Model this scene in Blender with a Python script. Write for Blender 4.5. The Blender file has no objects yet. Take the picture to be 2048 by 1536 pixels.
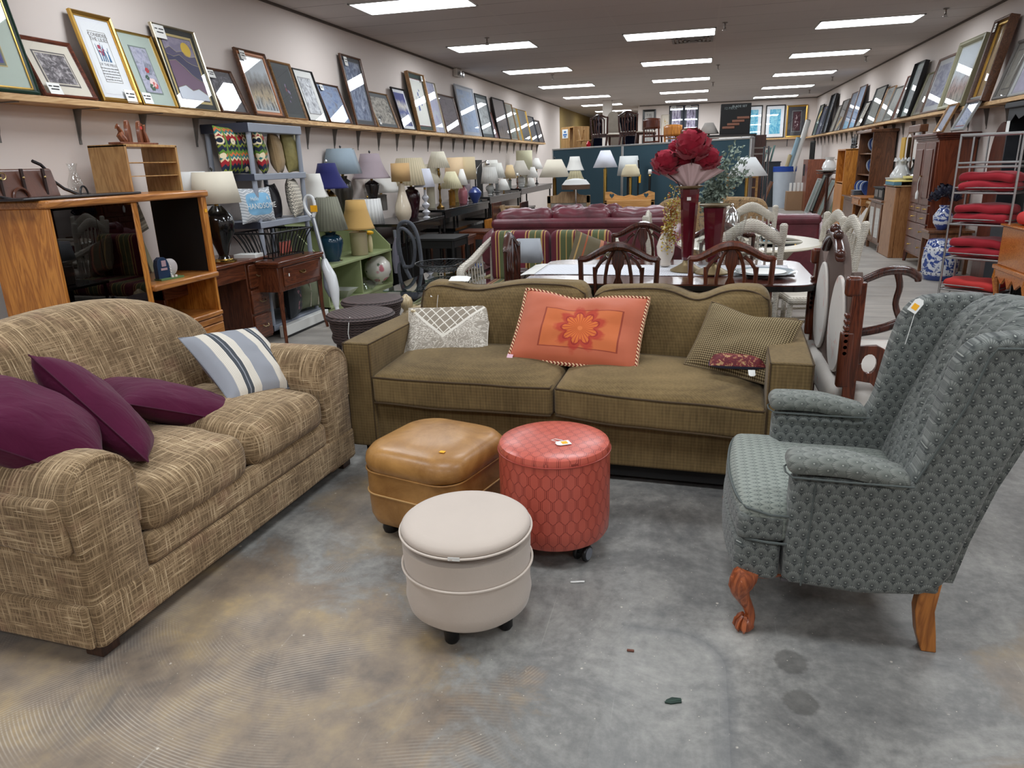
import bpy, math, random
from mathutils import Vector, Matrix, Euler, noise
sc = bpy.context.scene
C = sc.collection
PI = math.pi
sin, cos, tan, sqrt = math.sin, math.cos, math.tan, math.sqrt
# ------------------------------------------------------------------ camera
CAM_H, FPX = 1.46, 1430.0
TH, YA, RO = .2992, .2558, -.0317
_f = Vector((-sin(YA)*cos(TH), cos(YA)*cos(TH), -sin(TH)))
_r = Vector((cos(YA), sin(YA), 0)); _u = _r.cross(_f)
CR = cos(RO)*_r + sin(RO)*_u; CU = -sin(RO)*_r + cos(RO)*_u; CF = _f
cam = bpy.data.cameras.new('camera'); cam.sensor_width = 36; cam.lens = 36*FPX/2048
cam.clip_start = .05; cam.clip_end = 100
co = bpy.data.objects.new('camera', cam); C.objects.link(co)
mw = Matrix.Identity(4)
for i in range(3):
    mw[i][0] = CR[i]; mw[i][1] = CU[i]; mw[i][2] = -CF[i]
mw[2][3] = CAM_H
co.matrix_world = mw; sc.camera = co
# ------------------------------------------------------------------ world, exposure
sc.view_settings.view_transform = 'Standard'; sc.view_settings.look = 'None'
sc.view_settings.gamma = 1; sc.view_settings.exposure = 0.12
sc.view_settings.use_curve_mapping = False
wd = bpy.data.worlds.new('world'); sc.world = wd; wd.use_nodes = True
wd.node_tree.nodes['Background'].inputs[0].default_value = (.75, .85, 1, 1)
wd.node_tree.nodes['Background'].inputs[1].default_value = .3
sc.cycles.max_bounces = 8; sc.cycles.diffuse_bounces = 4; sc.cycles.glossy_bounces = 4
sc.cycles.transmission_bounces = 6; sc.cycles.transparent_max_bounces = 16
sc.cycles.use_denoising = True; sc.cycles.caustics_reflective = False; sc.cycles.caustics_refractive = False
sc.cycles.sample_clamp_indirect = 6
LIGHT = 15.0           # brightness of the ceiling troffers
ROOM = dict(xl=-4.168, xr=3.236, yb=24.0, yf=-3.6, zc=3.046)

# ------------------------------------------------------------------ pixel -> real plane (for measuring the photograph)
def _ray(x, y): return CF + CR*((x-1024)/FPX) - CU*((y-768)/FPX)
EYE = Vector((0, 0, CAM_H))
def PZ(x, y, z=0.0): d = _ray(x, y); return EYE + d*((z-CAM_H)/d.z)
def PY(x, y, Y): d = _ray(x, y); return EYE + d*(Y/d.y)
def PX(x, y, X): d = _ray(x, y); return EYE + d*(X/d.x)
def mpp(p): return (p-EYE).dot(CF)/FPX      # metres per pixel at a point

# ------------------------------------------------------------------ object helpers
def tag(o, label=None, cat=None, group=None, kind=None):
    if label: o['label'] = label
    if cat: o['category'] = cat
    if group: o['group'] = group
    if kind: o['kind'] = kind
    return o
def thing(name, label, cat, loc=(0, 0, 0), rz=0, group=None, rot=None):
    o = bpy.data.objects.new(name, None); C.objects.link(o); o.empty_display_size = .1
    o.location = loc; o.rotation_euler = rot if rot else (0, 0, rz)
    return tag(o, label, cat, group)
def copy_tree(o, parent=None, **kw):
    c = o.copy(); C.objects.link(c)
    if parent is not None: c.parent = parent
    for ch in [x for x in bpy.data.objects if x.parent == o]: copy_tree(ch, c)
    return c
def T(x=0, y=0, z=0): return Matrix.Translation((x, y, z))
def RX(a): return Matrix.Rotation(a, 4, 'X')
def RY(a): return Matrix.Rotation(a, 4, 'Y')
def RZ(a): return Matrix.Rotation(a, 4, 'Z')
def SC(x, y, z): return Matrix.Diagonal((x, y, z, 1))

class B:
    """collects geometry for one mesh"""
    def __init__(s): s.v = []; s.f = []; s.uv = []; s.M = Matrix.Identity(4)
    def add(s, vs, fs, uv=None, M=None):
        k = len(s.v); M = s.M @ M if M is not None else s.M
        s.v += [M @ Vector(p) for p in vs]
        s.f += [tuple(i+k for i in f) for f in fs]
        s.uv += uv if uv else [(0, 0)]*len(vs)
        return s
    def box(s, x0, x1, y0, y1, z0, z1, M=None):
        vs = [(x, y, z) for z in (z0, z1) for y in (y0, y1) for x in (x0, x1)]
        uv = [(float(i & 1), float((i >> 2) & 1)) for i in range(8)]
        return s.add(vs, [(0, 2, 3, 1), (4, 5, 7, 6), (0, 1, 5, 4), (2, 6, 7, 3), (0, 4, 6, 2), (1, 3, 7, 5)], uv, M)
    def cb(s, c, d, M=None):
        return s.box(c[0]-d[0]/2, c[0]+d[0]/2, c[1]-d[1]/2, c[1]+d[1]/2, c[2]-d[2]/2, c[2]+d[2]/2, M)
    def rb(s, c, d, r, n=8, fn=None, M=None):
        """box with rounded edges, gridded so that fn can bend it"""
        vs, fs, uv, idx = [], [], [], {}
        h = [d[0]/2, d[1]/2, d[2]/2]; r = min(r, min(h)*.999)
        def key(p): return (round(p[0], 5), round(p[1], 5), round(p[2], 5))
        ts = []
        k = 4 if r > .012 else 2
        for a in range(k): ts.append(('e', -1, a/k))
        for a in range(n+1): ts.append(('m', a/n*2-1, 0))
        for a in range(k-1, -1, -1): ts.append(('e', 1, a/k))
        def coord(t, hh):
            if t[0] == 'm': return t[1]*(hh-r)
            return t[1]*(hh - r + r*tan((1-t[2])*PI/4))
        for ax in range(3):
            u, w = (ax+1) % 3, (ax+2) % 3
            for sg in (-1, 1):
                grid = []
                for a in ts:
                    row = []
                    for b in ts:
                        p = [0, 0, 0]; p[ax] = sg*h[ax]; p[u] = coord(a, h[u]); p[w] = coord(b, h[w])
                        inner = [max(-(h[i]-r), min(h[i]-r, p[i])) for i in range(3)]
                        dd = Vector([p[i]-inner[i] for i in range(3)])
                        if dd.length > 1e-9: dd = dd.normalized()*r
                        q = [inner[i]+dd[i] for i in range(3)]
                        kk = key(q)
                        if kk not in idx:
                            idx[kk] = len(vs); vs.append(q); uv.append(((q[0]+h[0])/d[0], (q[2]+h[2])/d[2]))
                        row.append(idx[kk])
                    grid.append(row)
                for i in range(len(ts)-1):
                    for j in range(len(ts)-1):
                        f = [grid[i][j], grid[i+1][j], grid[i+1][j+1], grid[i][j+1]]
                        if sg < 0: f.reverse()
                        g = []
                        for q in f:
                            if q not in g: g.append(q)
                        if len(g) > 2: fs.append(tuple(g))
        if fn: vs = [fn(Vector(p), h) for p in vs]
        vs = [(p[0]+c[0], p[1]+c[1], p[2]+c[2]) for p in vs]
        return s.add(vs, fs, uv, M)
    def tube(s, pts, r, n=8, closed=False, cap=True, sm=0):
        pts = [Vector(p) for p in pts]; m = len(pts)
        rs = r if isinstance(r, (list, tuple)) else [r]*m
        if sm:                                   # Catmull-Rom resampling
            q, qr = [], []
            for i in range(m-1):
                p0, p1, p2, p3 = pts[max(0, i-1)], pts[i], pts[i+1], pts[min(m-1, i+2)]
                for k in range(sm):
                    t = k/sm; q.append(.5*(2*p1+(p2-p0)*t+(2*p0-5*p1+4*p2-p3)*t*t+(3*p1-p0-3*p2+p3)*t**3)); qr.append(rs[i]*(1-t)+rs[i+1]*t)
            pts, rs = q+[pts[-1]], qr+[rs[-1]]; m = len(pts)
        vs, fs = [], []; prev = None
        for i, p in enumerate(pts):
            if closed: t = pts[(i+1) % m]-pts[i-1]
            else: t = pts[min(i+1, m-1)]-pts[max(i-1, 0)]
            t = t.normalized() if t.length > 1e-9 else Vector((0, 0, 1))
            if prev is None:
                a = Vector((0, 0, 1)) if abs(t.z) < .9 else Vector((1, 0, 0))
                nn = (a-t*a.dot(t)).normalized()
            else:
                nn = prev-t*prev.dot(t); nn = nn.normalized() if nn.length > 1e-6 else t.orthogonal().normalized()
            prev = nn; bb = t.cross(nn)
            for k in range(n):
                a = 2*PI*k/n; vs.append(p+(nn*cos(a)+bb*sin(a))*rs[i])
        for i in range(m if closed else m-1):
            j = (i+1) % m
            for k in range(n):
                l = (k+1) % n; fs.append((i*n+k, i*n+l, j*n+l, j*n+k))
        if cap and not closed:
            fs.append(tuple(range(n-1, -1, -1))); fs.append(tuple((m-1)*n+k for k in range(n)))
        return s.add(vs, fs)
    def rod(s, a, b, r, n=8, r2=None): return s.tube([a, b], [r, r if r2 is None else r2], n)
    def lathe(s, prof, c=(0, 0, 0), n=28, M=None, sq=0, flute=0, fd=0, ell=1, cap=True):
        """prof: (radius, z). sq: superellipse squareness, flute: number of pleats, fd: pleat depth"""
        vs, fs, uv = [], [], []; m = len(prof)
        for i, (r, z) in enumerate(prof):
            for k in range(n):
                a = 2*PI*k/n + (PI/4 if sq == 4 else 0); rr = r
                if sq == 1:
                    e = (abs(cos(a))**5+abs(sin(a))**5)**(-1/5.); rr = r*e
                if flute: rr = r*(1+fd*(1 if k % 2 else -1)) if flute == 1 else r*(1+fd*cos(a*flute))
                vs.append((c[0]+rr*cos(a), c[1]+rr*sin(a)*ell, c[2]+z)); uv.append((k/n, i/max(1, m-1)))
        for i in range(m-1):
            for k in range(n):
                l = (k+1) % n; fs.append((i*n+k, i*n+l, (i+1)*n+l, (i+1)*n+k))
        if cap:
            if prof[0][0] > 1e-4: fs.append(tuple(range(n-1, -1, -1)))
            if prof[-1][0] > 1e-4: fs.append(tuple((m-1)*n+k for k in range(n)))
        return s.add(vs, fs, uv, M)
    def ball(s, c, r, n=12, sz=1):
        return s.lathe([(r*sin(PI*i/8), -r*cos(PI*i/8)*sz) for i in range(9)], c, n)
    def prism(s, poly, z0, z1, M=None):
        """polygon in xy, extruded z0..z1"""
        n = len(poly); vs = [(p[0], p[1], z0) for p in poly]+[(p[0], p[1], z1) for p in poly]
        fs = [tuple(range(n-1, -1, -1)), tuple(range(n, 2*n))]+[(i, (i+1) % n, n+(i+1) % n, n+i) for i in range(n)]
        return s.add(vs, fs, None, M)
    def grid(s, fn, nu, nv, flip=False, M=None):
        vs, fs, uv = [], [], []
        for i in range(nu+1):
            for j in range(nv+1):
                vs.append(fn(i/nu, j/nv)); uv.append((i/nu, j/nv))
        for i in range(nu):
            for j in range(nv):
                a = i*(nv+1)+j; f = (a, a+nv+1, a+nv+2, a+1); fs.append(f[::-1] if flip else f)
        return s.add(vs, fs, uv, M)
    def obj(s, name, mat, parent=None, label=None, bevel=0, smooth=True, sharp=38, solid=0, sub=0):
        me = bpy.data.meshes.new(name); me.from_pydata([tuple(p) for p in s.v], [], s.f); me.update()
        l = me.uv_layers.new(name='UVMap'); vi = [0]*len(me.loops); me.loops.foreach_get('vertex_index', vi)
        fl = []
        for i in vi: fl += s.uv[i]
        l.data.foreach_set('uv', fl)
        if smooth:
            me.polygons.foreach_set('use_smooth', [True]*len(me.polygons))
            me.set_sharp_from_angle(angle=math.radians(sharp))
        o = bpy.data.objects.new(name, me); C.objects.link(o); me.materials.append(mat)
        if solid:
            q = o.modifiers.new('s', 'SOLIDIFY'); q.thickness = solid
        if bevel:
            q = o.modifiers.new('b', 'BEVEL'); q.width = bevel; q.segments = 2; q.limit_method = 'ANGLE'; q.angle_limit = .7
        if sub:
            q = o.modifiers.new('u', 'SUBSURF'); q.levels = sub; q.render_levels = sub
        if parent is not None: o.parent = parent
        if label: o['label'] = label
        return o
def top(o, label, cat, group=None): return tag(o, label, cat, group)

# ------------------------------------------------------------------ material helpers
class N:
    def __init__(s, name):
        s.mat = bpy.data.materials.new(name); s.mat.use_nodes = True; s.t = s.mat.node_tree
        s.b = s.t.nodes['Principled BSDF']; s.out = s.t.nodes['Material Output']
    def nd(s, typ, ins=None, **pr):
        n = s.t.nodes.new(typ)
        for k, v in pr.items(): setattr(n, k, v)
        for k, v in (ins or {}).items(): s.set(n.inputs[k], v)
        return n
    def set(s, i, v):
        if isinstance(v, bpy.types.NodeSocket): s.t.links.new(v, i)
        elif isinstance(v, (tuple, list)) and len(v) == 3 and i.type == 'RGBA': i.default_value = (*v, 1)
        else: i.default_value = v
    def m(s, op, a, b=0., c=0., clamp=False):
        n = s.nd('ShaderNodeMath', operation=op, use_clamp=clamp); s.set(n.inputs[0], a); s.set(n.inputs[1], b); s.set(n.inputs[2], c)
        return n.outputs[0]
    def mix(s, f, a, b, mode='MIX'):
        n = s.nd('ShaderNodeMix', data_type='RGBA', blend_type=mode); s.set(n.inputs[0], f); s.set(n.inputs[6], a); s.set(n.inputs[7], b)
        return n.outputs[2]
    def co(s, kind='Object'): return s.nd('ShaderNodeTexCoord').outputs[kind]
    def mp(s, v, sc=(1, 1, 1), rot=(0, 0, 0), loc=(0, 0, 0)):
        if not isinstance(sc, tuple): sc = (sc, sc, sc)
        n = s.nd('ShaderNodeMapping'); s.t.links.new(v, n.inputs[0]); n.inputs[1].default_value = loc
        n.inputs[2].default_value = rot; n.inputs[3].default_value = sc; return n.outputs[0]
    def sep(s, v): n = s.nd('ShaderNodeSeparateXYZ'); s.t.links.new(v, n.inputs[0]); return n.outputs[0], n.outputs[1], n.outputs[2]
    def comb(s, x, y, z=0.): n = s.nd('ShaderNodeCombineXYZ'); s.set(n.inputs[0], x); s.set(n.inputs[1], y); s.set(n.inputs[2], z); return n.outputs[0]
    def noise(s, v, scale=5, det=3, rough=.5, dist=0):
        n = s.nd('ShaderNodeTexNoise'); s.t.links.new(v, n.inputs['Vector']); n.inputs['Scale'].default_value = scale
        n.inputs['Detail'].default_value = det; n.inputs['Roughness'].default_value = rough; n.inputs['Distortion'].default_value = dist
        return n.outputs['Fac']
    def vor(s, v, scale=5, feat='F1', rnd=1, out='Distance', dim='3D'):
        n = s.nd('ShaderNodeTexVoronoi', feature=feat, voronoi_dimensions=dim); s.t.links.new(v, n.inputs['Vector']); n.inputs['Scale'].default_value = scale
        n.inputs['Randomness'].default_value = rnd; return n.outputs[out]
    def wave(s, v, scale=5, dist=0, det=2, typ='BANDS', d='X', dsc=1):
        n = s.nd('ShaderNodeTexWave', wave_type=typ)
        if typ == 'BANDS': n.bands_direction = d
        else: n.rings_direction = d
        s.t.links.new(v, n.inputs['Vector']); n.inputs['Scale'].default_value = scale
        n.inputs['Distortion'].default_value = dist; n.inputs['Detail'].default_value = det; n.inputs['Detail Scale'].default_value = dsc
        return n.outputs['Fac']
    def ramp(s, f, stops, interp='LINEAR'):
        n = s.nd('ShaderNodeValToRGB'); s.set(n.inputs[0], f); r = n.color_ramp; r.interpolation = interp
        while len(r.elements) < len(stops): r.elements.new(.5)
        for e, (p, c) in zip(r.elements, stops):
            e.position = p; e.color = (c, c, c, 1) if not isinstance(c, (tuple, list)) else (*c, 1)
        return n.outputs[0]
    def bump(s, h, strength=.3, dist=.01, nrm=None):
        n = s.nd('ShaderNodeBump'); n.inputs['Strength'].default_value = strength; n.inputs['Distance'].default_value = dist
        s.t.links.new(h, n.inputs['Height'])
        if nrm is not None: s.t.links.new(nrm, n.inputs['Normal'])
        s.t.links.new(n.outputs[0], s.b.inputs['Normal']); return n.outputs[0]
    def done(s, col, rough=.5, metal=0., spec=.5, coat=0., sheen=0., trans=0., ior=1.45, alpha=None, coatr=.03, emit=None, es=0):
        i = s.b.inputs
        s.set(i['Base Color'], col); s.set(i['Roughness'], rough); i['Metallic'].default_value = metal
        i['Specular IOR Level'].default_value = spec; i['Coat Weight'].default_value = coat; i['Coat Roughness'].default_value = coatr
        i['Sheen Weight'].default_value = sheen; i['Transmission Weight'].default_value = trans; i['IOR'].default_value = ior
        if emit: s.set(i['Emission Color'], emit); i['Emission Strength'].default_value = es
        return s.mat
def srgb(r, g=None, b=None):
    if g is None: g = b = r
    return tuple(((c/255.)/12.92 if c <= 10 else ((c/255.+.055)/1.055)**2.4) for c in (r, g, b))
_mc = {}
def plain(name, col, rough=.5, metal=0., coat=0., var=.08, vs=8, bump=0, bs=60, spec=.5, sheen=0):
    """one colour with a faint procedural variation"""
    k = ('p', name)
    if k in _mc: return _mc[k]
    n = N(name); v = n.co(); f = n.noise(v, vs, 3)
    c = n.mix(f, tuple(x*(1-var) for x in col), tuple(min(1, x*(1+var)) for x in col))
    if bump: n.bump(n.noise(v, bs, 2), bump, .003)
    _mc[k] = n.done(c, rough, metal, spec, coat, sheen); return _mc[k]
def wood(name, c1, c2, rough=.35, scale=1., axis='Z', coat=.3, ring=9, knots=0):
    k = ('w', name)
    if k in _mc: return _mc[k]
    n = N(name); v = n.co()
    st = {'X': (.12, 1, 1), 'Y': (1, .12, 1), 'Z': (1, 1, .12)}[axis]
    vv = n.mp(v, tuple(x*scale*ring for x in st))
    w = n.noise(vv, 1.2, 4, .55, 1.6)
    w2 = n.m('FRACT', n.m('MULTIPLY', w, 7.))
    w3 = n.m('ABSOLUTE', n.m('SUBTRACT', w2, .5))
    g = n.noise(n.mp(v, tuple(x*scale*90 for x in st)), 1, 2)
    f = n.m('ADD', n.m('MULTIPLY', w3, 1.3), n.m('MULTIPLY', g, .45), clamp=True)
    c = n.ramp(f, [(.1, c1), (.85, c2)])
    if knots:
        d = n.vor(n.mp(v, tuple(x*scale*8 for x in (1, 1, .45))), 1)
        c = n.mix(n.ramp(d, [(.06, 1.), (.12, 0.)]), c, tuple(x*.35 for x in c1))
    n.bump(g, .08, .002)
    _mc[k] = n.done(c, rough, 0, .5, coat, coatr=.15); return _mc[k]
def metal(name, col, rough=.3): return plain(name, col, rough, 1., var=.05)
def glass_mat(name='clear_glass', tint=(1, 1, 1), rough=0.0, extra=0.0):
    k = ('g', name)
    if k in _mc: return _mc[k]
    n = N(name); n.t.nodes.remove(n.b)
    ge = n.nd('ShaderNodeNewGeometry'); dt = n.nd('ShaderNodeVectorMath', {0: ge.outputs['Normal'], 1: ge.outputs['Incoming']}, operation='DOT_PRODUCT').outputs['Value']
    fr = n.m('ADD', .045, n.m('MULTIPLY', n.m('POWER', n.m('SUBTRACT', 1., n.m('ABSOLUTE', dt), clamp=True), 5.), .95))
    tr = n.nd('ShaderNodeBsdfTransparent'); n.set(tr.inputs[0], tint)
    gl = n.nd('ShaderNodeBsdfGlossy'); gl.inputs['Roughness'].default_value = rough
    mx = n.nd('ShaderNodeMixShader'); f = n.m('ADD', fr, extra, clamp=True)
    n.t.links.new(f, mx.inputs[0]); n.t.links.new(tr.outputs[0], mx.inputs[1]); n.t.links.new(gl.outputs[0], mx.inputs[2])
    n.t.links.new(mx.outputs[0], n.out.inputs[0]); _mc[k] = n.mat; return n.mat
# ================================================================== THE ROOM
XL, XR, YB, YF, ZC = ROOM['xl'], ROOM['xr'], ROOM['yb'], ROOM['yf'], ROOM['zc']
def m_wall(name, col):
    n = N(name); v = n.co(); f = n.noise(v, 1.3, 4)
    c = n.mix(f, tuple(x*.95 for x in col), col)
    n.bump(n.noise(v, 120, 2), .05, .002); return n.done(c, .75, spec=.25)
WALL = m_wall('wall_paint', srgb(224, 213, 206))
GOLD = m_wall('ochre_wall_paint', srgb(140, 118, 72))
NAVY = m_wall('navy_wall_paint', srgb(26, 36, 66))
def m_floor():
    n = N('worn_concrete'); v = n.co(); x, y, z = n.sep(v)
    big = n.noise(v, .8, 5, .6); mid = n.noise(n.mp(v, 1, loc=(5, 2, 0)), 2.6, 8, .68, .6); fine = n.noise(v, 26, 4, .7)
    grey = n.ramp(n.m('ADD', n.m('MULTIPLY', mid, .75), n.m('MULTIPLY', fine, .3)), [(.32, srgb(82, 82, 82)), (.5, srgb(122, 121, 118)), (.72, srgb(168, 166, 160))])
    # old glue and thinset: tan patches front left and front right
    def blob(cx, cy, rx, ry, soft=.5):
        d = n.m('SQRT', n.m('ADD', n.m('POWER', n.m('DIVIDE', n.m('SUBTRACT', x, cx), rx), 2.), n.m('POWER', n.m('DIVIDE', n.m('SUBTRACT', y, cy), ry), 2.)))
        d = n.m('ADD', d, n.m('MULTIPLY', n.m('SUBTRACT', mid, .5), 1.6))
        return n.ramp(d, [(.75, 1.), (1.-.15*soft*0+.12, 0.)])
    b1 = blob(-1.55, 1.35, 1.15, .95); b2 = blob(.98, 1.45, .36, .35); b3 = blob(-1.15, 2.7, .5, .5); b4 = blob(1.15, 2.0, .3, .35)
    tan = n.m('MAXIMUM', n.m('MAXIMUM', b1, b2), n.m('MAXIMUM', n.m('MULTIPLY', b3, .6), n.m('MULTIPLY', b4, .6)))
    tanc = n.ramp(n.noise(v, 3.5, 6, .65), [(.36, srgb(112, 100, 90)), (.5, srgb(144, 127, 108)), (.6, srgb(164, 144, 114)), (.7, srgb(190, 162, 116))])
    c = n.mix(n.m('MULTIPLY', tan, .85), grey, tanc)
    # notched-trowel arcs
    def arcs(cx, cy, sc):
        r = n.m('SQRT', n.m('ADD', n.m('POWER', n.m('SUBTRACT', x, cx), 2.), n.m('POWER', n.m('SUBTRACT', y, cy), 2.)))
        r = n.m('ADD', r, n.m('MULTIPLY', n.noise(v, .9, 1), .12))
        return n.m('MULTIPLY', n.m('ADD', n.m('SINE', n.m('MULTIPLY', r, sc)), 1.), .5)
    a1 = arcs(-1.15, 2.15, 620.); a2 = arcs(-.3, .2, 560.)
    sel = n.ramp(n.noise(n.mp(v, 1, loc=(3, 1, 0)), 1.6, 2), [(.47, 0.), (.53, 1.)])
    am = n.ramp(n.noise(n.mp(v, 1, loc=(9, 4, 0)), 2.4, 5), [(.46, 0.), (.62, 1.)])
    ar = n.mix(sel, a1, a2); st = n.m('MULTIPLY', n.m('MULTIPLY', n.m('POWER', ar, 3.), am), n.m('MULTIPLY', b1, .5))
    c = n.mix(st, c, srgb(206, 197, 184))
    # darker worn runs, footprints, white flecks, scratches
    dk = n.ramp(n.noise(n.mp(v, (1.2, .5, 1), loc=(2, 7, 0)), 2.2, 6, .6, 1.2), [(.56, 0.), (.72, 1.)])
    c = n.mix(n.m('MULTIPLY', dk, .6), c, srgb(86, 88, 90))
    def spot(cx, cy, r, ry, amt, col, c):
        d = n.m('SQRT', n.m('ADD', n.m('POWER', n.m('DIVIDE', n.m('SUBTRACT', x, cx), r), 2.), n.m('POWER', n.m('DIVIDE', n.m('SUBTRACT', y, cy), ry), 2.)))
        return n.mix(n.m('MULTIPLY', n.ramp(n.m('ADD', d, n.m('MULTIPLY', n.m('SUBTRACT', fine, .5), .5)), [(.8, 1.), (1., 0.)]), amt), c, col)
    for px, py, rx, ry in ((1581, 1323, .052, .06), (1602, 1405, .052, .055)):
        p = PZ(px, py); c = spot(p.x, p.y, rx, ry, .5, srgb(74, 72, 68), c)
    fl = n.vor(n.mp(v, 1), 7, rnd=1); c = n.mix(n.ramp(n.m('ADD', fl, n.m('MULTIPLY', fine, .12)), [(.075, .8), (.1, 0.)]), c, srgb(222, 214, 200))
    sp = n.vor(n.mp(v, 1, loc=(1, 1, 0)), 30); c = n.mix(n.ramp(sp, [(.04, .8), (.06, 0.)]), c, srgb(215, 205, 190))
    wp = n.ramp(n.noise(n.mp(v, 1, loc=(-3, 8, 0)), 3.1, 9, .8), [(.66, 0.), (.7, 1.)]); c = n.mix(n.m('MULTIPLY', wp, .5), c, srgb(205, 197, 186))
    s1 = n.noise(n.mp(v, (60, 1.5, 1), rot=(0, 0, .5)), 1, 2); s2 = n.noise(n.mp(v, (55, 1.2, 1), rot=(0, 0, -.9)), 1, 2)
    c = n.mix(n.ramp(n.m('MAXIMUM', s1, s2), [(.74, 0.), (.8, .35)]), c, srgb(190, 186, 178))
    # grey slab edge where a board lay
    gx, gy, rr = PZ(1462, 1450).x, PZ(1330, 1262).y, .16
    qx = n.m('MAXIMUM', n.m('SUBTRACT', n.m('ADD', x, n.m('MULTIPLY', mid, .012)), gx-rr), 0.); qy = n.m('MAXIMUM', n.m('SUBTRACT', y, gy-rr), 0.)
    sd = n.m('SUBTRACT', n.m('SQRT', n.m('ADD', n.m('MULTIPLY', qx, qx), n.m('MULTIPLY', qy, qy))), rr)
    gate = n.m('GREATER_THAN', x, n.m('ADD', -.35, n.m('MULTIPLY', mid, .3)))
    c = n.mix(n.m('MULTIPLY', gate, n.ramp(n.m('ABSOLUTE', sd), [(.003, .38), (.035, 0.)])), c, srgb(72, 76, 82))
    c = n.mix(n.m('MULTIPLY', n.m('MULTIPLY', gate, n.m('LESS_THAN', sd, 0.)), .10), c, srgb(176, 176, 172))
    # the far shop floor is paler and streaked across
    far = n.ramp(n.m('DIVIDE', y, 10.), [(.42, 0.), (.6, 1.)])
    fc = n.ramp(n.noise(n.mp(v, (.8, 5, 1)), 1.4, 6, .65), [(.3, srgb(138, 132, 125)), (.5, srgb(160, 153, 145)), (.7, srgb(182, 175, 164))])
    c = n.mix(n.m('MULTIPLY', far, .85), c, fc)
    n.bump(n.m('ADD', n.m('MULTIPLY', st, .6), n.m('MULTIPLY', fine, .4)), .25, .002)
    ro = n.ramp(mid, [(.3, .36), (.7, .58)])
    return n.done(c, ro, spec=.45)
def m_ceiling():
    n = N('ceiling_tile'); v = n.co(); x, y, z = n.sep(v)
    def line(t, off, step, w):
        f = n.m('FRACT', n.m('DIVIDE', n.m('SUBTRACT', t, off), step))
        return n.m('GREATER_THAN', n.m('ABSOLUTE', n.m('SUBTRACT', f, .5)), .5-w/step)
    c = n.mix(n.noise(v, .7, 4), srgb(190, 182, 178), srgb(206, 198, 194))
    ty = n.m('FLOOR', n.m('DIVIDE', n.m('SUBTRACT', y, 7.36), .60342))
    rnd = n.nd('ShaderNodeTexWhiteNoise'); n.t.links.new(n.comb(ty, n.m('FLOOR', n.m('DIVIDE', n.m('SUBTRACT', x, -3.515), 1.22))), rnd.inputs[0])
    c = n.mix(n.m('MULTIPLY', rnd.outputs[0], .12), c, srgb(176, 164, 158))
    ly = line(y, 7.36, .60342, .006); lx = line(x, -3.525, 1.2195, .012)
    lm = n.m('MULTIPLY', ly, n.ramp(n.noise(n.mp(v, 1, loc=(4, 0, 0)), .9, 3), [(.42, .15), (.6, .75)]))
    c = n.mix(lm, c, srgb(88, 80, 76)); c = n.mix(n.m('MULTIPLY', lx, .5), c, srgb(200, 192, 186))
    n.bump(n.noise(v, 90, 2), .06, .002)
    return n.done(c, .9, spec=.1)
def struct(name, b, mat, **k):
    o = b.obj(name, mat, **k); o['kind'] = 'structure'; return o
b = B(); b.box(XL-.6, XR+.3, YF-.2, 32, -.1, 0); struct('floor', b, m_floor(), smooth=False)
b = B(); b.box(XL-.3, XR+.3, YF-.2, 32, ZC, ZC+.1); struct('ceiling', b, m_ceiling(), smooth=False)
b = B(); b.box(XL-.2, XL, YF, 22.6, 0, ZC); struct('wall_left', b, WALL, smooth=False)
b = B(); b.box(XL-.2, XL, 22.6, 30, 0, ZC); struct('wall_left_ochre', b, GOLD, smooth=False)
b = B(); b.box(XR, XR+.2, YF, YB+.2, 0, ZC); struct('wall_right', b, WALL, smooth=False)
b = B(); b.box(-1.95, XR+.2, YB, YB+.2, 0, ZC); struct('wall_back', b, WALL, smooth=False)
b = B(); b.box(XL-.2, -1.9, 30, 30.2, 0, ZC); struct('wall_back_navy', b, NAVY, smooth=False)
b = B(); b.box(-1.95, -1.75, YB+.2, 30.2, 0, ZC); struct('wall_recess', b, WALL, smooth=False)
b = B(); b.box(XL-.2, XR+.2, YF-.2, YF, 0, ZC); struct('wall_front', b, WALL, smooth=False)
DARKGAP = plain('dark_gap', srgb(92, 84, 78), .9)
b = B(); b.box(XL, XL+.02, YF, 22.6, ZC-.022, ZC); struct('trim_1', b, DARKGAP)
b = B(); b.box(XR-.02, XR, YF, YB, ZC-.022, ZC); struct('trim_2', b, DARKGAP)
b = B(); b.box(-1.9, XR, YB-.02, YB, ZC-.02, ZC); struct('trim_3', b, DARKGAP)
# white post before the back wall
WHITEP = plain('white_paint', srgb(216, 210, 202), .6)
p = PX(1212, 201, -2.62) if False else Vector((-2.60, 21.3, 0))
b = B(); b.box(-2.70, -2.45, 21.2, 21.45, 0, ZC)
tag(b.obj('post', WHITEP, bevel=.01), 'white square post standing before the navy wall', 'post', kind='structure')
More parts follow.
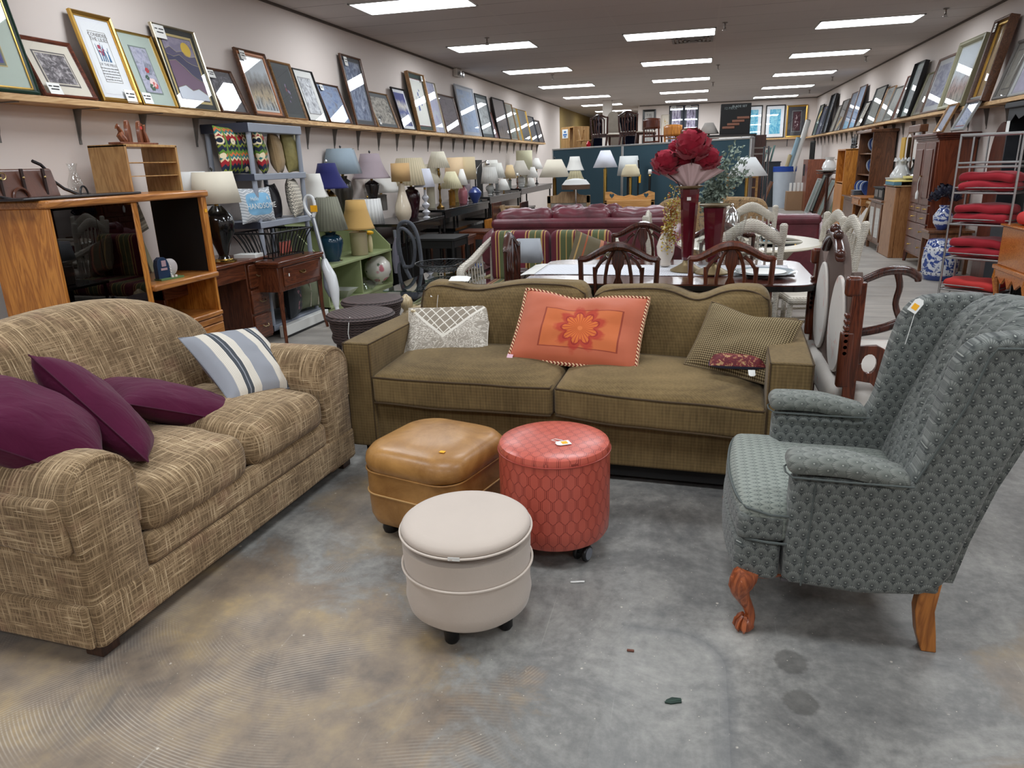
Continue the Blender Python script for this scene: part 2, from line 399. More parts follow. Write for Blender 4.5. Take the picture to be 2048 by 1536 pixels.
# ---- troffers
n = N('lit_lens'); vv = n.co('UV'); ux, uy, _ = n.sep(vv)
band = n.ramp(n.m('ABSOLUTE', n.m('SUBTRACT', n.m('FRACT', n.m('MULTIPLY', uy, 3.)), .5)), [(.1, 1.), (.45, .72)])
LENS = n.done((.8, .8, .8), .6, emit=n.mix(band, (.82, .93, 1.0), (.94, .99, 1.04)), es=LIGHT)
TRIM = plain('light_trim', srgb(215, 215, 212), .5)
def troffer(x, y, lab, grp):
    t = thing('ceiling_light', lab, 'light', (x, y, ZC), 0, grp)
    b = B(); W2, D2 = .60, .29
    b.box(-W2, W2, -D2, -D2+.02, -.012, -.0005).box(-W2, W2, D2-.02, D2, -.012, -.0005).box(-W2, -W2+.016, -D2, D2, -.012, -.0005).box(W2-.016, W2, -D2, D2, -.012, -.0005)
    b.obj('frame', TRIM, t)
    b = B(); b.add([(-.585, -.27, -.007), (.585, -.27, -.007), (.585, .27, -.007), (-.585, .27, -.007)], [(0, 3, 2, 1)], [(0, 0), (1, 0), (1, 1), (0, 1)])
    b.obj('diffuser', LENS, t, smooth=False)
words = ['nearest', 'second', 'third', 'fourth', 'fifth', 'sixth', 'farthest']
for cn, cx, y0, ks in (('left', -3.5014+.585, 7.39, range(-3, 7)), ('middle', -1.061+.585, 7.43, range(-3, 6)), ('right', 1.394+.585, 7.56, range(-3, 6))):
    for k in ks:
        y = y0+3.017*k+.27
        if k == 5 and cn != 'left': y = y0+3.017*k+.27
        seen = k if cn == 'left' else k-1
        if seen < 0: lab = 'fluorescent ceiling light above the frame in the %s row, %s nearer than the first seen' % (cn, ['none', 'one', 'two', 'three', 'four'][-seen])
        elif seen < 7: lab = 'fluorescent ceiling light, %s from the viewer in the %s row' % (words[seen], cn)
        if y > YB-.35 and cn != 'left': continue
        troffer(cx, y, lab, 'fluorescent ceiling lights in three rows')
# emergency light, sprinklers, vent
p = PX(913, 146, XL+.02)
t = thing('emergency_light', 'white twin-head emergency light high on the left wall', 'emergency light', (XL, p.y, p.z))
b = B(); b.rb((.04, 0, 0), (.08, .3, .13), .02, 2); b.obj('housing', WHITEP, t)
for s in (-.07, .07):
    b = B(); b.M = T(.09, s, -.03) @ RY(PI/2); b.lathe([(.03, -.03), (.05, .03), (.045, .035), (0, .025)], n=16); b.obj('lamp_head', metal('dull_chrome', (.6, .6, .6), .25), t)
SPR = metal('sprinkler_metal', (.25, .22, .2), .4)
for i, (x, y, w) in enumerate(((974, 88, 'over the second light of the left row'), (1105, 160, 'by the third light of the left row'), (1450, 58, 'beside the nearest light of the middle row'), (1436, 141, 'beside the second light of the middle row'),
                 (1426, 175, 'beside the third light of the middle row'), (1892, 30, 'right of the nearest light of the right row'), (1732, 124, 'right of the second light of the right row'), (1665, 164, 'right of the third light of the right row'), (1619, 190, 'right of the fourth light of the right row'))):
    p = PZ(x, y-8, ZC-.03)
    t = thing('sprinkler', 'small metal sprinkler head '+w, 'sprinkler', (p.x, p.y, ZC), 0, 'ceiling sprinklers')
    b = B(); b.lathe([(.035, -.004), (.03, -.012), (.012, -.014), (.01, -.06), (.018, -.065), (.005, -.07)], n=12); b.obj('body', SPR, t)
    b = B(); b.lathe([(.028, -.09), (.028, -.086)], n=10).rod((-.016, 0, -.06), (-.004, 0, -.088), .003, 5).rod((.016, 0, -.06), (.004, 0, -.088), .003, 5); b.obj('deflector', SPR, t)
p = PZ(1385, 78, ZC)
t = thing('ceiling_vent', 'square metal air vent beside the nearest light of the middle row', 'vent', (p.x, p.y, ZC))
b = B()
for k in range(5):
    s = .28-.055*k; z = -.002-.004*k
    b.box(-s, s, -s, -s+.03, z-.012, z).box(-s, s, s-.03, s, z-.012, z).box(-s, -s+.03, -s, s, z-.012, z).box(s-.03, s, -s, s, z-.012, z)
b.obj('vent_louvre', plain('vent_grey', srgb(120, 112, 106), .6), t)
# ================================================================== FOREGROUND SEATING
def nz(p, s, a, o=0): return noise.noise(Vector((p[0]*s+o, p[1]*s-o, p[2]*s+.5*o)))*a
def pill(b, w, h, t, n=22, pinch=.07, M=None, fn=None, wr=.012, seed=0, pw=.5):
    """pillow in the xz plane, thickness along y, both faces in one surface"""
    for sg in (1, -1):
        def f(u, v, sg=sg):
            U, V = u*2-1, v*2-1
            x = w/2*U*(1-pinch*(1-V*V)); z = h/2*V*(1-pinch*(1-U*U))
            k = max(0, (1-abs(U)**2.4)*(1-abs(V)**2.4))**pw
            y = -sg*t/2*k
            y += k*nz((x, sg, z), 9, wr, seed)+k*nz((x, sg*3, z), 22, wr*.35, seed)
            p = Vector((x, y, z)); return fn(p) if fn else p
        b.grid(f, n, n, flip=(sg < 0), M=M)
    return b
def edge_loop(w, h, pinch=.07, n=16, fn=None):
    pts = []
    for k in range(4):
        for i in range(n):
            t = i/n*2-1
            U, V = [(t, -1), (1, t), (-t, 1), (-1, -t)][k]
            p = Vector((w/2*U*(1-pinch*(1-V*V)), 0, h/2*V*(1-pinch*(1-U*U))))
            pts.append(fn(p) if fn else p)
    return pts
def ctag(parent, p, rot=(0, 0, 0), w=.045, h=.075, sticker=True, name='price_tag', lab='white paper price tag'):
    """a swing tag with a string; w x h, lying in local xy"""
    M = T(*p) @ Euler(rot).to_matrix().to_4x4()
    b = B(); b.prism([(-w/2, 0), (w/2, 0), (w/2, h*.8), (w*.25, h), (-w*.25, h), (-w/2, h*.8)], 0, .0015, M)
    o = b.obj(name, PAPER, parent, lab, smooth=False)
    if sticker:
        b = B(); b.box(-w*.3, w*.3, h*.2, h*.6, .0017, .0024, M); b.obj('sticker', STICK, o, 'orange sticker', smooth=False)
    return o
PAPER = plain('white_paper', srgb(236, 236, 232), .7, var=.02)
STICK = plain('orange_sticker', srgb(246, 178, 30), .6, var=.02)
INK = plain('black_ink', srgb(28, 28, 30), .7)
def m_tweed():
    n = N('beige_tweed'); v = n.co()
    v = n.nd('ShaderNodeVectorMath', {0: v, 1: (.013, .007, .021)}, operation='ADD').outputs[0]
    a = n.noise(n.mp(v, (230, 9, 9)), 1, 3, .6); b_ = n.noise(n.mp(v, (9, 230, 9)), 1, 3, .6); c_ = n.noise(n.mp(v, (9, 9, 230)), 1, 3, .6)
    big = n.noise(v, 5, 4, .6)
    nx, ny, nz_ = n.sep(n.co('Normal'))
    a, b_, c_ = [n.m('SUBTRACT', q, n.m('MULTIPLY', n.m('MULTIPLY', w, w), .22)) for q, w in ((a, nx), (b_, ny), (c_, nz_))]
    mx = n.m('MAXIMUM', n.m('MAXIMUM', a, b_), c_); md = n.m('MULTIPLY', n.m('ADD', n.m('ADD', a, b_), c_), .333)
    f = n.m('ADD', n.m('MULTIPLY', mx, .8), n.m('MULTIPLY', n.m('SUBTRACT', big, .5), .18))
    base = n.ramp(f, [(.36, srgb(110, 90, 66)), (.45, srgb(154, 130, 99)), (.52, srgb(190, 166, 131)), (.60, srgb(230, 212, 178))])
    col = n.mix(n.ramp(n.noise(v, 7, 3), [(.58, 0.), (.75, .22)]), base, srgb(140, 86, 78))
    n.bump(n.m('ADD', n.m('MULTIPLY', md, 1.), n.m('MULTIPLY', n.noise(v, 300, 1), .5)), .5, .004)
    return n.done(col, .95, spec=.15, sheen=.12)
def m_rib(name, c1, c2, sc=420):
    n = N(name); v = n.co(); x, y, z = n.sep(v)
    w = n.m('SINE', n.m('MULTIPLY', z, sc)); w2 = n.m('SINE', n.m('MULTIPLY', n.m('ADD', x, y), sc))
    f = n.m('ADD', n.m('MULTIPLY', n.m('ADD', w, w2), .05), n.m('ADD', n.noise(v, 3, 4), n.m('MULTIPLY', n.m('SUBTRACT', n.noise(n.mp(v, (80, 80, 12)), 1, 2), .5), .5)))
    n.bump(n.noise(v, 300, 2), .15, .001)
    return n.done(n.ramp(f, [(.2, c1), (.85, c2)]), .85, spec=.2, sheen=.1)
TWEED = m_tweed()
OLIVE = m_rib('olive_ribbed_fabric', srgb(88, 72, 45), srgb(136, 114, 76))
OLIVEP = plain('olive_piping', srgb(72, 56, 36), .8)
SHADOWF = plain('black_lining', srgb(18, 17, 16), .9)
DARKW = wood('dark_foot_wood', srgb(38, 22, 15), srgb(70, 44, 30), .4)

# ---- beige loveseat (local x: 0 front .. -0.93 back, y: 0 near .. 1.62 far)
LS = thing('loveseat', 'beige and brown tweed loveseat with rolled arms and an arched back', 'sofa', (-1.742, 1.50, 0), -.052)
def arm_shape(b, y0, y1, top, x0, x1, flip):
    """arm: upright slab with a rolled top, outline in yz extruded along x with a soft front"""
    out = []; w = y1-y0; n = 14; r = w*.54; cy = y0+w*.5; cz = top-r*.92
    for i in range(n+1):
        a = PI*1.12*(1-i/n)-.06*PI; out.append((cy+r*cos(a), cz+r*.92*sin(a)))
    pts = [(y0+.01, .05), (y0+.008, cz-.10)] + [(p[0], p[1]) for p in out] + [(y1-.008, cz-.10), (y1-.01, .05)]
    if flip: pass
    m = len(pts); rows = []
    xs = [(x0, .86), (x0+.006, .93), (x0+.02, .985), (x0+.045, 1.)]+[(x0+.045+(x1-x0-.045)*k/8, 1.) for k in range(1, 9)]
    vs, fs = [], []
    for X, s in xs:
        for (yy, zz) in pts:
            zc = .4
            vs.append((X, cy+(yy-cy)*s, max(.045, zz if zz < .1 else zc+(zz-zc)*(s if zz > zc else 1))+nz((X, yy, zz), 7, .006)))
    for i in range(len(xs)-1):
        for j in range(m): k = (j+1) % m; fs.append((i*m+j, i*m+k, (i+1)*m+k, (i+1)*m+j))
    fs.append(tuple(range(m-1, -1, -1))); fs.append(tuple((len(xs)-1)*m+j for j in range(m)))
    b.add([(-v[0], v[1], v[2]) for v in vs], [f[::-1] for f in fs])
for y0, y1 in ((0, .26), (1.36, 1.62)):
    b = B(); arm_shape(b, y0, y1, .655, .0, .86, 0)
    a = b.obj('arm', TWEED, LS, sharp=50)
    cy, w = (y0+y1)/2, .26
    # rolled cuff band that follows the front of the arm
    pts = []
    for i in range(17):
        t = PI*1.12*(1-i/16)-.06*PI; pts.append((-.012, cy+.122*cos(t), .655-.129+.112*sin(t)))
    pts = [(-.012, y0+.018, .38)]+pts+[(-.012, y1-.018, .38)]
    b = B(); b.tube(pts, .013, 8); b.obj('arm_front_roll', TWEED, a)
    # overhanging sleeve on the outer side of the arm
    b = B(); yo = y0 if y0 == 0 else y1; s = -1 if y0 == 0 else 1
    b.rb((-.44, yo+s*.002, .475), (.84, .05, .19), .024, 8, lambda p, h: Vector((p.x, p.y*(1.25-.5*(p.z+.09)/.19*0)+nz(p, 6, .006), p.z+nz(p, 4, .01))))
    b.obj('arm_sleeve', TWEED, a)
b = B(); b.box(-.9, -.02, .02, 1.60, .05, .30); b.obj('seat_base', TWEED, LS, bevel=.015)
b = B(); b.rb((-.012, .81, .125), (.035, 1.60, .15), .014, 10, lambda p, h: Vector((p.x, p.y, p.z+nz(p, 3, .004)))); b.obj('front_band', TWEED, LS)
for yy in (.005, 1.615):
    b = B(); b.rb((-.45, yy, .125), (.86, .03, .15), .012, 6); b.obj('side_band', TWEED, LS)
b = B(); b.rb((-.025, .81, .255), (.06, 1.12, .12), .03, 8); b.obj('seat_rail', TWEED, LS)
for i, (y0, y1) in enumerate(((.255, .812), (.815, 1.37))):
    b = B()
    def f(p, h, i=i):
        k = (1-(p.x/h[0])**2)*(1-(p.y/h[1])**2)
        tz = (p.z/h[2]+1)/2; z = p.z+.035*k*tz*tz+nz(p, 5, .010, i)
        x = p.x+.02*(1-(p.y/h[1])**2)*(1 if p.x > 0 else 0)
        if p.x > h[0]*.5: z -= .012*(p.x/h[0])
        return Vector((x, p.y, z))
    b.rb((-.335, (y0+y1)/2, .395), (.69, y1-y0, .175), .07, 14, f)
    b.obj('seat_cushion', TWEED, LS, sharp=80)
b = B()
def f(p, h):
    u = (p.y)/h[1]; topz = 1-.30*abs(u)**2.6-.05*abs(u)**8
    t = (p.z+h[2])/(2*h[2])
    z = -h[2]+2*h[2]*t*topz
    x = p.x-.16*t+.03*(1-u*u)*sin(PI*t)
    return Vector((x, p.y, z+nz(p, 3, .012)))
b.rb((-.70, .81, .62), (.25, 1.50, .66), .105, 18, f); b.obj('backrest', TWEED, LS, sharp=80)
for x, y in ((-.06, .06), (-.85, .06), (-.06, 1.56), (-.85, 1.56)):
    b = B(); b.cb((x, y, .0265), (.07, .07, .051)); b.obj('foot', DARKW, LS, bevel=.004)

# ---- purple pillows
def m_purple():
    n = N('plum_cotton'); v = n.co(); f = n.noise(v, 6, 4)
    n.bump(n.noise(n.mp(v, (1, 1, 2.5), rot=(.3, .4, .7)), 9, 3, .5, .8), .35, .02)
    return n.done(n.mix(f, srgb(70, 14, 44), srgb(92, 22, 58)), .8, spec=.2, sheen=.08)
PURP = m_purple(); PSEAM = plain('plum_seam', srgb(70, 14, 44), .8)
def pillow_thing(name, label, loc, R, w, h, t, mat, seam=None, sr=.003, pinch=.07, group=None, seed=0, fn=None, wr=.012, pw=.5, parts=True):
    t0 = thing(name, label, 'pillow', loc, rot=R, group=group)
    b = B(); pill(b, w, h, t, pinch=pinch, seed=seed, fn=fn, wr=wr, pw=pw); b.obj('cover', mat, t0, sharp=170)
    if seam:
        b = B(); b.tube(edge_loop(w, h, pinch, fn=fn), sr, 6, closed=True); b.obj('seam', seam, t0)
    return t0
def fromxy(xa, za, loc):
    """rotation whose local x is xa and local z is za (made square)"""
    xa = Vector(xa).normalized(); za = Vector(za); za = (za-xa*za.dot(xa)).normalized(); ya = za.cross(xa)
    m = Matrix((xa, ya, za)).transposed(); return m.to_euler()
def quadpose(tl, tr, bl, br=None):
    """centre, rotation, size from three/four corners"""
    tl, tr, bl = Vector(tl), Vector(tr), Vector(bl); br = Vector(br) if br else tr+bl-tl
    c = (tl+tr+bl+br)/4; xa = ((tr-tl)+(br-bl))/2; za = ((tl-bl)+(tr-br))/2
    return c, fromxy(xa, za, c), xa.length, za.length
G = 'plum pillows on the beige loveseat'
def edge_on(pa, xa, pb, xb, k):
    """a pillow whose long axis runs between two measured points and whose thin side faces the aisle"""
    a, b_ = PX(*pa, xa), PX(*pb, xb); c = (a+b_)/2; v = (c-EYE).normalized()
    return c, fromxy(b_-a, v*cos(k)+Vector((0, 0, 1))*sin(k), 0), (b_-a).length
c, R, L_ = edge_on((-75, 812), -2.12, (207, 918), -1.93, .55)
pillow_thing('throw_pillow', 'plum pillow nearest the loveseat arm, cut by the left edge of the photo', c+Vector((0, 0, .015)), R, L_, .40, .22, PURP, PSEAM, group=G, seed=3, wr=.012)
c, R, L_ = edge_on((83, 722), -2.22, (306, 922), -1.90, .12)
pillow_thing('throw_pillow', 'plum pillow standing on its edge, middle of the three plum ones', c, R, L_, .36, .185, PURP, PSEAM, group=G, seed=5, wr=.012)
c, R, L_ = edge_on((205, 782), -2.25, (491, 833), -1.98, .16)
pillow_thing('throw_pillow', 'plum pillow lying nearly flat with its corner pointing at the striped pillow', c, R, L_, .40, .17, PURP, PSEAM, group=G, seed=8, wr=.012)
def m_striped():
    n = N('grey_stripe_cotton'); v = n.co('UV'); x, y, z = n.sep(v)
    g, cr, dk = srgb(150, 153, 160), srgb(226, 220, 208), srgb(78, 82, 88)
    f = n.m('MULTIPLY', n.m('FRACT', n.m('MULTIPLY', n.m('SUBTRACT', x, .04), 1.92)), 1.)
    st = [(0, g), (.17, g), (.175, cr), (.36, cr), (.365, dk), (.43, dk), (.435, g), (.455, g), (.46, dk), (.525, dk), (.53, cr), (.715, cr), (.72, g), (1, g)]
    c = n.ramp(f, st, 'CONSTANT')
    thin = n.m('MULTIPLY', n.m('GREATER_THAN', n.m('SINE', n.m('MULTIPLY', f, 210.)), .55), n.m('SUBTRACT', 1., n.ramp(n.m('ABSOLUTE', n.m('SUBTRACT', f, .445)), [(.09, 1.), (.10, 0.), (.26, 0.), (.27, 1.)], 'CONSTANT')))
    c = n.mix(n.m('MULTIPLY', thin, .45), c, srgb(120, 100, 84))
    n.bump(n.noise(n.mp(n.co(), 1), 260, 2), .25, .002); return n.done(c, .9, spec=.15)
tl, tr, br, bl = PX(362, 682, -2.28), PX(519, 655, -2.10), PX(594, 772, -1.84), PX(466, 799, -1.93)
c, R, w, h = quadpose(tl, tr, bl, br)
t = pillow_thing('throw_pillow', 'grey, cream and charcoal striped pillow on the far seat of the loveseat', c, R, w*1.06, h*1.06, .15, m_striped(), plain('grey_seam', srgb(130, 133, 140), .8), pinch=.05, seed=2)
b = B(); b.box(w*.36, w*.36+.04, -.03, -.028, -h*.5-.02, -h*.5+.03); b.obj('care_label', plain('pale_blue_label', srgb(165, 200, 225), .7), t, 'pale blue fabric label', smooth=False)

# ---- olive sofa (local x 0..2.2, y 0 front..0.95 back)
OS = thing('sofa', 'long olive brown sofa with square arms and two loose back cushions', 'sofa', (-1.70, 3.155, 0), -.048)
W = 2.20
b = B(); b.box(.14, W-.16, .03, .93, .085, .33); b.obj('seat_base', OLIVE, OS, bevel=.012)
b = B(); b.box(.06, W-.06, .05, .9, .03, .09); b.obj('plinth', SHADOWF, OS)  # near-black block stands for the shade in the recess below the seat
for x0, x1 in ((0, .155), (W-.18, W)):
    b = B(); b.rb(((x0+x1)/2, .475, .355), (x1-x0, .95, .55), .018, 6, lambda p, h: Vector((p.x+nz(p, 3, .006), p.y, p.z+nz(p, 4, .004)+(.006*(1-(p.y/h[1])**2) if p.z > 0 else 0))))
    a = b.obj('arm', OLIVE, OS)
    b = B(); z = .628
    b.tube([(x0+.006, -.001, .09), (x0+.006, -.001, z), (x1-.006, -.001, z), (x1-.006, -.001, .09)], .0032, 6).tube([(x0+.004, 0, z), (x0+.004, .9, z)], .003, 6).tube([(x1-.004, 0, z), (x1-.004, .9, z)], .003, 6)
    b.obj('piping', OLIVEP, a)
b = B(); b.rb((W/2, .86, .40), (W-.3, .16, .64), .04, 8); b.obj('back_frame', OLIVE, OS)
def seatc(x0, x1, dz, seed):
    b = B(); hx = (x1-x0)/2
    def f(p, h):
        k = max(0, (1-(p.x/h[0])**4)*(1-(p.y/h[1])**4))
        tz = (p.z/h[2]+1)/2
        z = p.z+.045*k*tz*tz-.012*k*(1-tz)**2+nz(p, 4, .008, seed)
        y = p.y-(.018*(1-(p.x/h[0])**2) if p.y < 0 else 0)
        z -= dz*(p.x/h[0]*.5+.5)+.02*tz*tz*max(0, -p.y/h[1])
        return Vector((p.x, y, z))
    c = ((x0+x1)/2, .33, .405); b.rb(c, (x1-x0, .70, .17), .03, 14, f); o = b.obj('seat_cushion', OLIVE, OS, sharp=60)
    for zz, s in ((.075, 1), (-.075, -1)):
        b = B(); pts = []
        for i in range(25):
            u = -1+i/12; q = f(Vector((u*(hx-.012), -.345, zz)), (hx, .35, .085)); pts.append((q.x+c[0], q.y+c[1]-.003, q.z+c[2]))
        q0 = f(Vector((-hx+.006, .3, zz)), (hx, .35, .085)); q1 = f(Vector((hx-.006, .3, zz)), (hx, .35, .085))
        pts = [(q0.x+c[0], .6, q0.z+c[2])]+pts+[(q1.x+c[0], .6, q1.z+c[2])]
        b.tube(pts, .0045, 6); b.obj('piping', OLIVEP, o)
seatc(.155, 1.085, .0, 1); seatc(1.09, W-.175, .045, 6)
def backc(x0, x1, top, seed, dip):
    b = B(); hx = (x1-x0)/2; hz = (top-.42)/2; c = ((x0+x1)/2, .655, .42+hz)
    def f(p, h):
        k = max(0, (1-(p.x/h[0])**2)*(1-(p.z/h[2])**2)); y = p.y*(1+.0)-(.05*k if p.y < 0 else 0)
        t = (p.z+h[2])/(2*h[2]); y += .13*t-.05
        z = p.z
        if t > .5: z += (t-.5)*2*sum(a*math.exp(-((p.x/h[0]-m)/s)**2) for a, m, s in dip)
        return Vector((p.x*(1-.02*(t > .8)), y+nz(p, 5, .012, seed), z+nz(p, 4, .008, seed)))
    b.rb(c, (x1-x0, .20, 2*hz), .07, 16, f); o = b.obj('back_cushion', OLIVE, OS, sharp=80)
    for sy in (-1, 1):
        b = B(); pts = []
        hh = (hx, .10, hz)
        for i in range(33):
            u = -1+i/16; q = f(Vector((u*(hx-.035), sy*.075, hz-.012-.03*abs(u)**10)), hh); pts.append((q.x+c[0], q.y+c[1]+sy*.006, q.z+c[2]+.001))
        for i in range(6):
            q = f(Vector((hx-.012, sy*.075, hz*(.75-.3*i))), hh); pts.append((q.x+c[0], q.y+c[1]+sy*.004, q.z+c[2]))
        pre = []
        for i in range(6):
            q = f(Vector((-hx+.012, sy*.075, hz*(-.75+.3*i))), hh); pre.append((q.x+c[0], q.y+c[1]+sy*.004, q.z+c[2]))
        b.tube(pre+pts, .0045, 6); b.obj('piping', OLIVEP, o)
backc(.16, 1.13, .835, 2, [(-.03, -.35, .35), (.01, .55, .4)])
backc(1.14, W-.15, .825, 7, [(-.045, .2, .22), (.012, .75, .3)])
for x in (.1, W-.1):
    for y in (.08, .86):
        b = B(); b.cb((x, y, .04), (.06, .06, .08)); b.obj('foot', DARKW, OS)
def at_os(v):                       # world -> olive sofa local
    return Matrix.Rotation(.048, 3, 'Z') @ (Vector(v)-Vector((-1.70, 3.155, 0)))
p = at_os(PY(925, 573, 3.86)); o = ctag(OS, (p.x, p.y-.06, .838), (.35, 0, -.02), .12, .06, False, 'price_card', 'white printed price card')
p = at_os(PY(876, 580, 3.80)); ctag(OS, (p.x, p.y-.05, p.z-.03), (.9, 0, .2), .05, .07, False)
p = at_os(PY(876, 590, 3.74)); b = B(); b.tube([(p.x, p.y, p.z), (p.x+.004, p.y-.03, p.z-.05), (p.x-.002, p.y-.02, p.z-.11)], .0012, 4); b.obj('tag_string', PAPER, OS)

# ---- pillows on the olive sofa
def m_envelope():
    n = N('envelope_pillow_fabric'); v = n.co('UV'); x, y, z = n.sep(v); gr, wh = srgb(150, 140, 126), srgb(228, 223, 212)
    a = n.m('ABSOLUTE', n.m('SUBTRACT', n.m('FRACT', n.m('MULTIPLY', n.m('ADD', x, n.m('MULTIPLY', y, .62)), 8.)), .5))
    b_ = n.m('ABSOLUTE', n.m('SUBTRACT', n.m('FRACT', n.m('MULTIPLY', n.m('SUBTRACT', x, n.m('MULTIPLY', y, .62)), 8.)), .5))
    dia = n.mix(n.m('GREATER_THAN', n.m('MAXIMUM', a, b_), .43), gr, wh)
    w = n.noise(n.mp(v, (3.2, 2.6, 1)), 2.2, 2, .5, 2.6); sw = n.m('SINE', n.m('MULTIPLY', w, 34.))
    low = n.mix(n.ramp(sw, [(.35, 0.), (.65, 1.)]), srgb(168, 160, 148), srgb(220, 214, 203))
    ed = n.m('SUBTRACT', 1.07, n.m('ADD', n.m('MULTIPLY', n.m('POWER', n.m('SUBTRACT', 1., n.m('ABSOLUTE', n.m('SUBTRACT', n.m('MULTIPLY', x, 2.), 1.))), .8), .72), y))
    fl = n.m('LESS_THAN', ed, 0.); c = n.mix(fl, low, dia)
    c = n.mix(n.m('LESS_THAN', n.m('ABSOLUTE', ed), .03), c, wh)
    n.bump(n.noise(n.co(), 200, 2), .2, .002); return n.done(c, .9, spec=.15)
tl, tr, br, bl = PY(815, 618, 3.70), PY(983, 610, 3.72), PY(972, 716, 3.52), PY(812, 722, 3.50)
c, R, w, h = quadpose(tl, tr, bl, br)
t = pillow_thing('throw_pillow', 'grey and cream pillow with a lattice envelope flap on the olive sofa', c, R, w*1.03, h*1.03, .13, m_envelope(), plain('cream_seam', srgb(205, 198, 186), .8), pinch=.05, seed=4)
b = B(); b.lathe([(0, -.004), (.014, -.002), (.014, .004), (0, .006)], (-w*.43, -.03, h*.40), 12, M=None); b.obj('button', plain('cream_button', srgb(240, 228, 196), .4), t)
def m_orange():
    n = N('coral_satin'); v = n.co('UV'); x, y, z = n.sep(v)
    base = n.mix(n.noise(v, 3, 3), srgb(176, 88, 60), srgb(206, 112, 78))
    dx, dy = n.m('SUBTRACT', x, .54), n.m('SUBTRACT', y, .43)
    rect = n.m('MAXIMUM', n.m('DIVIDE', n.m('ABSOLUTE', dx), .31), n.m('DIVIDE', n.m('ABSOLUTE', dy), .27))
    c = n.mix(n.m('MULTIPLY', n.m('LESS_THAN', rect, 1.), .8), base, srgb(206, 108, 52))
    c = n.mix(n.m('LESS_THAN', n.m('ABSOLUTE', n.m('SUBTRACT', rect, 1.)), .022), c, srgb(150, 60, 36))
    ex = n.m('MULTIPLY', dx, 1.55); r = n.m('SQRT', n.m('ADD', n.m('MULTIPLY', ex, ex), n.m('MULTIPLY', dy, dy))); an = n.m('ARCTAN2', dy, ex)
    pet = n.m('ADD', .17, n.m('MULTIPLY', n.m('ABSOLUTE', n.m('SINE', n.m('MULTIPLY', an, 4.5))), .08)); q = n.m('DIVIDE', r, pet)
    c = n.mix(n.ramp(n.m('MULTIPLY', n.m('SUBTRACT', q, n.m('MULTIPLY', n.noise(v, 20, 2), .4)), .5), [(.48, .8), (.60, 0.)]), c, srgb(178, 42, 30))
    fl = n.mix(n.m('GREATER_THAN', n.m('ABSOLUTE', n.m('SINE', n.m('MULTIPLY', an, 13.5))), .93), srgb(214, 110, 44), srgb(178, 52, 32))
    c = n.mix(n.m('LESS_THAN', q, .94), c, fl); c = n.mix(n.m('LESS_THAN', r, .03), c, srgb(224, 120, 60))
    c = n.mix(n.m('LESS_THAN', n.m('ABSOLUTE', n.m('SUBTRACT', q, .94)), .05), c, srgb(160, 40, 28))
    return n.done(c, .62, spec=.35, sheen=.2)
def m_rope():
    n = N('twisted_rope_trim'); v = n.co(); x, y, z = n.sep(v)
    f = n.m('SINE', n.m('MULTIPLY', n.m('ADD', n.m('ADD', x, z), n.m('MULTIPLY', y, 1.5)), 330.))
    return n.done(n.ramp(n.m('ADD', n.m('MULTIPLY', f, .5), .5), [(.35, srgb(120, 44, 32)), (.5, srgb(190, 120, 80)), (.75, srgb(226, 200, 160))]), .8)
tl, tr, br, bl = PY(1050, 575, 3.68), PY(1298, 600, 3.62), PY(1272, 742, 3.33), PY(1019, 722, 3.37)
c, R, w, h = quadpose(tl, tr, bl, br)
ff = lambda p: Vector((p.x, p.y, p.z-.045*max(0, p.z/h+.3)*math.exp(-((p.x+.04)/.14)**2)))
t = pillow_thing('throw_pillow', 'large coral pillow with a flower panel and rope trim on the olive sofa', c, R, w, h, .15, m_orange(), m_rope(), .0105, pinch=.03, seed=9, fn=ff, wr=.018)
b = B(); b.box(-w*.5, -w*.5+.03, -.022, -.02, -h*.5-.004, -h*.5+.018); b.obj('label', plain('pink_white_label', srgb(232, 190, 205), .6), t, 'pink and white sticker', smooth=False)
def m_check():
    n = N('houndstooth_check'); v = n.co('UV'); x, y, z = n.sep(v)
    a = n.m('GREATER_THAN', n.m('FRACT', n.m('MULTIPLY', x, 44.)), .5); b_ = n.m('GREATER_THAN', n.m('FRACT', n.m('MULTIPLY', y, 36.)), .5)
    f = n.m('MULTIPLY', n.m('ADD', a, b_), .5)
    return n.done(n.ramp(f, [(0, srgb(176, 160, 124)), (.3, srgb(116, 100, 74)), (.8, srgb(62, 52, 38))], 'CONSTANT'), .9, spec=.15)
tl, tr, br, bl = PY(1418, 606, 3.66), PY(1598, 646, 3.46), PY(1552, 768, 3.30), PY(1383, 728, 3.38)
c, R, w, h = quadpose(tl, tr, bl, br)
ff = lambda p: Vector((p.x, p.y, p.z-.035*max(0, p.z/h+.3)*math.exp(-((p.x-.0)/.13)**2)))
pillow_thing('throw_pillow', 'brown and cream small-check pillow leaning on the right arm of the olive sofa', c, R, w*1.06, h*1.08, .15, m_check(), plain('check_seam', srgb(110, 94, 70), .8), .004, pinch=.04, seed=12, fn=ff, wr=.02)
t = thing('sachet_pillow', 'tiny cushion, red brocade above and blue satin below, before the checked pillow', 'pillow', PZ(1473, 742, .50)+Vector((0, -.01, .046)), -.02)
n = N('red_brocade'); v = n.co(); f = n.noise(v, 38, 3, .6, 1.5)
BROC = n.done(n.ramp(f, [(.45, srgb(92, 22, 32)), (.56, srgb(120, 34, 40)), (.62, srgb(176, 140, 96))]), .7)
b = B(); b.grid(lambda u, v: ((u*2-1)*.125, (v*2-1)*.075, .045*max(0, (1-(u*2-1)**4)*(1-(v*2-1)**4))**.6), 14, 10); b.obj('brocade_top', BROC, t, sharp=170)
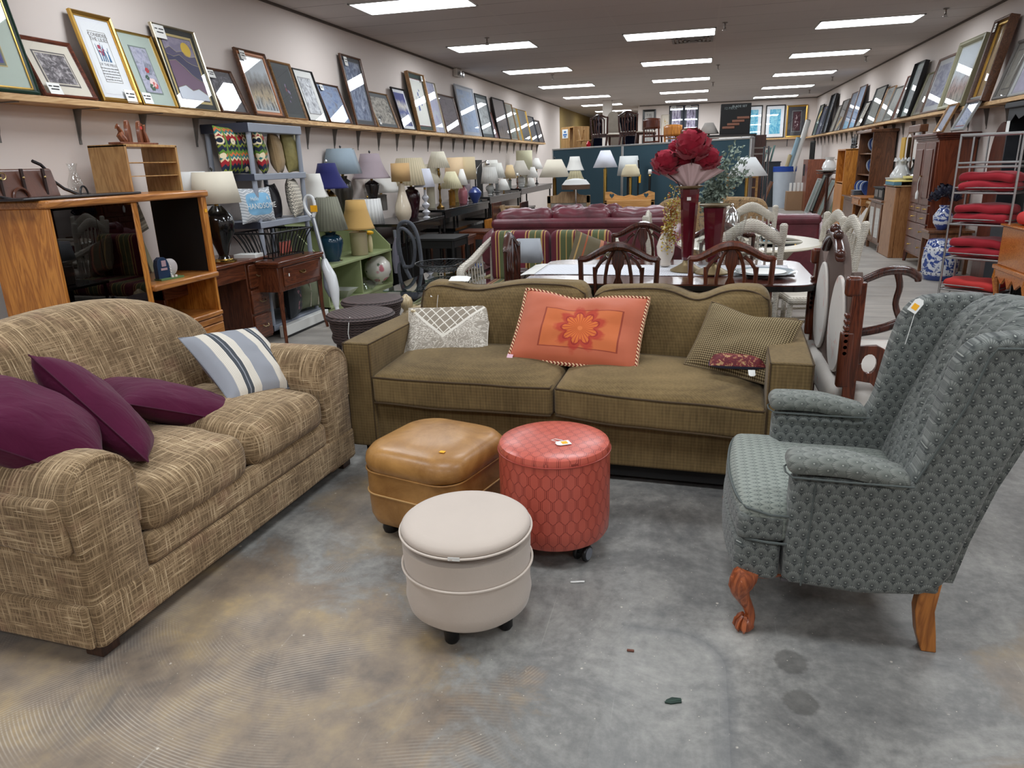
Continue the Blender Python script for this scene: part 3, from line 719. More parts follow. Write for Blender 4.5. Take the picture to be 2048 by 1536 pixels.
b = B(); b.grid(lambda u, v: ((u*2-1)*.127, (v*2-1)*.077, -.022*max(0, (1-(u*2-1)**4)*(1-(v*2-1)**4))**.5), 14, 10, True); b.obj('satin_underside', plain('blue_satin', srgb(78, 92, 142), .35), t, sharp=170)
ctag(t, (.06, -.085, -.012), (-.5, 0, PI+.1), .03, .04, False)
p = PZ(1378, 732, .50); b = B(); b.M = T(p.x, p.y, .505) @ RZ(-.3); b.box(-.03, .03, -.01, .01, 0, .002); top(b.obj('paper_tag', plain('tan_paper', srgb(235, 214, 180), .7)), 'small tan paper tag on the olive seat left of the checked pillow', 'tag')

# ---- ottomans
def m_leather(name, c1, c2, rough=.38, coat=.25):
    n = N(name); v = n.co(); f = n.noise(v, 5, 5, .65, .6)
    cr = n.vor(n.mp(v, 1), 160); n.bump(n.m('ADD', cr, n.m('MULTIPLY', n.noise(v, 14, 3), .6)), .12, .002)
    return n.done(n.ramp(f, [(.3, c1), (.7, c2)]), n.ramp(f, [(.3, rough+.1), (.7, rough-.05)]), coat=coat, coatr=.25)
TAN = m_leather('tan_leather', srgb(132, 88, 38), srgb(186, 138, 78))
TANP = plain('tan_piping', srgb(186, 146, 92), .5)
BLK = plain('black_plastic', srgb(20, 20, 22), .35)
def sq_prof(b, rows, r, n=40, c=(0, 0, 0)):
    """rounded-square stack: rows of (half size, z)"""
    vs, fs = [], []
    for hs, z in rows:
        rr = min(r, hs)
        for k in range(n):
            q, t = divmod(k, n//4); a = PI/2*(q+t/(n//4-1) if n//4 > 1 else q)
            cx, cy = [(1, 1), (-1, 1), (-1, -1), (1, -1)][q]
            vs.append((c[0]+cx*(hs-rr)+rr*cos(a), c[1]+cy*(hs-rr)+rr*sin(a), c[2]+z))
    for i in range(len(rows)-1):
        for k in range(n): l = (k+1) % n; fs.append((i*n+k, i*n+l, (i+1)*n+l, (i+1)*n+k))
    fs.append(tuple(range(n-1, -1, -1))); fs.append(tuple((len(rows)-1)*n+k for k in range(n)))
    return b.add(vs, fs)
def sq_ring(hs, r, z, n=40):
    pts = []
    for k in range(n):
        q, t = divmod(k, n//4); a = PI/2*(q+t/(n//4-1)); cx, cy = [(1, 1), (-1, 1), (-1, -1), (1, -1)][q]
        pts.append((cx*(hs-r)+r*cos(a), cy*(hs-r)+r*sin(a), z))
    return pts
TO = thing('ottoman', 'square tan leather storage ottoman with a padded lid', 'ottoman', (-1.01, 2.585, 0), -.27)
hs = .232
b = B(); sq_prof(b, [(hs*.86, .055), (hs*.93, .065), (hs*.975, .10), (hs*.985, .20), (hs*.985, .292)], .09); b.obj('body', TAN, TO, sharp=60)
b = B(); sq_prof(b, [(hs*.985, .296), (hs*1.02, .305), (hs*1.035, .33), (hs*1.02, .358), (hs*.95, .382), (hs*.85, .394), (hs*.5, .402), (hs*.1, .404)], .12); b.obj('lid', TAN, TO, sharp=60)
b = B(); b.tube(sq_ring(hs*.993, .09, .20), .004, 6, closed=True); b.obj('piping', TANP, TO)
b = B(); b.tube(sq_ring(hs*1.005, .10, .297), .004, 6, closed=True); b.obj('lid_piping', TAN, TO)
for x in (-1, 1):
    for y in (-1, 1):
        b = B(); b.lathe([(.028, 0), (.034, .02), (.026, .06)], (x*.15, y*.15, 0), 14); b.obj('foot', BLK, TO)
b = B(); b.M = T(.13, -.135, .3995) @ RZ(.1); b.box(-.011, .011, -.009, .009, 0, .0012); b.obj('price_sticker', STICK, TO, 'yellow sticker', smooth=False)
SUEDE = plain('cream_suede', srgb(197, 184, 172), .9, var=.07, vs=5, bump=.1, bs=150, sheen=.3)
SUEDEP = plain('cream_suede_piping', srgb(212, 200, 188), .85)
WO = thing('ottoman', 'round cream suede ottoman, nearest of the three', 'ottoman', (-.682, 1.963, 0))
b = B(); b.lathe([(.14, .066), (.175, .07), (.199, .092), (.207, .13), (.203, .16), (.208, .318)], n=64); b.obj('body', SUEDE, WO)
b = B(); b.lathe([(.206, .352), (.209, .360), (.206, .370), (.196, .378), (.17, .383), (.1, .386), (0.001, .387)], n=64); b.obj('lid', SUEDE, WO)
for z, r in ((.350, .2115), (.236, .2115)):
    b = B(); b.tube([(r*cos(2*PI*k/64), r*sin(2*PI*k/64), z) for k in range(64)], .0042, 6, closed=True); b.obj('piping', SUEDEP, WO)
for a in (-1.75, -.2, 1.4, 2.9):
    b = B(); b.lathe([(.018, 0), (.024, .01), (.024, .03), (.03, .06)], (.13*cos(a), .13*sin(a), 0), 14); b.obj('foot', BLK, WO)
b = B(); b.box(-.018, .018, .0, .0015, -.006, .006, T(.03, -.213, .353) @ RZ(.1)); b.obj('torn_edge', PAPER, WO, smooth=False)
def m_trellis(side):
    n = N('coral_trellis_vinyl_'+('side' if side else 'top')); v = n.co('UV' if side else 'Object'); x, y, z = n.sep(v)
    if side: u, w = n.m('MULTIPLY', x, 30.), n.m('MULTIPLY', y, 5.)
    else: u, w = n.m('MULTIPLY', x, 22.7), n.m('MULTIPLY', y, 15.)
    cs = n.m('MULTIPLY', n.m('MINIMUM', n.m('MAXIMUM', n.m('MULTIPLY', n.m('COSINE', n.m('MULTIPLY', w, 2*PI)), 1.7), -1.), 1.), .25)
    def ln(off, s, sc):
        f = n.m('ABSOLUTE', n.m('SUBTRACT', n.m('FRACT', n.m('ADD', n.m('ADD', u, n.m('MULTIPLY', cs, s)), off)), .5)); return n.m('LESS_THAN', f, sc)
    l = n.m('MAXIMUM', n.m('MAXIMUM', ln(.0, 1., .035), ln(.5, -1., .035)), n.m('MAXIMUM', ln(.0, .45, .02), ln(.5, -.45, .02)))
    base = n.mix(n.noise(n.co(), 6, 3), srgb(184, 82, 66), srgb(206, 100, 82))
    n.bump(l, -.12, .002)
    return n.done(n.mix(n.m('MULTIPLY', l, .75), base, srgb(112, 34, 30)), .36, coat=.2, coatr=.2)
RO_ = thing('ottoman', 'round coral vinyl ottoman with a trellis pattern on casters', 'ottoman', (-.495, 2.50, 0))
b = B(); b.lathe([(.17, .078), (.2, .082), (.21, .10), (.213, .16), (.213, .42)], n=64)
b.uv = [(u, .078+(b.v[i][2]-.078)*1.0) for i, (u, w_) in enumerate(b.uv)]; b.uv = [(u, w_*2.2) for u, w_ in b.uv]
b.obj('body', m_trellis(True), RO_)
b = B(); b.lathe([(.213, .421), (.214, .432), (.208, .446), (.19, .454), (.12, .459), (0.001, .460)], n=64); b.obj('seat_top', m_trellis(False), RO_)
b = B(); b.tube([(.2145*cos(2*PI*k/64), .2145*sin(2*PI*k/64), .421) for k in range(64)], .003, 6, closed=True); b.obj('piping', plain('coral_piping', srgb(160, 66, 54), .4), RO_)
WHEEL = plain('grey_wheel', srgb(120, 124, 132), .4)
for a in (-.65, -2.45, .9, 2.3):
    c = Vector((.155*cos(a), .155*sin(a), 0)); h = B(); h.M = T(*c) @ RZ(a+PI/2+.3)
    h.lathe([(.012, .058), (.012, .08)], n=10).box(-.014, .014, -.012, .012, .03, .062); o = h.obj('caster', BLK, RO_)
    for s in (-1, 1):
        w_ = B(); w_.M = T(*c) @ RZ(a+PI/2+.3) @ T(0, s*.019, .032) @ RX(PI/2); w_.lathe([(.01, -.008), (.029, -.008), (.032, -.004), (.032, .004), (.029, .008), (.01, .008)], n=24); w_.obj('wheel', BLK, o)
        w_ = B(); w_.M = T(*c) @ RZ(a+PI/2+.3) @ T(0, s*.028, .032) @ RX(PI/2); w_.lathe([(0.001, -.0015), (.024, -.0015), (.024, .0015), (.001, .0015)], n=20); w_.obj('wheel_cap', WHEEL, o, 'grey wheel cover')
ctag(RO_, (.07, -.05, .462), (0, 0, 2.1), .04, .055)
b = B(); b.tube([(.03, -.06, .463), (-.0, -.05, .466), (.01, -.03, .463), (.04, -.04, .464)], .0015, 4); b.obj('tag_string', PAPER, RO_)
# ================================================================== WING CHAIR
def m_scale(name, plane, c1, c2, c3, su=27., sv=34., tight=False):
    n = N(name); v = n.co(); x, y, z = n.sep(v)
    u, w = {'xz': (x, z), 'yz': (n.m('ADD', y, x), z), 'xy': (n.m('ADD', y, z), x)}[plane]
    u = n.m('MULTIPLY', n.m('ADD', u, n.m('MULTIPLY', n.noise(v, 3, 1), .01)), su); w = n.m('MULTIPLY', w, sv/2)
    if plane == 'xy': w = n.m('MULTIPLY', w, -1.)
    def mot(ou, ow):
        a = n.m('SUBTRACT', n.m('FRACT', n.m('ADD', u, ou)), .5); b_ = n.m('SUBTRACT', n.m('FRACT', n.m('ADD', w, ow)), .5)
        b2 = n.m('MULTIPLY', b_, 2.); return a, b2, n.m('SQRT', n.m('ADD', n.m('MULTIPLY', a, a), n.m('MULTIPLY', b2, b2)))
    a1, b1, d1 = mot(0., 0.); a2, b2, d2 = mot(.5, .5)
    k = n.m('LESS_THAN', d1, d2)
    def sel(p, q): return n.m('ADD', n.m('MULTIPLY', p, k), n.m('MULTIPLY', q, n.m('SUBTRACT', 1., k)))
    a, b_, d = sel(a1, a2), sel(b1, b2), sel(d1, d2)
    an = n.m('ARCTAN2', a, n.m('ADD', b_, .28))
    st = n.m('SINE', n.m('MULTIPLY', an, 26.))
    r2 = n.m('SQRT', n.m('ADD', n.m('MULTIPLY', n.m('MULTIPLY', a, a), 1.3), n.m('POWER', n.m('ADD', n.m('MULTIPLY', b_, .75), .2), 2.)))
    ring = n.ramp(r2, [(.10, .1), (.2, .55), (.48, 1.), (.58, .8), (.65, .05)])
    f = n.m('MULTIPLY', ring, n.m('ADD', .72, n.m('MULTIPLY', st, .28)))
    f = n.m('MULTIPLY', f, n.ramp(b_, [(0.0, .75), (.35, 1.)])) if not tight else f
    c = n.mix(f, c1, c2)
    c = n.mix(n.ramp(n.m('SQRT', n.m('ADD', n.m('MULTIPLY', a, a), n.m('POWER', n.m('ADD', b_, .20), 2.))), [(.05, .8), (.08, 0.)]), c, c3)
    n.bump(n.m('ADD', f, n.m('MULTIPLY', n.noise(v, 300, 1), .5)), .2, .002)
    return n.done(c, .85, spec=.2, sheen=.15)
SG1, SG2, SG3 = srgb(58, 62, 62), srgb(138, 142, 137), srgb(166, 170, 162)
GSIDE = m_scale('sage_peacock_weave_side', 'xz', SG1, SG2, SG3)
GFRONT = m_scale('sage_peacock_weave_front', 'yz', SG1, SG2, SG3)
GSEAT = m_scale('sage_peacock_weave_seat', 'xy', srgb(88, 95, 92), srgb(164, 170, 160), SG3, 38., 34., True)
GPIPE = plain('sage_piping', srgb(82, 88, 86), .8)
CARVE = wood('carved_reddish_wood', srgb(112, 52, 28), srgb(176, 96, 56), .35, ring=14)
HONEY = wood('honey_leg_wood', srgb(132, 74, 26), srgb(184, 116, 52), .35)
WC = thing('wing_chair', 'sage green wing chair with a peacock weave and carved claw front feet', 'armchair', (0, 2.05, 0), 0)
def smooth_poly(pts, it=2):
    for _ in range(it):
        q = []
        for i in range(len(pts)):
            a, b_ = Vector(pts[i]), Vector(pts[(i+1) % len(pts)]); q += [a*.75+b_*.25, a*.25+b_*.75]
        pts = [tuple(p) for p in q]
    return pts
XZ = Matrix(((1, 0, 0, 0), (0, 0, -1, 0), (0, 1, 0, 0), (0, 0, 0, 1)))       # polygon xy -> xz, extrusion towards -y
# outer side, below the arm and up into the wing; local y 0 near .. .66 far
prof = [(.300, .205), (.298, .40), (.300, .555), (.45, .562), (.60, .545), (.635, .62), (.662, .80), (.690, .930), (.735, .985), (.83, 1.0), (.945, 1.0), (.925, .86), (.865, .70), (.815, .55), (.775, .38), (.752, .26), (.70, .208), (.52, .190)]
for side in (0, 1):
    y0, y1 = ((0, .085), (.575, .66))[side]
    b = B(); poly = []
    cor = []
    for i, p in enumerate(prof):
        a, c_ = Vector(prof[i-1]), Vector(prof[(i+1) % len(prof)]); p = Vector(p)
        cor += [tuple(p+(a-p)*min(.3, .02/(a-p).length)), tuple(p+(c_-p)*min(.3, .02/(c_-p).length))]
    b.prism(cor, -y1, -y0, XZ)
    o = b.obj('side_panel', GSIDE, WC, sharp=60); q = o.modifiers.new('b', 'BEVEL'); q.width = .022; q.segments = 4; q.limit_method = 'ANGLE'; q.angle_limit = .9
    yy = y0-.001 if side == 0 else y1+.001
    b = B(); b.tube([(.352, yy, .205), (.362, yy, .40), (.366, yy, .55)], .0028, 6); b.obj('front_seam', GPIPE, o)
    b = B(); b.tube([(.625, yy, .57), (.72, yy, .80), (.755, yy, .935), (.77, yy, .962), (.93, yy, .965)], .0035, 6); b.obj('wing_piping', GPIPE, o)
    # padded arm
    b = B(); yc = (y0+y1)/2
    b.rb((.452, yc, .588), (.335, .112, .062), .03, 10, lambda p, h: Vector((p.x, p.y*(1.03-.25*max(0, p.x/h[0]-.2)), p.z+.010*(1-(p.x/h[0]+.5)**2)-.018*max(0, p.x/h[0]))))
    a = b.obj('arm_pad', m_scale('sage_peacock_weave_arm', 'xy', srgb(90, 94, 90), srgb(142, 146, 139), SG3, 24., 26.) if side == 0 else bpy.data.materials['sage_peacock_weave_arm'], WC, sharp=70)
    b = B(); b.tube([(.62, yc-.056, .560), (.45, yc-.058, .562), (.30, yc-.054, .564), (.284, yc-.02, .566), (.284, yc+.02, .566), (.30, yc+.054, .564), (.45, yc+.058, .562), (.62, yc+.056, .560)], .003, 6); b.obj('arm_piping', GPIPE, a)
    # inner wing
b = B(); b.box(.30, .74, .03, .63, .20, .31); b.obj('seat_deck', GFRONT, WC, bevel=.01)
b = B()
def f(p, h):
    w = 1-(p.y/h[1])**2
    return Vector((p.x-.030*w*(p.x < 0), p.y, p.z-.012*(1-w)))
b.rb((.225, .33, .272), (.13, .62, .132), .022, 10, f); b.obj('front_rail', GFRONT, WC, sharp=60)
b = B()
def f(p, h):
    k = max(0, (1-(p.x/h[0])**4)*(1-(p.y/h[1])**4)); x = p.x
    w = 1-(p.y/h[1])**2
    if p.x < 0: x -= .028*w
    yy = p.y*(1 if p.x < -h[0]*.5 else .80)
    return Vector((x, yy, p.z+(.030*k+.010*(p.x < 0)*(-p.x/h[0]) if p.z > 0 else 0)))
b.rb((.43, .33, .385), (.52, .62, .115), .03, 14, f); cu = b.obj('seat_cushion', GSEAT, WC, sharp=70)
b = B(); b.rb((.428, .33, .376), (.53, .628, .088), .02, 14, lambda p, h: Vector((p.x-(.028*(1-(p.y/h[1])**2) if p.x < 0 else 0), p.y*(1 if p.x < -h[0]*.5 else .80), p.z))); b.obj('cushion_border', GFRONT, cu, sharp=60)
for z, k in ((.4265, 0), (.334, .004)):
    b = B(); pts = [(.36, .012, z-.002), (.25, .010, z)]
    for i in range(17):
        u = -1+i/8; pts.append((.171+k-.031*(1-u*u)+.012*abs(u)**8+.0, .33+u*.306, z+.012*(1-u*u)*0+.012*(z > .4)))
    pts += [(.25, .65, z), (.36, .648, z-.002)]
    b.tube(pts, .0042, 6); b.obj('cushion_piping', GPIPE, cu)
# channel-tufted back, leaning
b = B()
def back(u, v):
    y = .075+.51*u; t = v
    top = 1.02-.045*(2*u-1)**2
    z = .40+(top-.40)*min(1, t/.8) if t < .8 else top
    ch = abs(sin(u*PI*6))**.6*.016*(min(1, t*3))
    x = .665+.20*min(1, t/.8)**1.1
    if t <= .8:
        x -= ch; z = .40+(top-.40)*(t/.8); 
        if t > .66: k = (t-.66)/.14; x += .035*k*k
    else:
        k = (t-.8)/.2; x = x+.035+.10*k; z = top+ch*.8*(1-k*.6)-.012*k+.014*sin(PI*k)
    return (x, y, z)
b.grid(back, 72, 34, flip=False); b.obj('backrest', GFRONT, WC, sharp=80, solid=-.01)
b = B(); b.prism([(.74, .24), (.775, .38), (.84, .62), (.925, .86), (.965, 1.0), (.985, 1.0), (.955, .86), (.90, .70), (.845, .55), (.80, .38), (.775, .24)], -.62, -.04, XZ); b.obj('outside_back', GFRONT, WC)
# legs
def cab(x, y, s, dx, dy):
    """cabriole leg with carved knee, ankle and claw-and-ball foot"""
    d = Vector((dx, dy, 0)).normalized()
    path = [(.02, .222, .036), (.028, .20, .040), (.038, .175, .038), (.040, .15, .031), (.028, .12, .0215), (.012, .09, .0165), (.002, .06, .0155), (.004, .042, .019), (.012, .028, .027), (.014, .015, .027), (.012, .004, .02)]
    b = B(); b.tube([(x+d.x*(p[0]-.015), y+d.y*(p[0]-.015), p[1]) for p in path], [p[2] for p in path], 14, sm=3)
    o = b.obj('front_leg', CARVE, WC, 'carved reddish cabriole leg')
    for k in range(4):                       # claws
        a = math.atan2(d.y, d.x)+(-1.1+.72*k)
        b = B(); b.tube([(x+cos(a)*.012, y+sin(a)*.012, .055), (x+cos(a)*.028, y+sin(a)*.028, .038), (x+cos(a)*.033, y+sin(a)*.033, .018), (x+cos(a)*.026, y+sin(a)*.026, .003)], [.006, .008, .007, .003], 6); b.obj('claw', CARVE, o)
    b = B()                                   # scrolls on the knee
    for sg in (-1, 1):
        c = Vector((x, y, .185))+d*.036+Vector((-d.y, d.x, 0))*sg*.016
        pts = [(c.x+(-d.y)*sg*r*cos(t), c.y+d.x*sg*r*cos(t), c.z+r*sin(t)) for t, r in ((i*.6, .004+.0024*i*.6) for i in range(14))]
        b.tube(pts, .0032, 5)
    b.tube([(x+d.x*.052, y+d.y*.052, .20), (x+d.x*.058, y+d.y*.058, .17), (x+d.x*.045, y+d.y*.045, .135)], [.008, .007, .003], 6)
    b.tube([(x+d.x*.03, y+d.y*.03, .215), (x+.06, y+(.01 if dy < 0 else -.01), .20), (x+.10, y+(.012 if dy < 0 else -.012), .205)], [.016, .010, .003], 8)
    b.obj('knee_carving', CARVE, o)
cab(.205, .035, 1, -1, -.35); cab(.205, .625, 1, -1, .35)
for y in (.055, .605):
    b = B(); pts = [(.722, .235), (.715, .14), (.728, .06), (.748, .0)]
    poly = [(x-.030, z) for x, z in pts]+[(x+.024 if z > .02 else x+.012, z) for x, z in reversed(pts)]
    b.prism(poly, -(y+.022), -(y-.022), XZ); b.obj('rear_leg', HONEY, WC, 'plain honey coloured splayed leg', bevel=.003, sharp=60)
b = B(); b.rb((.325, .05, .192), (.05, .02, .012), .005, 3); b.obj('torn_dust_cover', plain('grey_dust_cloth', srgb(96, 92, 94), .9), WC, 'loose scrap of grey lining')
p = PY(1832, 612, 2.62); ctag(WC, (p.x-.012, p.y-2.05-.0, p.z-.02), (1.35, .5, -.45), .03, .05)
b = B(); q = Vector((p.x, p.y-2.05, p.z)); b.tube([q+Vector((.02, 0, .02)), q+Vector((0, 0, -.02)), q+Vector((-.015, -.01, -.10)), q+Vector((-.02, -.01, -.13))], .0011, 4); b.obj('tag_string', PAPER, WC)

# ================================================================== CARVED SETTEE (seen from behind its left end)
MAHO = wood('dark_mahogany', srgb(34, 14, 10), srgb(72, 34, 24), .25, coat=.4)
MAHOR = wood('red_mahogany', srgb(54, 22, 13), srgb(104, 50, 30), .28, coat=.4)
MBACK = plain('worn_brown_back_board', srgb(92, 74, 66), .6, var=.15, vs=4)
def m_blossom():
    n = N('cream_blossom_damask'); v = n.co(); f = n.noise(n.mp(v, (1, 1, 1)), 9, 4, .6, 1.2)
    g = n.noise(n.mp(v, (90, 6, 6)), 1, 2)
    c = n.mix(n.m('MULTIPLY', g, .35), srgb(214, 208, 200), srgb(178, 170, 164))
    c = n.mix(n.ramp(f, [(.60, 0.), (.66, .7)]), c, srgb(206, 150, 138))
    return n.done(c, .55, spec=.3, sheen=.2)
BLOS = m_blossom()
# the back runs from A (near the olive sofa arm, far) to the near post; work it out on the floor plan
p0 = PZ(1637, 470, 1.06); p1 = PZ(1718, 560, 1.0)
SE = thing('settee', 'antique carved mahogany settee with padded oval back panels and cream blossom seat', 'settee', (.70, 3.40, -.03), 0)
# local: back lies along local x (0 near post .. 1.15 far post) ; seat extends along local -y
SE.rotation_euler = (0, 0, math.atan2(1.05, .0)); L = 1.02
YZm = Matrix(((1, 0, 0, 0), (0, 0, -1, 0), (0, 1, 0, 0), (0, 0, 0, 1)))
lean = Matrix.Rotation(-.0, 4, 'X')
b = B(); b.M = lean
out = [(0, .40), (.0, .93), (.04, .985), (.10, .975), (.14, .93), (.22, .92), (.27, .955), (.33, 1.02), (.40, 1.07), (.47, 1.10), (.54, 1.105), (.60, 1.09), (.66, 1.05), (.73, 1.0), (.80, .93), (.86, .93), (.92, .985), (.98, .99), (L, .95), (L, .40), (.90, .36), (.74, .44), (.64, .46), (L/2, .40), (.38, .46), (.28, .44), (.12, .36)]
b.prism(out, -.018, .018, YZm); b.obj('back_board', MBACK, SE, 'worn brown unpolished back board', bevel=.004)
for cx in (.27, .75):
    b = B(); b.M = lean; n_ = 40; ov = []
    for k in range(n_):
        a = 2*PI*k/n_; ov.append((cx+.185*cos(a)*(1-.12*sin(a)), .70+.235*sin(a)))
    b.prism(ov, .016, .022, YZm); pz = b.obj('back_panel', BLOS, SE, 'cream blossom oval on the rear', bevel=.006, sharp=60)
    b = B(); b.M = lean; b.tube([(q[0], -.030, q[1]) for q in ov], .0045, 6, closed=True); b.obj('nail_trim', plain('faded_pink_gimp', srgb(186, 150, 140), .8), pz)
    b = B(); b.M = lean; b.prism([(cx+(q[0]-cx)*1.0, q[1]) for q in ov], -.035, -.018, YZm); b.obj('front_pad', BLOS, SE, bevel=.012, sharp=60)
b = B(); b.M = lean
for x0, h0 in ((.30, 1.03), (.40, 1.11), (.50, 1.13), (.60, 1.10), (.69, 1.04)):
    b.ball((x0, .035, h0), .026, 10)
b.rb((.50, .035, 1.085), (.44, .05, .04), .018, 8, lambda p, h: Vector((p.x, p.y, p.z-.10*(p.x/h[0])**2+.02)))
b.obj('crest_carving', MAHO, SE, 'carved dark crest')
for x in (-.02, L+.02):
    b = B(); b.M = lean
    prof2 = [(.024, .0), (.026, .40)]
    b.box(x-.018, x+.018, -.025, .03, .02, .95)
    for k in range(7): b.rod((x-.02, .038, .80-.028*k), (x+.02, .038, .80-.028*k), .012, 8)
    b.rb((x, .025, .93), (.045, .07, .09), .018, 3); b.rb((x, .03, .60), (.04, .06, .26), .012, 3)
    b.obj('post', MAHOR, SE, 'reddish mahogany post with reeded carving', bevel=.003)
def arm_set(x):
    b = B()
    b.tube([(x, .02, .72), (x, .12, .745), (x, .24, .80), (x, .34, .845), (x, .44, .85), (x, .50, .82), (x, .51, .79)], [.020, .020, .022, .025, .027, .024, .016], 10, sm=4)
    b.tube([(x, .40, .84), (x, .42, .76), (x, .41, .66), (x, .45, .56), (x, .50, .47)], [.02, .018, .017, .02, .026], 10, sm=4)
    o = b.obj('arm', MAHO, SE)
    b = B(); out = [(.02, .66), (.10, .665), (.165, .63), (.19, .57), (.20, .50), (.25, .44), (.31, .41), (.31, .37), (.22, .36), (.14, .44), (.09, .49), (.02, .50)]
    YZ2 = Matrix(((0, 0, 1, x-.012), (1, 0, 0, 0), (0, 1, 0, 0), (0, 0, 0, 1)))
    hole = [(.075+.032*cos(2*PI*k/14), .58+.045*sin(2*PI*k/14)) for k in range(14)]
    # bracket with a round hole: outline joined to the hole by a slit
    poly = [(.02, .58)]+[(.075-.032*cos(2*PI*k/14), .58+.045*sin(2*PI*k/14)) for k in range(15)]+[(.02, .5795)]+out[::-1][0:]+[]
    poly = [(.02, .581)]+[(.075-.032*cos(2*PI*k/14), .58+.045*sin(2*PI*k/14)+(.0005 if k == 0 else 0)) for k in range(14)]+[(.043, .5795), (.02, .5795)]+[p_ for p_ in reversed(out)]
    b.prism(poly, 0, .024, YZ2); b.obj('arm_bracket', MAHOR, o, bevel=.002)
SETM = Matrix.Scale(-1, 4, (0, 1, 0))
arm_set(0.0); arm_set(L)
for o in [q for q in bpy.data.objects if q.parent == SE and q.name.startswith('arm')]:
    for v in o.data.vertices: v.co.y = -v.co.y
    o.data.flip_normals()
    for ch in [q for q in bpy.data.objects if q.parent == o]:
        for v in ch.data.vertices: v.co.y = -v.co.y
        ch.data.flip_normals()
b = B(); b.rb((L/2, -.29, .395), (L-.02, .56, .13), .05, 12, lambda p, h: Vector((p.x, p.y, p.z+.03*(p.z > 0)*(1-(p.x/h[0])**2)))); b.obj('seat', BLOS, SE, sharp=70)
b = B(); b.box(.0, L, -.58, .02, .27, .335); b.obj('seat_frame', MAHO, SE, bevel=.006)
b = B(); b.rb((L/2, .03, .385), (L-.06, .09, .14), .045, 8); b.obj('seat_roll', BLOS, SE, 'cream blossom padding showing behind the back board', sharp=70)
for x in (.03, L-.03):
    b = B(); b.tube([(x, .03, .30), (x, .05, .20), (x, .08, .10), (x, .11, .03)], [.026, .022, .018, .016], 10); b.obj('rear_leg', MAHOR, SE)
    b = B(); b.tube([(x, -.53, .30), (x, -.55, .22), (x, -.545, .12), (x, -.55, .06)], [.035, .034, .02, .022], 12); o = b.obj('front_leg', MAHO, SE)
    b = B(); b.M = T(x, -.55, .022) @ RY(PI/2); b.lathe([(.006, -.012), (.021, -.012), (.021, .012), (.006, .012)], n=14); b.obj('caster', metal('brass_caster', (.55, .45, .25), .35), o)
# ================================================================== FRAMED PICTURES
PANE = glass_mat('picture_glass', (1, 1, 1), 0.0, .03)
def art(name, kind, cols, seed=0):
    """procedural picture: land, ink, floral, abstract"""
    n = N('art_'+name); v = n.co('UV'); x, y, z = n.sep(v)
    vv = n.mp(v, 1, loc=(seed*1.7, seed*.9, 0)); c = [srgb(*q) for q in cols]
    if kind == 'land':
        f = n.m('ADD', y, n.m('MULTIPLY', n.m('SUBTRACT', n.noise(n.mp(vv, (3, 2, 1)), 1.6, 5, .6), .5), .5))
        k = len(c); col = n.ramp(f, [(i/k, c[i]) for i in range(k)])
        tr = n.ramp(n.m('MULTIPLY', n.noise(n.mp(vv, (9, 2.5, 1)), 1.5, 6, .7), n.ramp(y, [(0, 1.1), (.5, 1.), (.9, .6)])), [(.54, 0.), (.6, .75)])
        col = n.mix(tr, col, srgb(44, 42, 40))
    elif kind == 'ink':
        f = n.noise(n.mp(vv, (4, 4, 1)), 1.5, 8, .72, .6); col = n.ramp(f, [(.35, c[0]), (.5, c[1]), (.62, c[2 % len(c)])])
    elif kind == 'floral':
        d = n.vor(n.mp(vv, (7, 7, 1)), 1, out='Distance'); cc = n.vor(n.mp(vv, (7, 7, 1)), 1, out='Color')
        hue = n.nd('ShaderNodeSeparateXYZ'); n.t.links.new(cc, hue.inputs[0])
        r = n.m('SQRT', n.m('ADD', n.m('POWER', n.m('SUBTRACT', x, .5), 2.), n.m('POWER', n.m('MULTIPLY', n.m('SUBTRACT', y, .48), .8), 2.)))
        m_ = n.m('MULTIPLY', n.ramp(d, [(.35, 1.), (.42, 0.)]), n.ramp(n.m('ADD', r, n.m('MULTIPLY', n.noise(vv, 6, 2), .2)), [(.36, 1.), (.4, 0.)]))
        col = n.mix(m_, c[0], n.ramp(hue.outputs[0], [(i/max(1, len(c)-1), c[i]) for i in range(1, len(c))], 'CONSTANT') if len(c) > 2 else c[1])
    else:
        f = n.noise(n.mp(vv, (2.2, 3, 1)), 1.5, 4, .5, 1.2); k = len(c); col = n.ramp(f, [(.3+.4*i/(k-1), c[i]) for i in range(k)])
    return n.done(col, .6)
MATS = {}
def cm(*rgb, rough=.6, metal_=0):
    k = (rgb, rough, metal_)
    if k not in MATS: MATS[k] = plain('tone_%d_%d_%d_%d' % (*rgb, int(rough*100)), srgb(*rgb), rough, metal_, var=.05)
    return MATS[k]
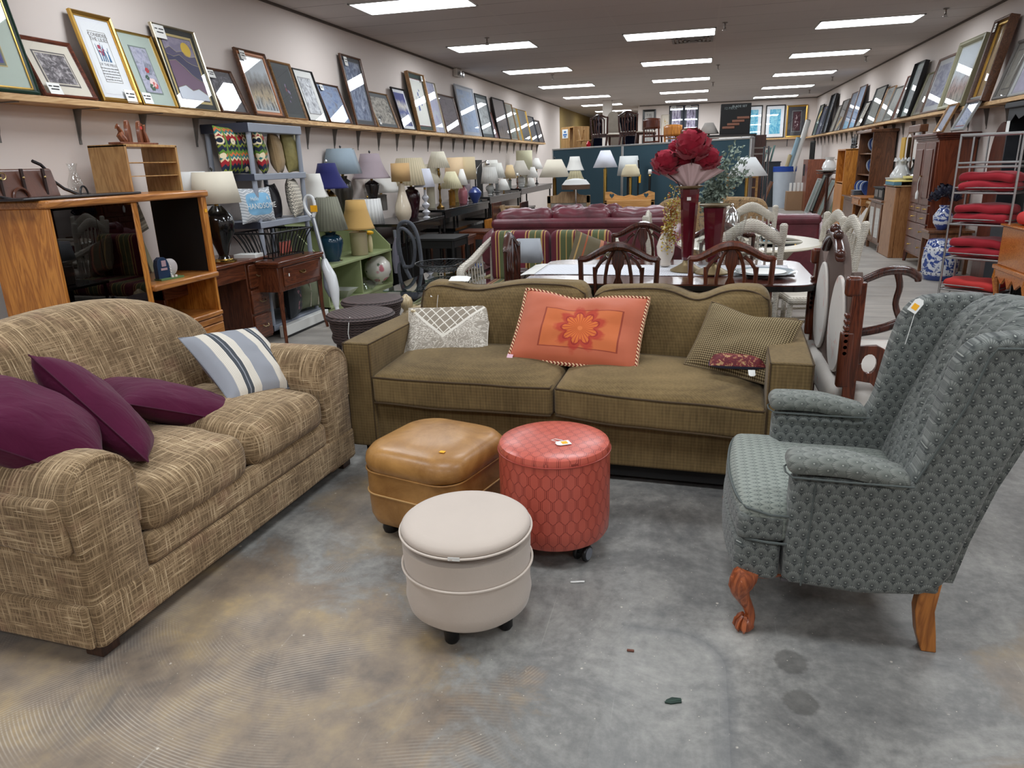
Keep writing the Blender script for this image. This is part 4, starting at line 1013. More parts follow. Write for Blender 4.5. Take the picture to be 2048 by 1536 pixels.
def frame_geo(t, w, h, fw, fmat, mats, pic, depth=.022, inner=None, tagpos=None, pane=True, extra=None):
    """upright picture: local x = width, z = up, faces local -y; bottom centre at origin. mats: list of (inset, material)"""
    b = B()
    prof = [(0, 0), (0, -depth), (fw*.35, -depth-.006), (fw*.7, -depth), (fw, -depth*.45), (fw, 0)]
    vs, fs = [], []
    for (ins, y) in prof:
        vs += [(-w/2+ins, y, ins), (w/2-ins, y, ins), (w/2-ins, y, h-ins), (-w/2+ins, y, h-ins)]
    m = len(prof)
    for i in range(m):
        for k in range(4):
            l = (k+1) % 4; j = (i+1) % m; fs.append((i*4+k, j*4+k, j*4+l, i*4+l))
    b.add(vs, fs); b.obj('frame', fmat, t, sharp=20)
    if inner:
        b = B(); i0, i1 = fw, fw+inner[0]
        for a in ((-w/2+i0, w/2-i0, i0, i1), (-w/2+i0, w/2-i0, h-i1, h-i0), (-w/2+i0, -w/2+i1, i0, h-i0), (w/2-i1, w/2-i0, i0, h-i0)): b.box(a[0], a[1], -depth*.6, -depth*.3, a[2], a[3])
        b.obj('inner_moulding', inner[1], t)
    y = -depth*.25; ins = fw*.8
    for k, (i0, mt) in enumerate(mats):
        b = B(); q = [(-w/2+ins, y, ins), (w/2-ins, y, ins), (w/2-ins, y, h-ins), (-w/2+ins, y, h-ins)]
        b.box(-w/2+ins, w/2-ins, y, y+.0012, ins, h-ins); b.obj('mat_board', mt, t, smooth=False); y -= .0014; ins = i0
    if isinstance(ins, tuple): il, ir, ib, it = ins
    else: il = ir = ib = it = ins
    b = B(); b.add([(-w/2+il, y, ib), (w/2-ir, y, ib), (w/2-ir, y, h-it), (-w/2+il, y, h-it)], [(0, 1, 2, 3)], [(0, 0), (1, 0), (1, 1), (0, 1)])
    p = b.obj('picture', pic, t, smooth=False)
    if extra: extra(t, p, w, h, y)
    if pane:
        b = B(); z0 = fw*.85; yy = -depth*.46; b.add([(-w/2+z0, yy, z0), (w/2-z0, yy, z0), (w/2-z0, yy, h-z0), (-w/2+z0, yy, h-z0)], [(0, 1, 2, 3)])
        b.obj('glass', PANE, t, smooth=False)
    if tagpos:
        tx, tz, tw, th = tagpos; b = B(); x0, z0 = -w/2+tx*w, tz*h
        b.box(x0-tw/2, x0+tw/2, -depth-.004, -depth-.002, z0-th/2, z0+th/2); o = b.obj('price_card', PAPER, t, 'white price card', smooth=False)
        b = B()
        for k, (a0, a1) in enumerate(((.1, .35), (.45, .9), (.2, .8))): b.box(x0-tw/2+a0*tw, x0-tw/2+a1*tw, -depth-.0048, -depth-.004, z0+th*(.2-.26*(k > 1))-.004, z0+th*(.2-.26*(k > 1))+.004)
        b.obj('print', INK, o, smooth=False)
    return t
SHELF_Z = 1.945
def left_frame(bl, br, tl, label, fw, fmat, mats, pic, group='framed pictures on the left wall shelf', xb=-3.985, xt=-4.135, **k):
    a, b_ = PX(*bl, xb), PX(*br, xb); y0, y1 = a.y, b_.y; top_ = PX(*tl, xt).z
    if k.pop('ylen', 0): pass
    ht = math.hypot(top_-SHELF_Z, xt-xb); lean = math.atan2(xb-xt, top_-SHELF_Z)
    t = thing('framed_picture', label, 'picture', (xb, (y0+y1)/2, SHELF_Z+.002), 0, group)
    t.rotation_euler = (Matrix.Rotation(PI/2, 3, 'Z') @ Matrix.Rotation(-lean, 3, 'X')).to_euler()
    return frame_geo(t, abs(y1-y0), ht, fw, fmat, mats, pic, **k), abs(y1-y0), ht
GOLDF = metal('gold_leaf', srgb(196, 158, 84), .35); SILV = metal('champagne_metal', srgb(196, 186, 162), .3); BRN = wood('brown_moulding', srgb(62, 38, 26), srgb(104, 68, 46), .35, axis='X'); REDB = wood('reddish_moulding', srgb(74, 36, 26), srgb(122, 66, 48), .35, axis='X')
LTB = wood('oak_moulding', srgb(128, 92, 58), srgb(172, 132, 88), .4, axis='X'); BLKF = plain('black_lacquer', srgb(24, 22, 24), .3); GREENF = plain('dark_green_lacquer', srgb(22, 52, 42), .3); PALEG = cm(182, 196, 186); OFFW = cm(226, 226, 222); CREAM = cm(220, 212, 196)
WHITEM = cm(232, 234, 238); DKGRY = cm(66, 72, 72)
def gold_line(i): return (i, cm(198, 178, 122))
def text_mesh(parent, s, size, loc, mat, rot=(PI/2, 0, 0), align='CENTER', name='lettering', ext=.0004, spacing=1.0, shear=0):
    cu = bpy.data.curves.new(name, 'FONT'); cu.body = s; cu.size = size; cu.align_x = align; cu.extrude = ext; cu.resolution_u = 2; cu.space_line = spacing; cu.shear = shear
    q = bpy.data.objects.new(name, cu); me = bpy.data.meshes.new_from_object(q); bpy.data.objects.remove(q); me.materials.clear()
    o = bpy.data.objects.new(name, me); C.objects.link(o); me.materials.append(mat); o.location = loc; o.rotation_euler = rot; o.parent = parent; return o
# 1 green tall, 2 photo, 3 text print, 4 flower, 5 mountains, 6 dark reflection coloured into the print ...
left_frame((-62, 183), (77, 192), (-150, -115), 'tall dark green and gold frame, pale green mat, violet picture, cut by the photo edge', .03, GREENF, [(.15, cm(186, 200, 188)), (.157, gold_line(0)[1]), (.17, cm(120, 124, 104))], art('violet', 'abstract', [(60, 58, 120), (84, 80, 150), (40, 44, 96)], 1), inner=(.008, GOLDF))[0]
left_frame((88, 195), (193, 202), (38, 73), 'reddish brown frame with a grey tree photograph', .022, REDB, [(.08, CREAM), (.09, cm(90, 84, 84)), (.097, CREAM)], art('greytrees', 'ink', [(40, 38, 42), (104, 98, 102), (188, 182, 184)], 2), tagpos=(.22, .12, .1, .075))
def lilies(t, p, w, h, y):
    b = B(); x0, x1, z0, z1 = -w*.20, w*.22, h*.235, h*.80
    for a in ((x0, x1, z0, z0+.0025), (x0, x1, z1, z1+.0025), (x0, x0+.0025, z0, z1), (x1, x1+.0025, z0, z1)): b.box(a[0], a[1], y-.001, y, a[2], a[3])
    b.obj('border_line', cm(120, 112, 96), p, smooth=False)
    text_mesh(p, 'CONSIDER\nTHE LILIES', h*.058, (w*.01, y-.001, h*.745), cm(110, 106, 104), spacing=.85)
    text_mesh(p, 'OF THE FIELD', h*.042, (w*.01, y-.001, h*.42), cm(130, 128, 128))
    b = B()
    for k, (u, z1_, s) in enumerate(((-.10, .66, -1), (-.05, .68, 1), (0, .66, 1), (.05, .64, -1), (.1, .63, 1), (.13, .60, -1))): b.tube([(w*u, y-.001, h*.47), (w*(u+.01*s), y-.001, h*.55), (w*(u+.04*s), y-.001, h*z1_)], [.004, .0035, .001], 5)
    b.obj('leaf_drawing', cm(62, 110, 150), p)
    b = B()
    for (u, z_, r) in ((-.06, .63, .016), (.02, .60, .012), (-.02, .56, .018), (-.08, .58, .01)):
        for a in range(5): b.lathe([(0.001, 0), (r*.45, .0004), (.001, .0008)], (0, 0, 0), 8, M=T(w*u+cos(a*1.26)*r*.5, y-.0015, h*z_+sin(a*1.26)*r*.5) @ RX(PI/2))
    b.obj('flower_drawing', cm(168, 60, 84), p)
    text_mesh(p, 'how they grow; they neither\ntoil nor spin; and yet I say\nunto you that even Solomon\nin all his glory was not\narrayed like one of these', h*.0235, (w*.01, y-.001, h*.385), cm(90, 86, 86), spacing=1.35)
left_frame((204, 204), (281, 210), (130, 18), 'tall narrow gold frame with CONSIDER THE LILIES lettering', .026, GOLDF, [(.06, WHITEM)], cm(232, 234, 236), inner=(.006, GOLDF), tagpos=(.74, .08, .1, .09), extra=lilies)
def redflowers(t, p, w, h, y):
    for (u, z_, r, m_) in ((.02, .50, .022, cm(170, 52, 56)), (.06, .33, .04, cm(226, 200, 196)), (.0, .27, .03, cm(66, 92, 74)), (-.05, .40, .02, cm(60, 84, 68)), (.1, .30, .03, cm(196, 90, 88))):
        b = B()
        for a in range(6): b.lathe([(0.001, 0), (r*.4, .0005), (.001, .001)], (0, 0, 0), 8, M=T(w*u+cos(a*1.05)*r*.55, y-.0015, h*z_+sin(a*1.05)*r*.55) @ RX(PI/2))
        b.obj('flower_drawing', m_, p)
left_frame((284, 210), (353, 215), (231, 61), 'thin gold frame, pale green mat, red and white flower print', .012, GOLDF, [(.095, PALEG), (.105, cm(120, 134, 128))], art('lavsky', 'abstract', [(150, 152, 176), (186, 186, 204), (120, 126, 140)], 4), tagpos=(.16, .09, .09, .08), extra=redflowers)
def mountains(t, p, w, h, y):
    def band(pts, z0, mat, k):
        b = B(); poly = [(-w*.34, h*z0)]+[(w*px, h*pz) for px, pz in pts]+[(w*.34, h*z0)]
        b.prism([(q[0], q[1]) for q in poly], 0, .0004, T(0, y-.0006-.0005*k, 0) @ RX(PI/2)); b.obj('mountain_shape', mat, p, smooth=False)
        b = B(); b.tube([(w*px, y-.0014-.0005*k, h*pz) for px, pz in pts], .0022, 5); b.obj('silver_outline', SILV, p)
    band([(-.34, .72), (-.22, .755), (-.10, .70), (.04, .72), (.18, .66), (.34, .68)], .30, cm(86, 80, 104), 0)
    band([(-.34, .66), (-.2, .64), (-.05, .67), (.08, .60), (.2, .57), (.34, .56)], .30, cm(64, 62, 88), 1)
    band([(-.34, .58), (-.18, .60), (-.02, .52), (.1, .44), (.2, .40), (.34, .36)], .20, cm(112, 88, 108), 2)
    band([(-.34, .26), (-.15, .30), (.0, .24), (.15, .27), (.34, .20)], .13, cm(200, 206, 216), 4)
    b = B(); b.lathe([(0.001, 0), (w*.11, 0), (w*.11, .0006), (.001, .0006)], (0, 0, 0), 24, M=T(w*.16, y-.0006, h*.75) @ RX(PI/2)); b.obj('gold_sun', cm(206, 172, 66), p, smooth=False)
left_frame((356, 216), (437, 223), (299, 46), 'champagne metal frame, dark mat, purple mountains under a gold sun', .014, SILV, [(.055, cm(46, 50, 50)), (.075, gold_line(0)[1]), (.08, cm(46, 50, 50))], art('mauvesky', 'abstract', [(130, 124, 146), (156, 148, 166), (112, 108, 134)], 5), tagpos=(.14, .90, .12, .1), extra=mountains)
G1 = dict
L = [  # bl, br, tl, label, fw, frame, mats, (kind, colours), extra kwargs
 ((443, 224), (498, 229), (413, 137), 'dark brown frame with a dim grey print, below and beside the purple mountains', .02, BRN, [(.06, cm(88, 86, 90))], ('ink', [(60, 58, 64), (96, 94, 100), (140, 138, 144)]), dict(tagpos=(.2, .85, .09, .07))),
 ((510, 231), (568, 235), (462, 95), 'tall dark frame with orange liner and a winter pond landscape', .022, BRN, [(.05, cm(184, 122, 84)), (.065, OFFW)], ('land', [(186, 198, 206), (204, 184, 150), (120, 112, 104), (196, 204, 210)]), dict(tagpos=(.2, .9, .08, .08), inner=(.02, cm(186, 124, 84)))),
 ((573, 236), (614, 241), (533, 120), 'brown frame around a bright paper collage on dark grey', .018, LTB, [(.06, DKGRY), (.12, cm(58, 62, 64))], ('floral', [(58, 62, 64), (40, 36, 48), (168, 60, 70), (206, 150, 54), (150, 130, 170), (40, 38, 48)]), {}),
 ((617, 240), (655, 245), (585, 138), 'thin black frame, wide white mat, pencil figures', .008, BLKF, [(.075, OFFW), (.085, cm(150, 150, 150))], ('ink', [(90, 92, 98), (196, 198, 202), (226, 228, 230)]), {}),
 ((659, 245), (703, 249), (634, 167), 'brown frame with a hazy blue print', .014, BRN, [(.03, cm(136, 150, 172))], ('abstract', [(96, 118, 160), (140, 156, 184), (110, 110, 120)]), dict(tagpos=(.2, .88, .07, .06))),
 ((712, 249), (751, 254), (669, 105), 'tallest brown frame of the near group, dark mat, blue grey bouquet', .02, BRN, [(.065, cm(72, 76, 80)), (.075, cm(130, 140, 152))], ('ink', [(56, 66, 92), (122, 136, 164), (188, 196, 212)]), dict(tagpos=(.2, .9, .08, .1))),
 ((756, 252), (797, 256), (738, 184), 'light brown frame with bare trees in ink on cream', .012, LTB, [(.06, cm(84, 92, 96))], ('ink', [(52, 50, 50), (170, 164, 152), (206, 200, 188)]), dict(tagpos=(.12, .15, .06, .07))),
 ((805, 257), (831, 261), (782, 175), 'black frame, white mat with two blue pictures', .018, BLKF, [(.06, WHITEM), (.07, cm(100, 110, 160))], ('land', [(54, 72, 150), (226, 228, 232), (70, 90, 160), (226, 220, 210), (60, 70, 140)]), {}),
 ((835, 261), (867, 265), (809, 143), 'tall gold edged frame, dark green and maroon mats, blue flower', .016, LTB, [(.075, cm(42, 66, 62)), (.085, cm(120, 48, 58)), (.11, OFFW)], ('floral', [(222, 222, 214), (62, 86, 150), (84, 104, 160)]), dict(tagpos=(.8, .92, .06, .07), depth=.05)),
 ((868, 264), (890, 268), (848, 163), 'unframed glass clip with a pale lavender print', .004, SILV, [(.01, cm(176, 184, 206))], ('abstract', [(164, 168, 198), (186, 186, 210), (196, 206, 214)]), {}),
 ((893, 267), (925, 271), (879, 189), 'brown frame with a dim plum grey print and inner line', .02, BRN, [(.05, cm(94, 84, 86)), (.056, cm(150, 140, 140))], ('abstract', [(84, 74, 84), (110, 98, 106), (70, 64, 70)]), {}),
 ((928, 270), (962, 275), (907, 168), 'wide silver grey frame with a pale blue sea print', .022, cm(168, 170, 176, rough=.35), [(.07, cm(178, 184, 194))], ('abstract', [(126, 150, 186), (160, 178, 204), (150, 160, 176)]), {}),
 ((965, 274), (988, 276), (947, 187), 'black frame, dark teal mat, small oval drawing', .012, BLKF, [(.07, cm(56, 72, 78)), (.11, cm(160, 168, 170))], ('ink', [(90, 96, 100), (164, 170, 172), (190, 196, 198)]), {}),
 ((988, 276), (996, 277), (981, 226), 'small plum edged frame wedged between two black frames', .008, REDB, [(.02, cm(150, 130, 140))], ('abstract', [(140, 120, 130), (170, 150, 160)]), {}),
 ((998, 276), (1021, 279), (983, 195), 'black double moulded frame with a faded arcade print', .018, BLKF, [(.04, cm(120, 112, 116))], ('land', [(130, 110, 100), (110, 104, 110), (140, 130, 130)]), {}),
 ((1022, 279), (1036, 280), (1012, 207), 'narrow gilt frame with a grey green print', .01, LTB, [(.03, cm(180, 178, 164))], ('land', [(130, 140, 130), (160, 166, 158), (150, 150, 140)]), {}),
 ((1037, 280), (1045, 282), (1028, 217), 'pale gold frame half behind a brighter gold one', .008, GOLDF, [(.02, cm(150, 160, 152))], ('abstract', [(110, 124, 120), (150, 158, 150)]), {}),
 ((1046, 281), (1063, 284), (1038, 220), 'bright thin gold frame near the far end of the shelf', .008, GOLDF, [(.04, cm(130, 136, 140))], ('land', [(90, 98, 104), (120, 126, 130)]), {}),
 ((1064, 284), (1077, 285), (1056, 233), 'dark slim frame, last but one on the left shelf', .012, cm(70, 74, 84), [(.03, cm(108, 112, 122))], ('abstract', [(84, 90, 104), (110, 116, 128)]), {}),
 ((1078, 285), (1088, 286), (1071, 241), 'brownish frame, last on the left shelf', .012, cm(112, 96, 88), [(.03, cm(120, 116, 116))], ('abstract', [(90, 90, 98), (118, 116, 120)]), {}),
]
for i, (bl, br, tl, lab, fw, fm, mats, (kd, cols), kw) in enumerate(L):
    left_frame(bl, br, tl, lab, fw, fm, mats, art('l%d' % i, kd, cols, i+7), **kw)
# ---- wall shelves and brackets
PINE = wood('pine_board', srgb(178, 136, 88), srgb(214, 178, 130), .55, axis='Y', coat=.05, knots=0)
BRKT = plain('grey_bracket', srgb(120, 116, 112), .5)
for nm, x0, x1, y0, y1, lab in (('left', XL, -3.945, 2.6, 19.35, 'long pine picture shelf high on the left wall'), ('right', 3.0, XR, 6.4, YB-.02, 'long pine picture shelf high on the right wall')):
    t = thing('wall_shelf', lab, 'shelf', (0, 0, 0))
    b = B(); b.box(x0, x1, y0, y1, SHELF_Z-.04, SHELF_Z); b.obj('board', PINE, t, bevel=.003)
    y = y0+.5; sgn = 1 if nm == 'left' else -1; xw = XL if nm == 'left' else XR
    while y < y1:
        if nm == 'right' and 7.85 < y < 8.95: y += .62; continue
        b = B(); b.box(min(xw, xw+sgn*.004), max(xw, xw+sgn*.004), y-.012, y+.012, SHELF_Z-.27, SHELF_Z-.04).box(min(xw, xw+sgn*.20), max(xw, xw+sgn*.20), y-.012, y+.012, SHELF_Z-.046, SHELF_Z-.041)
        b.prism([(sgn*.004, -.25), (sgn*.02, -.20), (sgn*.035, -.12), (sgn*.06, -.045), (sgn*.004, -.045)], -.004, .004, T(xw, y, SHELF_Z) @ RX(PI/2)); b.obj('bracket', BRKT, t); y += .62
t = thing('wall_shelf', 'short pine picture shelf on the back wall', 'shelf', (0, 0, 0))
b = B(); b.box(.95, 3.0, YB-.22, YB, SHELF_Z-.04, SHELF_Z); b.obj('board', PINE, t)
for x in (1.3, 1.9, 2.5):
    b = B(); b.box(x-.012, x+.012, YB-.01, YB, SHELF_Z-.25, SHELF_Z-.04).box(x-.012, x+.012, YB-.18, YB, SHELF_Z-.05, SHELF_Z-.041); b.obj('bracket', BRKT, t)
# ================================================================== LEFT SIDE FURNITURE
OAK = wood('golden_oak', srgb(150, 84, 26), srgb(206, 136, 58), .35, axis='Z', ring=7)
OAKD = wood('golden_oak_flat', srgb(140, 82, 34), srgb(190, 126, 64), .35, axis='Y', ring=7)
BLACKM = plain('black_matte', srgb(14, 13, 13), .6)
SMOKE = glass_mat('smoked_glass', srgb(150, 132, 126), 0.0, .03)
def wbox(p, name, mat, x0, x1, y0, y1, z0, z1, bevel=.003, lab=None):
    b = B(); b.box(x0, x1, y0, y1, z0, z1); return b.obj(name, mat, p, lab, bevel=bevel)
# oak entertainment unit, world aligned; origin at its front near corner on the floor
EC = thing('entertainment_unit', 'golden oak entertainment unit with smoked glass doors and open bays', 'cabinet', (-3.40, 3.225, 0))
D = -.44; Lx = 1.335; mid = .615
wbox(EC, 'side_panel', OAK, D, 0, 0, .022, .03, 1.30); wbox(EC, 'side_panel', OAK, D, -.006, Lx-.03, Lx-.008, .03, 1.30)
wbox(EC, 'top_board', OAKD, D-.01, .02, -.012, Lx+.012, 1.30, 1.345, .012)
wbox(EC, 'divider', OAK, D, 0, mid, mid+.05, .03, 1.30, .006)
wbox(EC, 'right_stile', OAK, -.03, .004, Lx-.055, Lx-.004, .75, 1.30, .004)
wbox(EC, 'bay_lining', BLACKM, D, -.03, Lx-.036, Lx-.031, .78, 1.30, 0, 'black lining of the open bay')
wbox(EC, 'shelf', OAKD, D, .025, mid+.05, Lx-.01, .735, .775, .010)
wbox(EC, 'shelf', OAKD, D, .012, mid+.05, Lx-.01, .455, .49, .008)
wbox(EC, 'back_panel', BLACKM, D-.005, D, .02, mid+.02, .05, 1.30, 0); wbox(EC, 'back_panel', OAK, D-.005, D, mid+.05, Lx-.01, .05, .735, 0)
wbox(EC, 'plinth', OAKD, D, -.02, .01, Lx-.01, 0, .06)
for z0, z1 in ((.405, .45), (.24, .40), (.065, .235)):
    d = wbox(EC, 'drawer', OAKD, -.40, .004, mid+.055, Lx-.012, z0, z1, .006)
for k, z in enumerate((.66, .92, 1.10)):
    s = wbox(EC, 'inner_shelf', OAKD, D+.02, -.05, .03, mid-.005, z, z+.02, .003)
for k, (y0, y1) in enumerate(((.026, .318), (.322, mid-.004))):
    b = B(); b.box(-.006, -.001, y0, y1, .07, 1.288); dr = b.obj('glass_door', SMOKE, EC, 'smoked glass door')
    b = B(); b.cb((.004, (y1-.02 if k == 0 else y0+.02), .74), (.012, .012, .05)); b.obj('door_pull', BLK, dr)
wbox(EC, 'side_back_edge', OAK, D, D+.03, 0, .022, 0, .03, 0)
b = B(); p = (0.0065, Lx-.03, 1.205); b.box(p[0]-.001, p[0]+.001, p[1]-.012, p[1]+.012, p[2]-.012, p[2]+.012); b.obj('price_sticker', STICK, EC, 'orange sticker')
LEA = m_leather('brown_briefcase_leather', srgb(66, 34, 22), srgb(104, 58, 38), .4); BLEA = m_leather('black_leather', srgb(18, 16, 18), srgb(34, 32, 36), .4)
p = PX(50, 400, -3.72)
t = thing('briefcase', 'brown leather satchel with a shoulder strap lying on the oak unit', 'bag', (-3.72, 3.08, 1.346), PI/2)
b = B(); b.rb((.18, .0, .085), (.62, .14, .165), .015, 6, lambda p, h: Vector((p.x, p.y+.02*(p.z/h[2]), p.z))); b.obj('body', LEA, t)
for x in (-.02, .12, .26, .40):
    b = B(); b.box(x-.008, x+.008, -.085, -.07, .0, .168); b.obj('strap_band', plain('dark_strap', srgb(44, 24, 18), .5), t, bevel=.002)
    b = B(); b.ball((x, -.086, .12), .007, 8); b.obj('stud', metal('brass_stud', (.6, .45, .2), .3), t)
b = B(); b.tube([(.22+.05*cos(a), -.09, .01+.055*sin(a)) for a in [PI*i/10 for i in range(11)]], .008, 6); b.obj('handle', LEA, t)
b = B(); b.tube([(-.15, -.09, .16), (-.05, -.10, .09), (.05, -.105, .03), (.15, -.11, .008)], .007, 6); b.obj('shoulder_strap', BLEA, t)
b = B(); b.tube([(.42, .0, .21), (.47, .0, .19), (.49, -.0, .17), (.53, -.0, .10), (.60, -.0, .05), (.68, -.02, .012), (.76, -.03, .008)], .010, 6); b.obj('shoulder_strap', BLEA, t)
b = B(); b.tube([(.13+.02*cos(a), -.088, .13+.018*sin(a)) for a in [2*PI*i/12 for i in range(12)]], .003, 5, closed=True); b.obj('brass_emblem', metal('brass_emblem', (.7, .55, .25), .3), t)
t = thing('leather_folio', 'black leather folio with a looped handle lying flat on the oak unit', 'case', (-3.52, 3.55, 1.346), PI/2)
b = B(); b.rb((.0, .01, .008), (.86, .20, .014), .006, 6); b.obj('cover', BLEA, t)
b = B(); b.tube([(.10+.028*cos(a), .03, .012+.05*sin(a)) for a in [PI*i/10 for i in range(11)]], .006, 6); b.obj('handle_loop', BLEA, t)
CLEAR = glass_mat('clear_glass', (.96, .98, .98), 0, .05)
p = PX(153, 378, -3.74)
t = thing('lamp_chimney', 'clear glass hurricane lamp chimney standing on the oak unit', 'glass', (-3.74, p.y, 1.346))
b = B(); b.lathe([(.026, 0), (.030, .01), (.042, .05), (.044, .075), (.032, .11), (.020, .145), (.021, .165), (.030, .195)], n=28, cap=False); b.obj('chimney', CLEAR, t)
b = B(); b.lathe([(.028, 0), (.028, .004)], n=20); b.obj('rim', CLEAR, t)
# pine hutch on a desk behind the oak unit
PINEV = wood('varnished_pine', srgb(150, 108, 60), srgb(190, 150, 96), .45, axis='Z', ring=5, coat=.1)
PH = thing('pine_hutch', 'open varnished pine hutch with two thin shelves standing behind the oak unit', 'shelf unit', (-3.74, 4.255, .76))
wbox(PH, 'side_panel', PINEV, -.30, 0, 0, .018, 0, .90); wbox(PH, 'side_panel', PINEV, -.30, 0, .50, .518, 0, .90)
wbox(PH, 'top_board', PINEV, -.30, 0, 0, .518, .885, .903)
for z in (.69, .78): wbox(PH, 'thin_shelf', PINEV, -.20, -.01, .018, .50, z, z+.006, 0)
DM = wood('dark_cherry', srgb(64, 30, 18), srgb(112, 60, 36), .3, axis='Y'); DMZ = wood('dark_cherry_upright', srgb(60, 28, 16), srgb(104, 56, 34), .3, axis='Z')
DK = thing('desk', 'dark cherry pedestal desk between the oak unit and the sewing table', 'desk', (-3.62, 4.66, 0))
wbox(DK, 'desktop', DM, -.53, .0, -.42, .92, .73, .76, .006); wbox(DK, 'apron', DM, -.50, -.03, -.38, .60, .60, .73, .003)
wbox(DK, 'pedestal', DMZ, -.50, -.04, .62, .90, .05, .73, .004)
for k in range(3):
    d = wbox(DK, 'drawer_front', DM, -.041, -.02, .635, .885, .07+.22*k, .27+.22*k, .006); b = B(); b.tube([(-.01, .72, .18+.22*k), (.005, .73, .165+.22*k), (.005, .79, .165+.22*k), (-.01, .80, .18+.22*k)], .005, 6); b.obj('drawer_pull', metal('aged_brass', (.35, .26, .14), .4), d)
wbox(DK, 'side_panel', DMZ, -.50, -.04, -.38, -.35, .05, .73, .004)
# bookends on the hutch
BW = wood('bookend_wood', srgb(92, 46, 26), srgb(140, 82, 50), .4, ring=14)
t = thing('bookends', 'pair of carved wooden bookends with animals on top of the pine hutch', 'bookends', (-3.80, 4.40, 1.664), PI/2)
b = B(); b.box(-.16, .20, -.05, .05, 0, .012); b.obj('base', BW, t, bevel=.002)
for x, s in ((-.02, 1), (.09, 1)):
    b = B(); pts = [(-.05, 0), (-.05, .06), (-.045, .10), (-.025, .135), (0, .145), (.025, .135), (.045, .10), (.05, .06), (.05, 0)]
    b.prism(pts, -.012, .012, T(x, 0, .012) @ RZ(.5*s) @ RX(PI/2)); b.obj('arched_panel', BW, t, bevel=.003)
b = B(); b.tube([(-.07, -.01, .015), (-.085, -.01, .03), (-.095, 0, .055), (-.085, 0, .08), (-.10, 0, .10), (-.11, 0, .115), (-.105, 0, .13)], [.02, .026, .026, .016, .013, .014, .005], 8).tube([(-.11, 0, .115), (-.13, 0, .10)], [.01, .004], 6); b.obj('carved_animal', BW, t)
b = B(); b.tube([(.15, 0, .015), (.14, 0, .05), (.13, 0, .09), (.135, 0, .12), (.15, 0, .13)], [.02, .018, .012, .014, .006], 8).tube([(.13, 0, .125), (.12, .01, .145)], [.006, .002], 5); b.obj('carved_animal', BW, t)
b = B(); b.box(.08, .10, -.018, -.015, .10, .12); b.obj('price_sticker', plain('red_sticker', srgb(196, 56, 46), .6), t, 'red sticker')
# blue arched ornament in the open bay
t = thing('arch_ornament', 'navy arched mantel ornament with a white dial and checked edge in the oak bay', 'ornament', (-3.50, 4.13, .776), PI/2-.2)
b = B(); pts = [(-.055, 0), (-.055, .10), (-.045, .135), (-.02, .152), (.01, .15), (.03, .13), (.04, .10), (.04, 0)]
b.prism(pts, -.02, .02, RX(PI/2)); b.obj('arch', plain('navy_paint', srgb(26, 52, 84), .4), t, bevel=.003)
b = B(); b.box(-.02, .015, -.0225, -.0205, .09, .13).box(-.03, .02, -.0225, -.0205, .065, .08); b.obj('paper_label', plain('faded_label', srgb(176, 150, 160), .6), t)
b = B(); b.lathe([(.001, -.012), (.052, -.012), (.058, -.006), (.058, .006), (.05, .012), (.001, .012)], n=30, M=T(.07, .015, .075) @ RX(PI/2)); o = b.obj('dial', plain('pearly_dial', srgb(196, 190, 190), .2), t)
b = B(); b.box(-.055, .13, -.04, .03, -.0, .012); o = b.obj('base', plain('green_base', srgb(96, 130, 84), .5), t)
for k in range(7):
    b = B(); b.box(.042, .05, -.022, .022, .01+.018*k, .019+.018*k) if k < 5 else b.box(.03+.03*(k-5), .045+.03*(k-5), -.041, -.03, .012, .026); b.obj('check_square', OFFW, t, 'white check')
# leaning pale board behind the bay (framed panel)
t = thing('leaning_screen', 'pale olive panel leaning on the wall behind the open oak bay', 'panel', (-3.98, 4.62, .76), 0); t.rotation_euler = (.32, 0, 0)
b = B(); b.box(-.01, .01, -.05, .0, 0, .60); b.obj('edge_rail', plain('pale_olive_paint', srgb(150, 146, 120), .6), t, bevel=.003)
b = B(); b.box(-.006, .006, .0, .10, .30, .58); b.obj('lace_insert', art('lace', 'ink', [(40, 38, 34), (110, 104, 90), (190, 184, 166)], 3), t)

# ---- grey plastic shelving with pillows
GP = plain('grey_plastic', srgb(150, 156, 168), .45); NP = plain('slate_plastic', srgb(52, 56, 70), .45)
zs = [1.78, 1.385, .98, .55, .06]
GU = thing('plastic_shelving', 'grey plastic shelving unit full of pillows against the left wall', 'shelf unit', (-3.69, 5.64, 0))
Lg, Dg = .86, -.46
for k, z in enumerate(zs):
    s = wbox(GU, 'shelf', GP, Dg, 0, 0, Lg, z, z+.075 if k == 0 else z+.055, .006)
    wbox(s, 'end_cap', NP, Dg-.002, -.004, -.006, -.001, z, z+.075 if k == 0 else z+.055, 0, 'dark slate end of the shelf')  # near end face gets a darker colour than the front
for k in range(4):
    for x in (-.03, Dg+.03):
        for y in (.03, Lg-.03):
            b = B(); b.rod((x, y, zs[k+1]+.055), (x, y, zs[k]), .022, 12); b.obj('post', GP, GU)
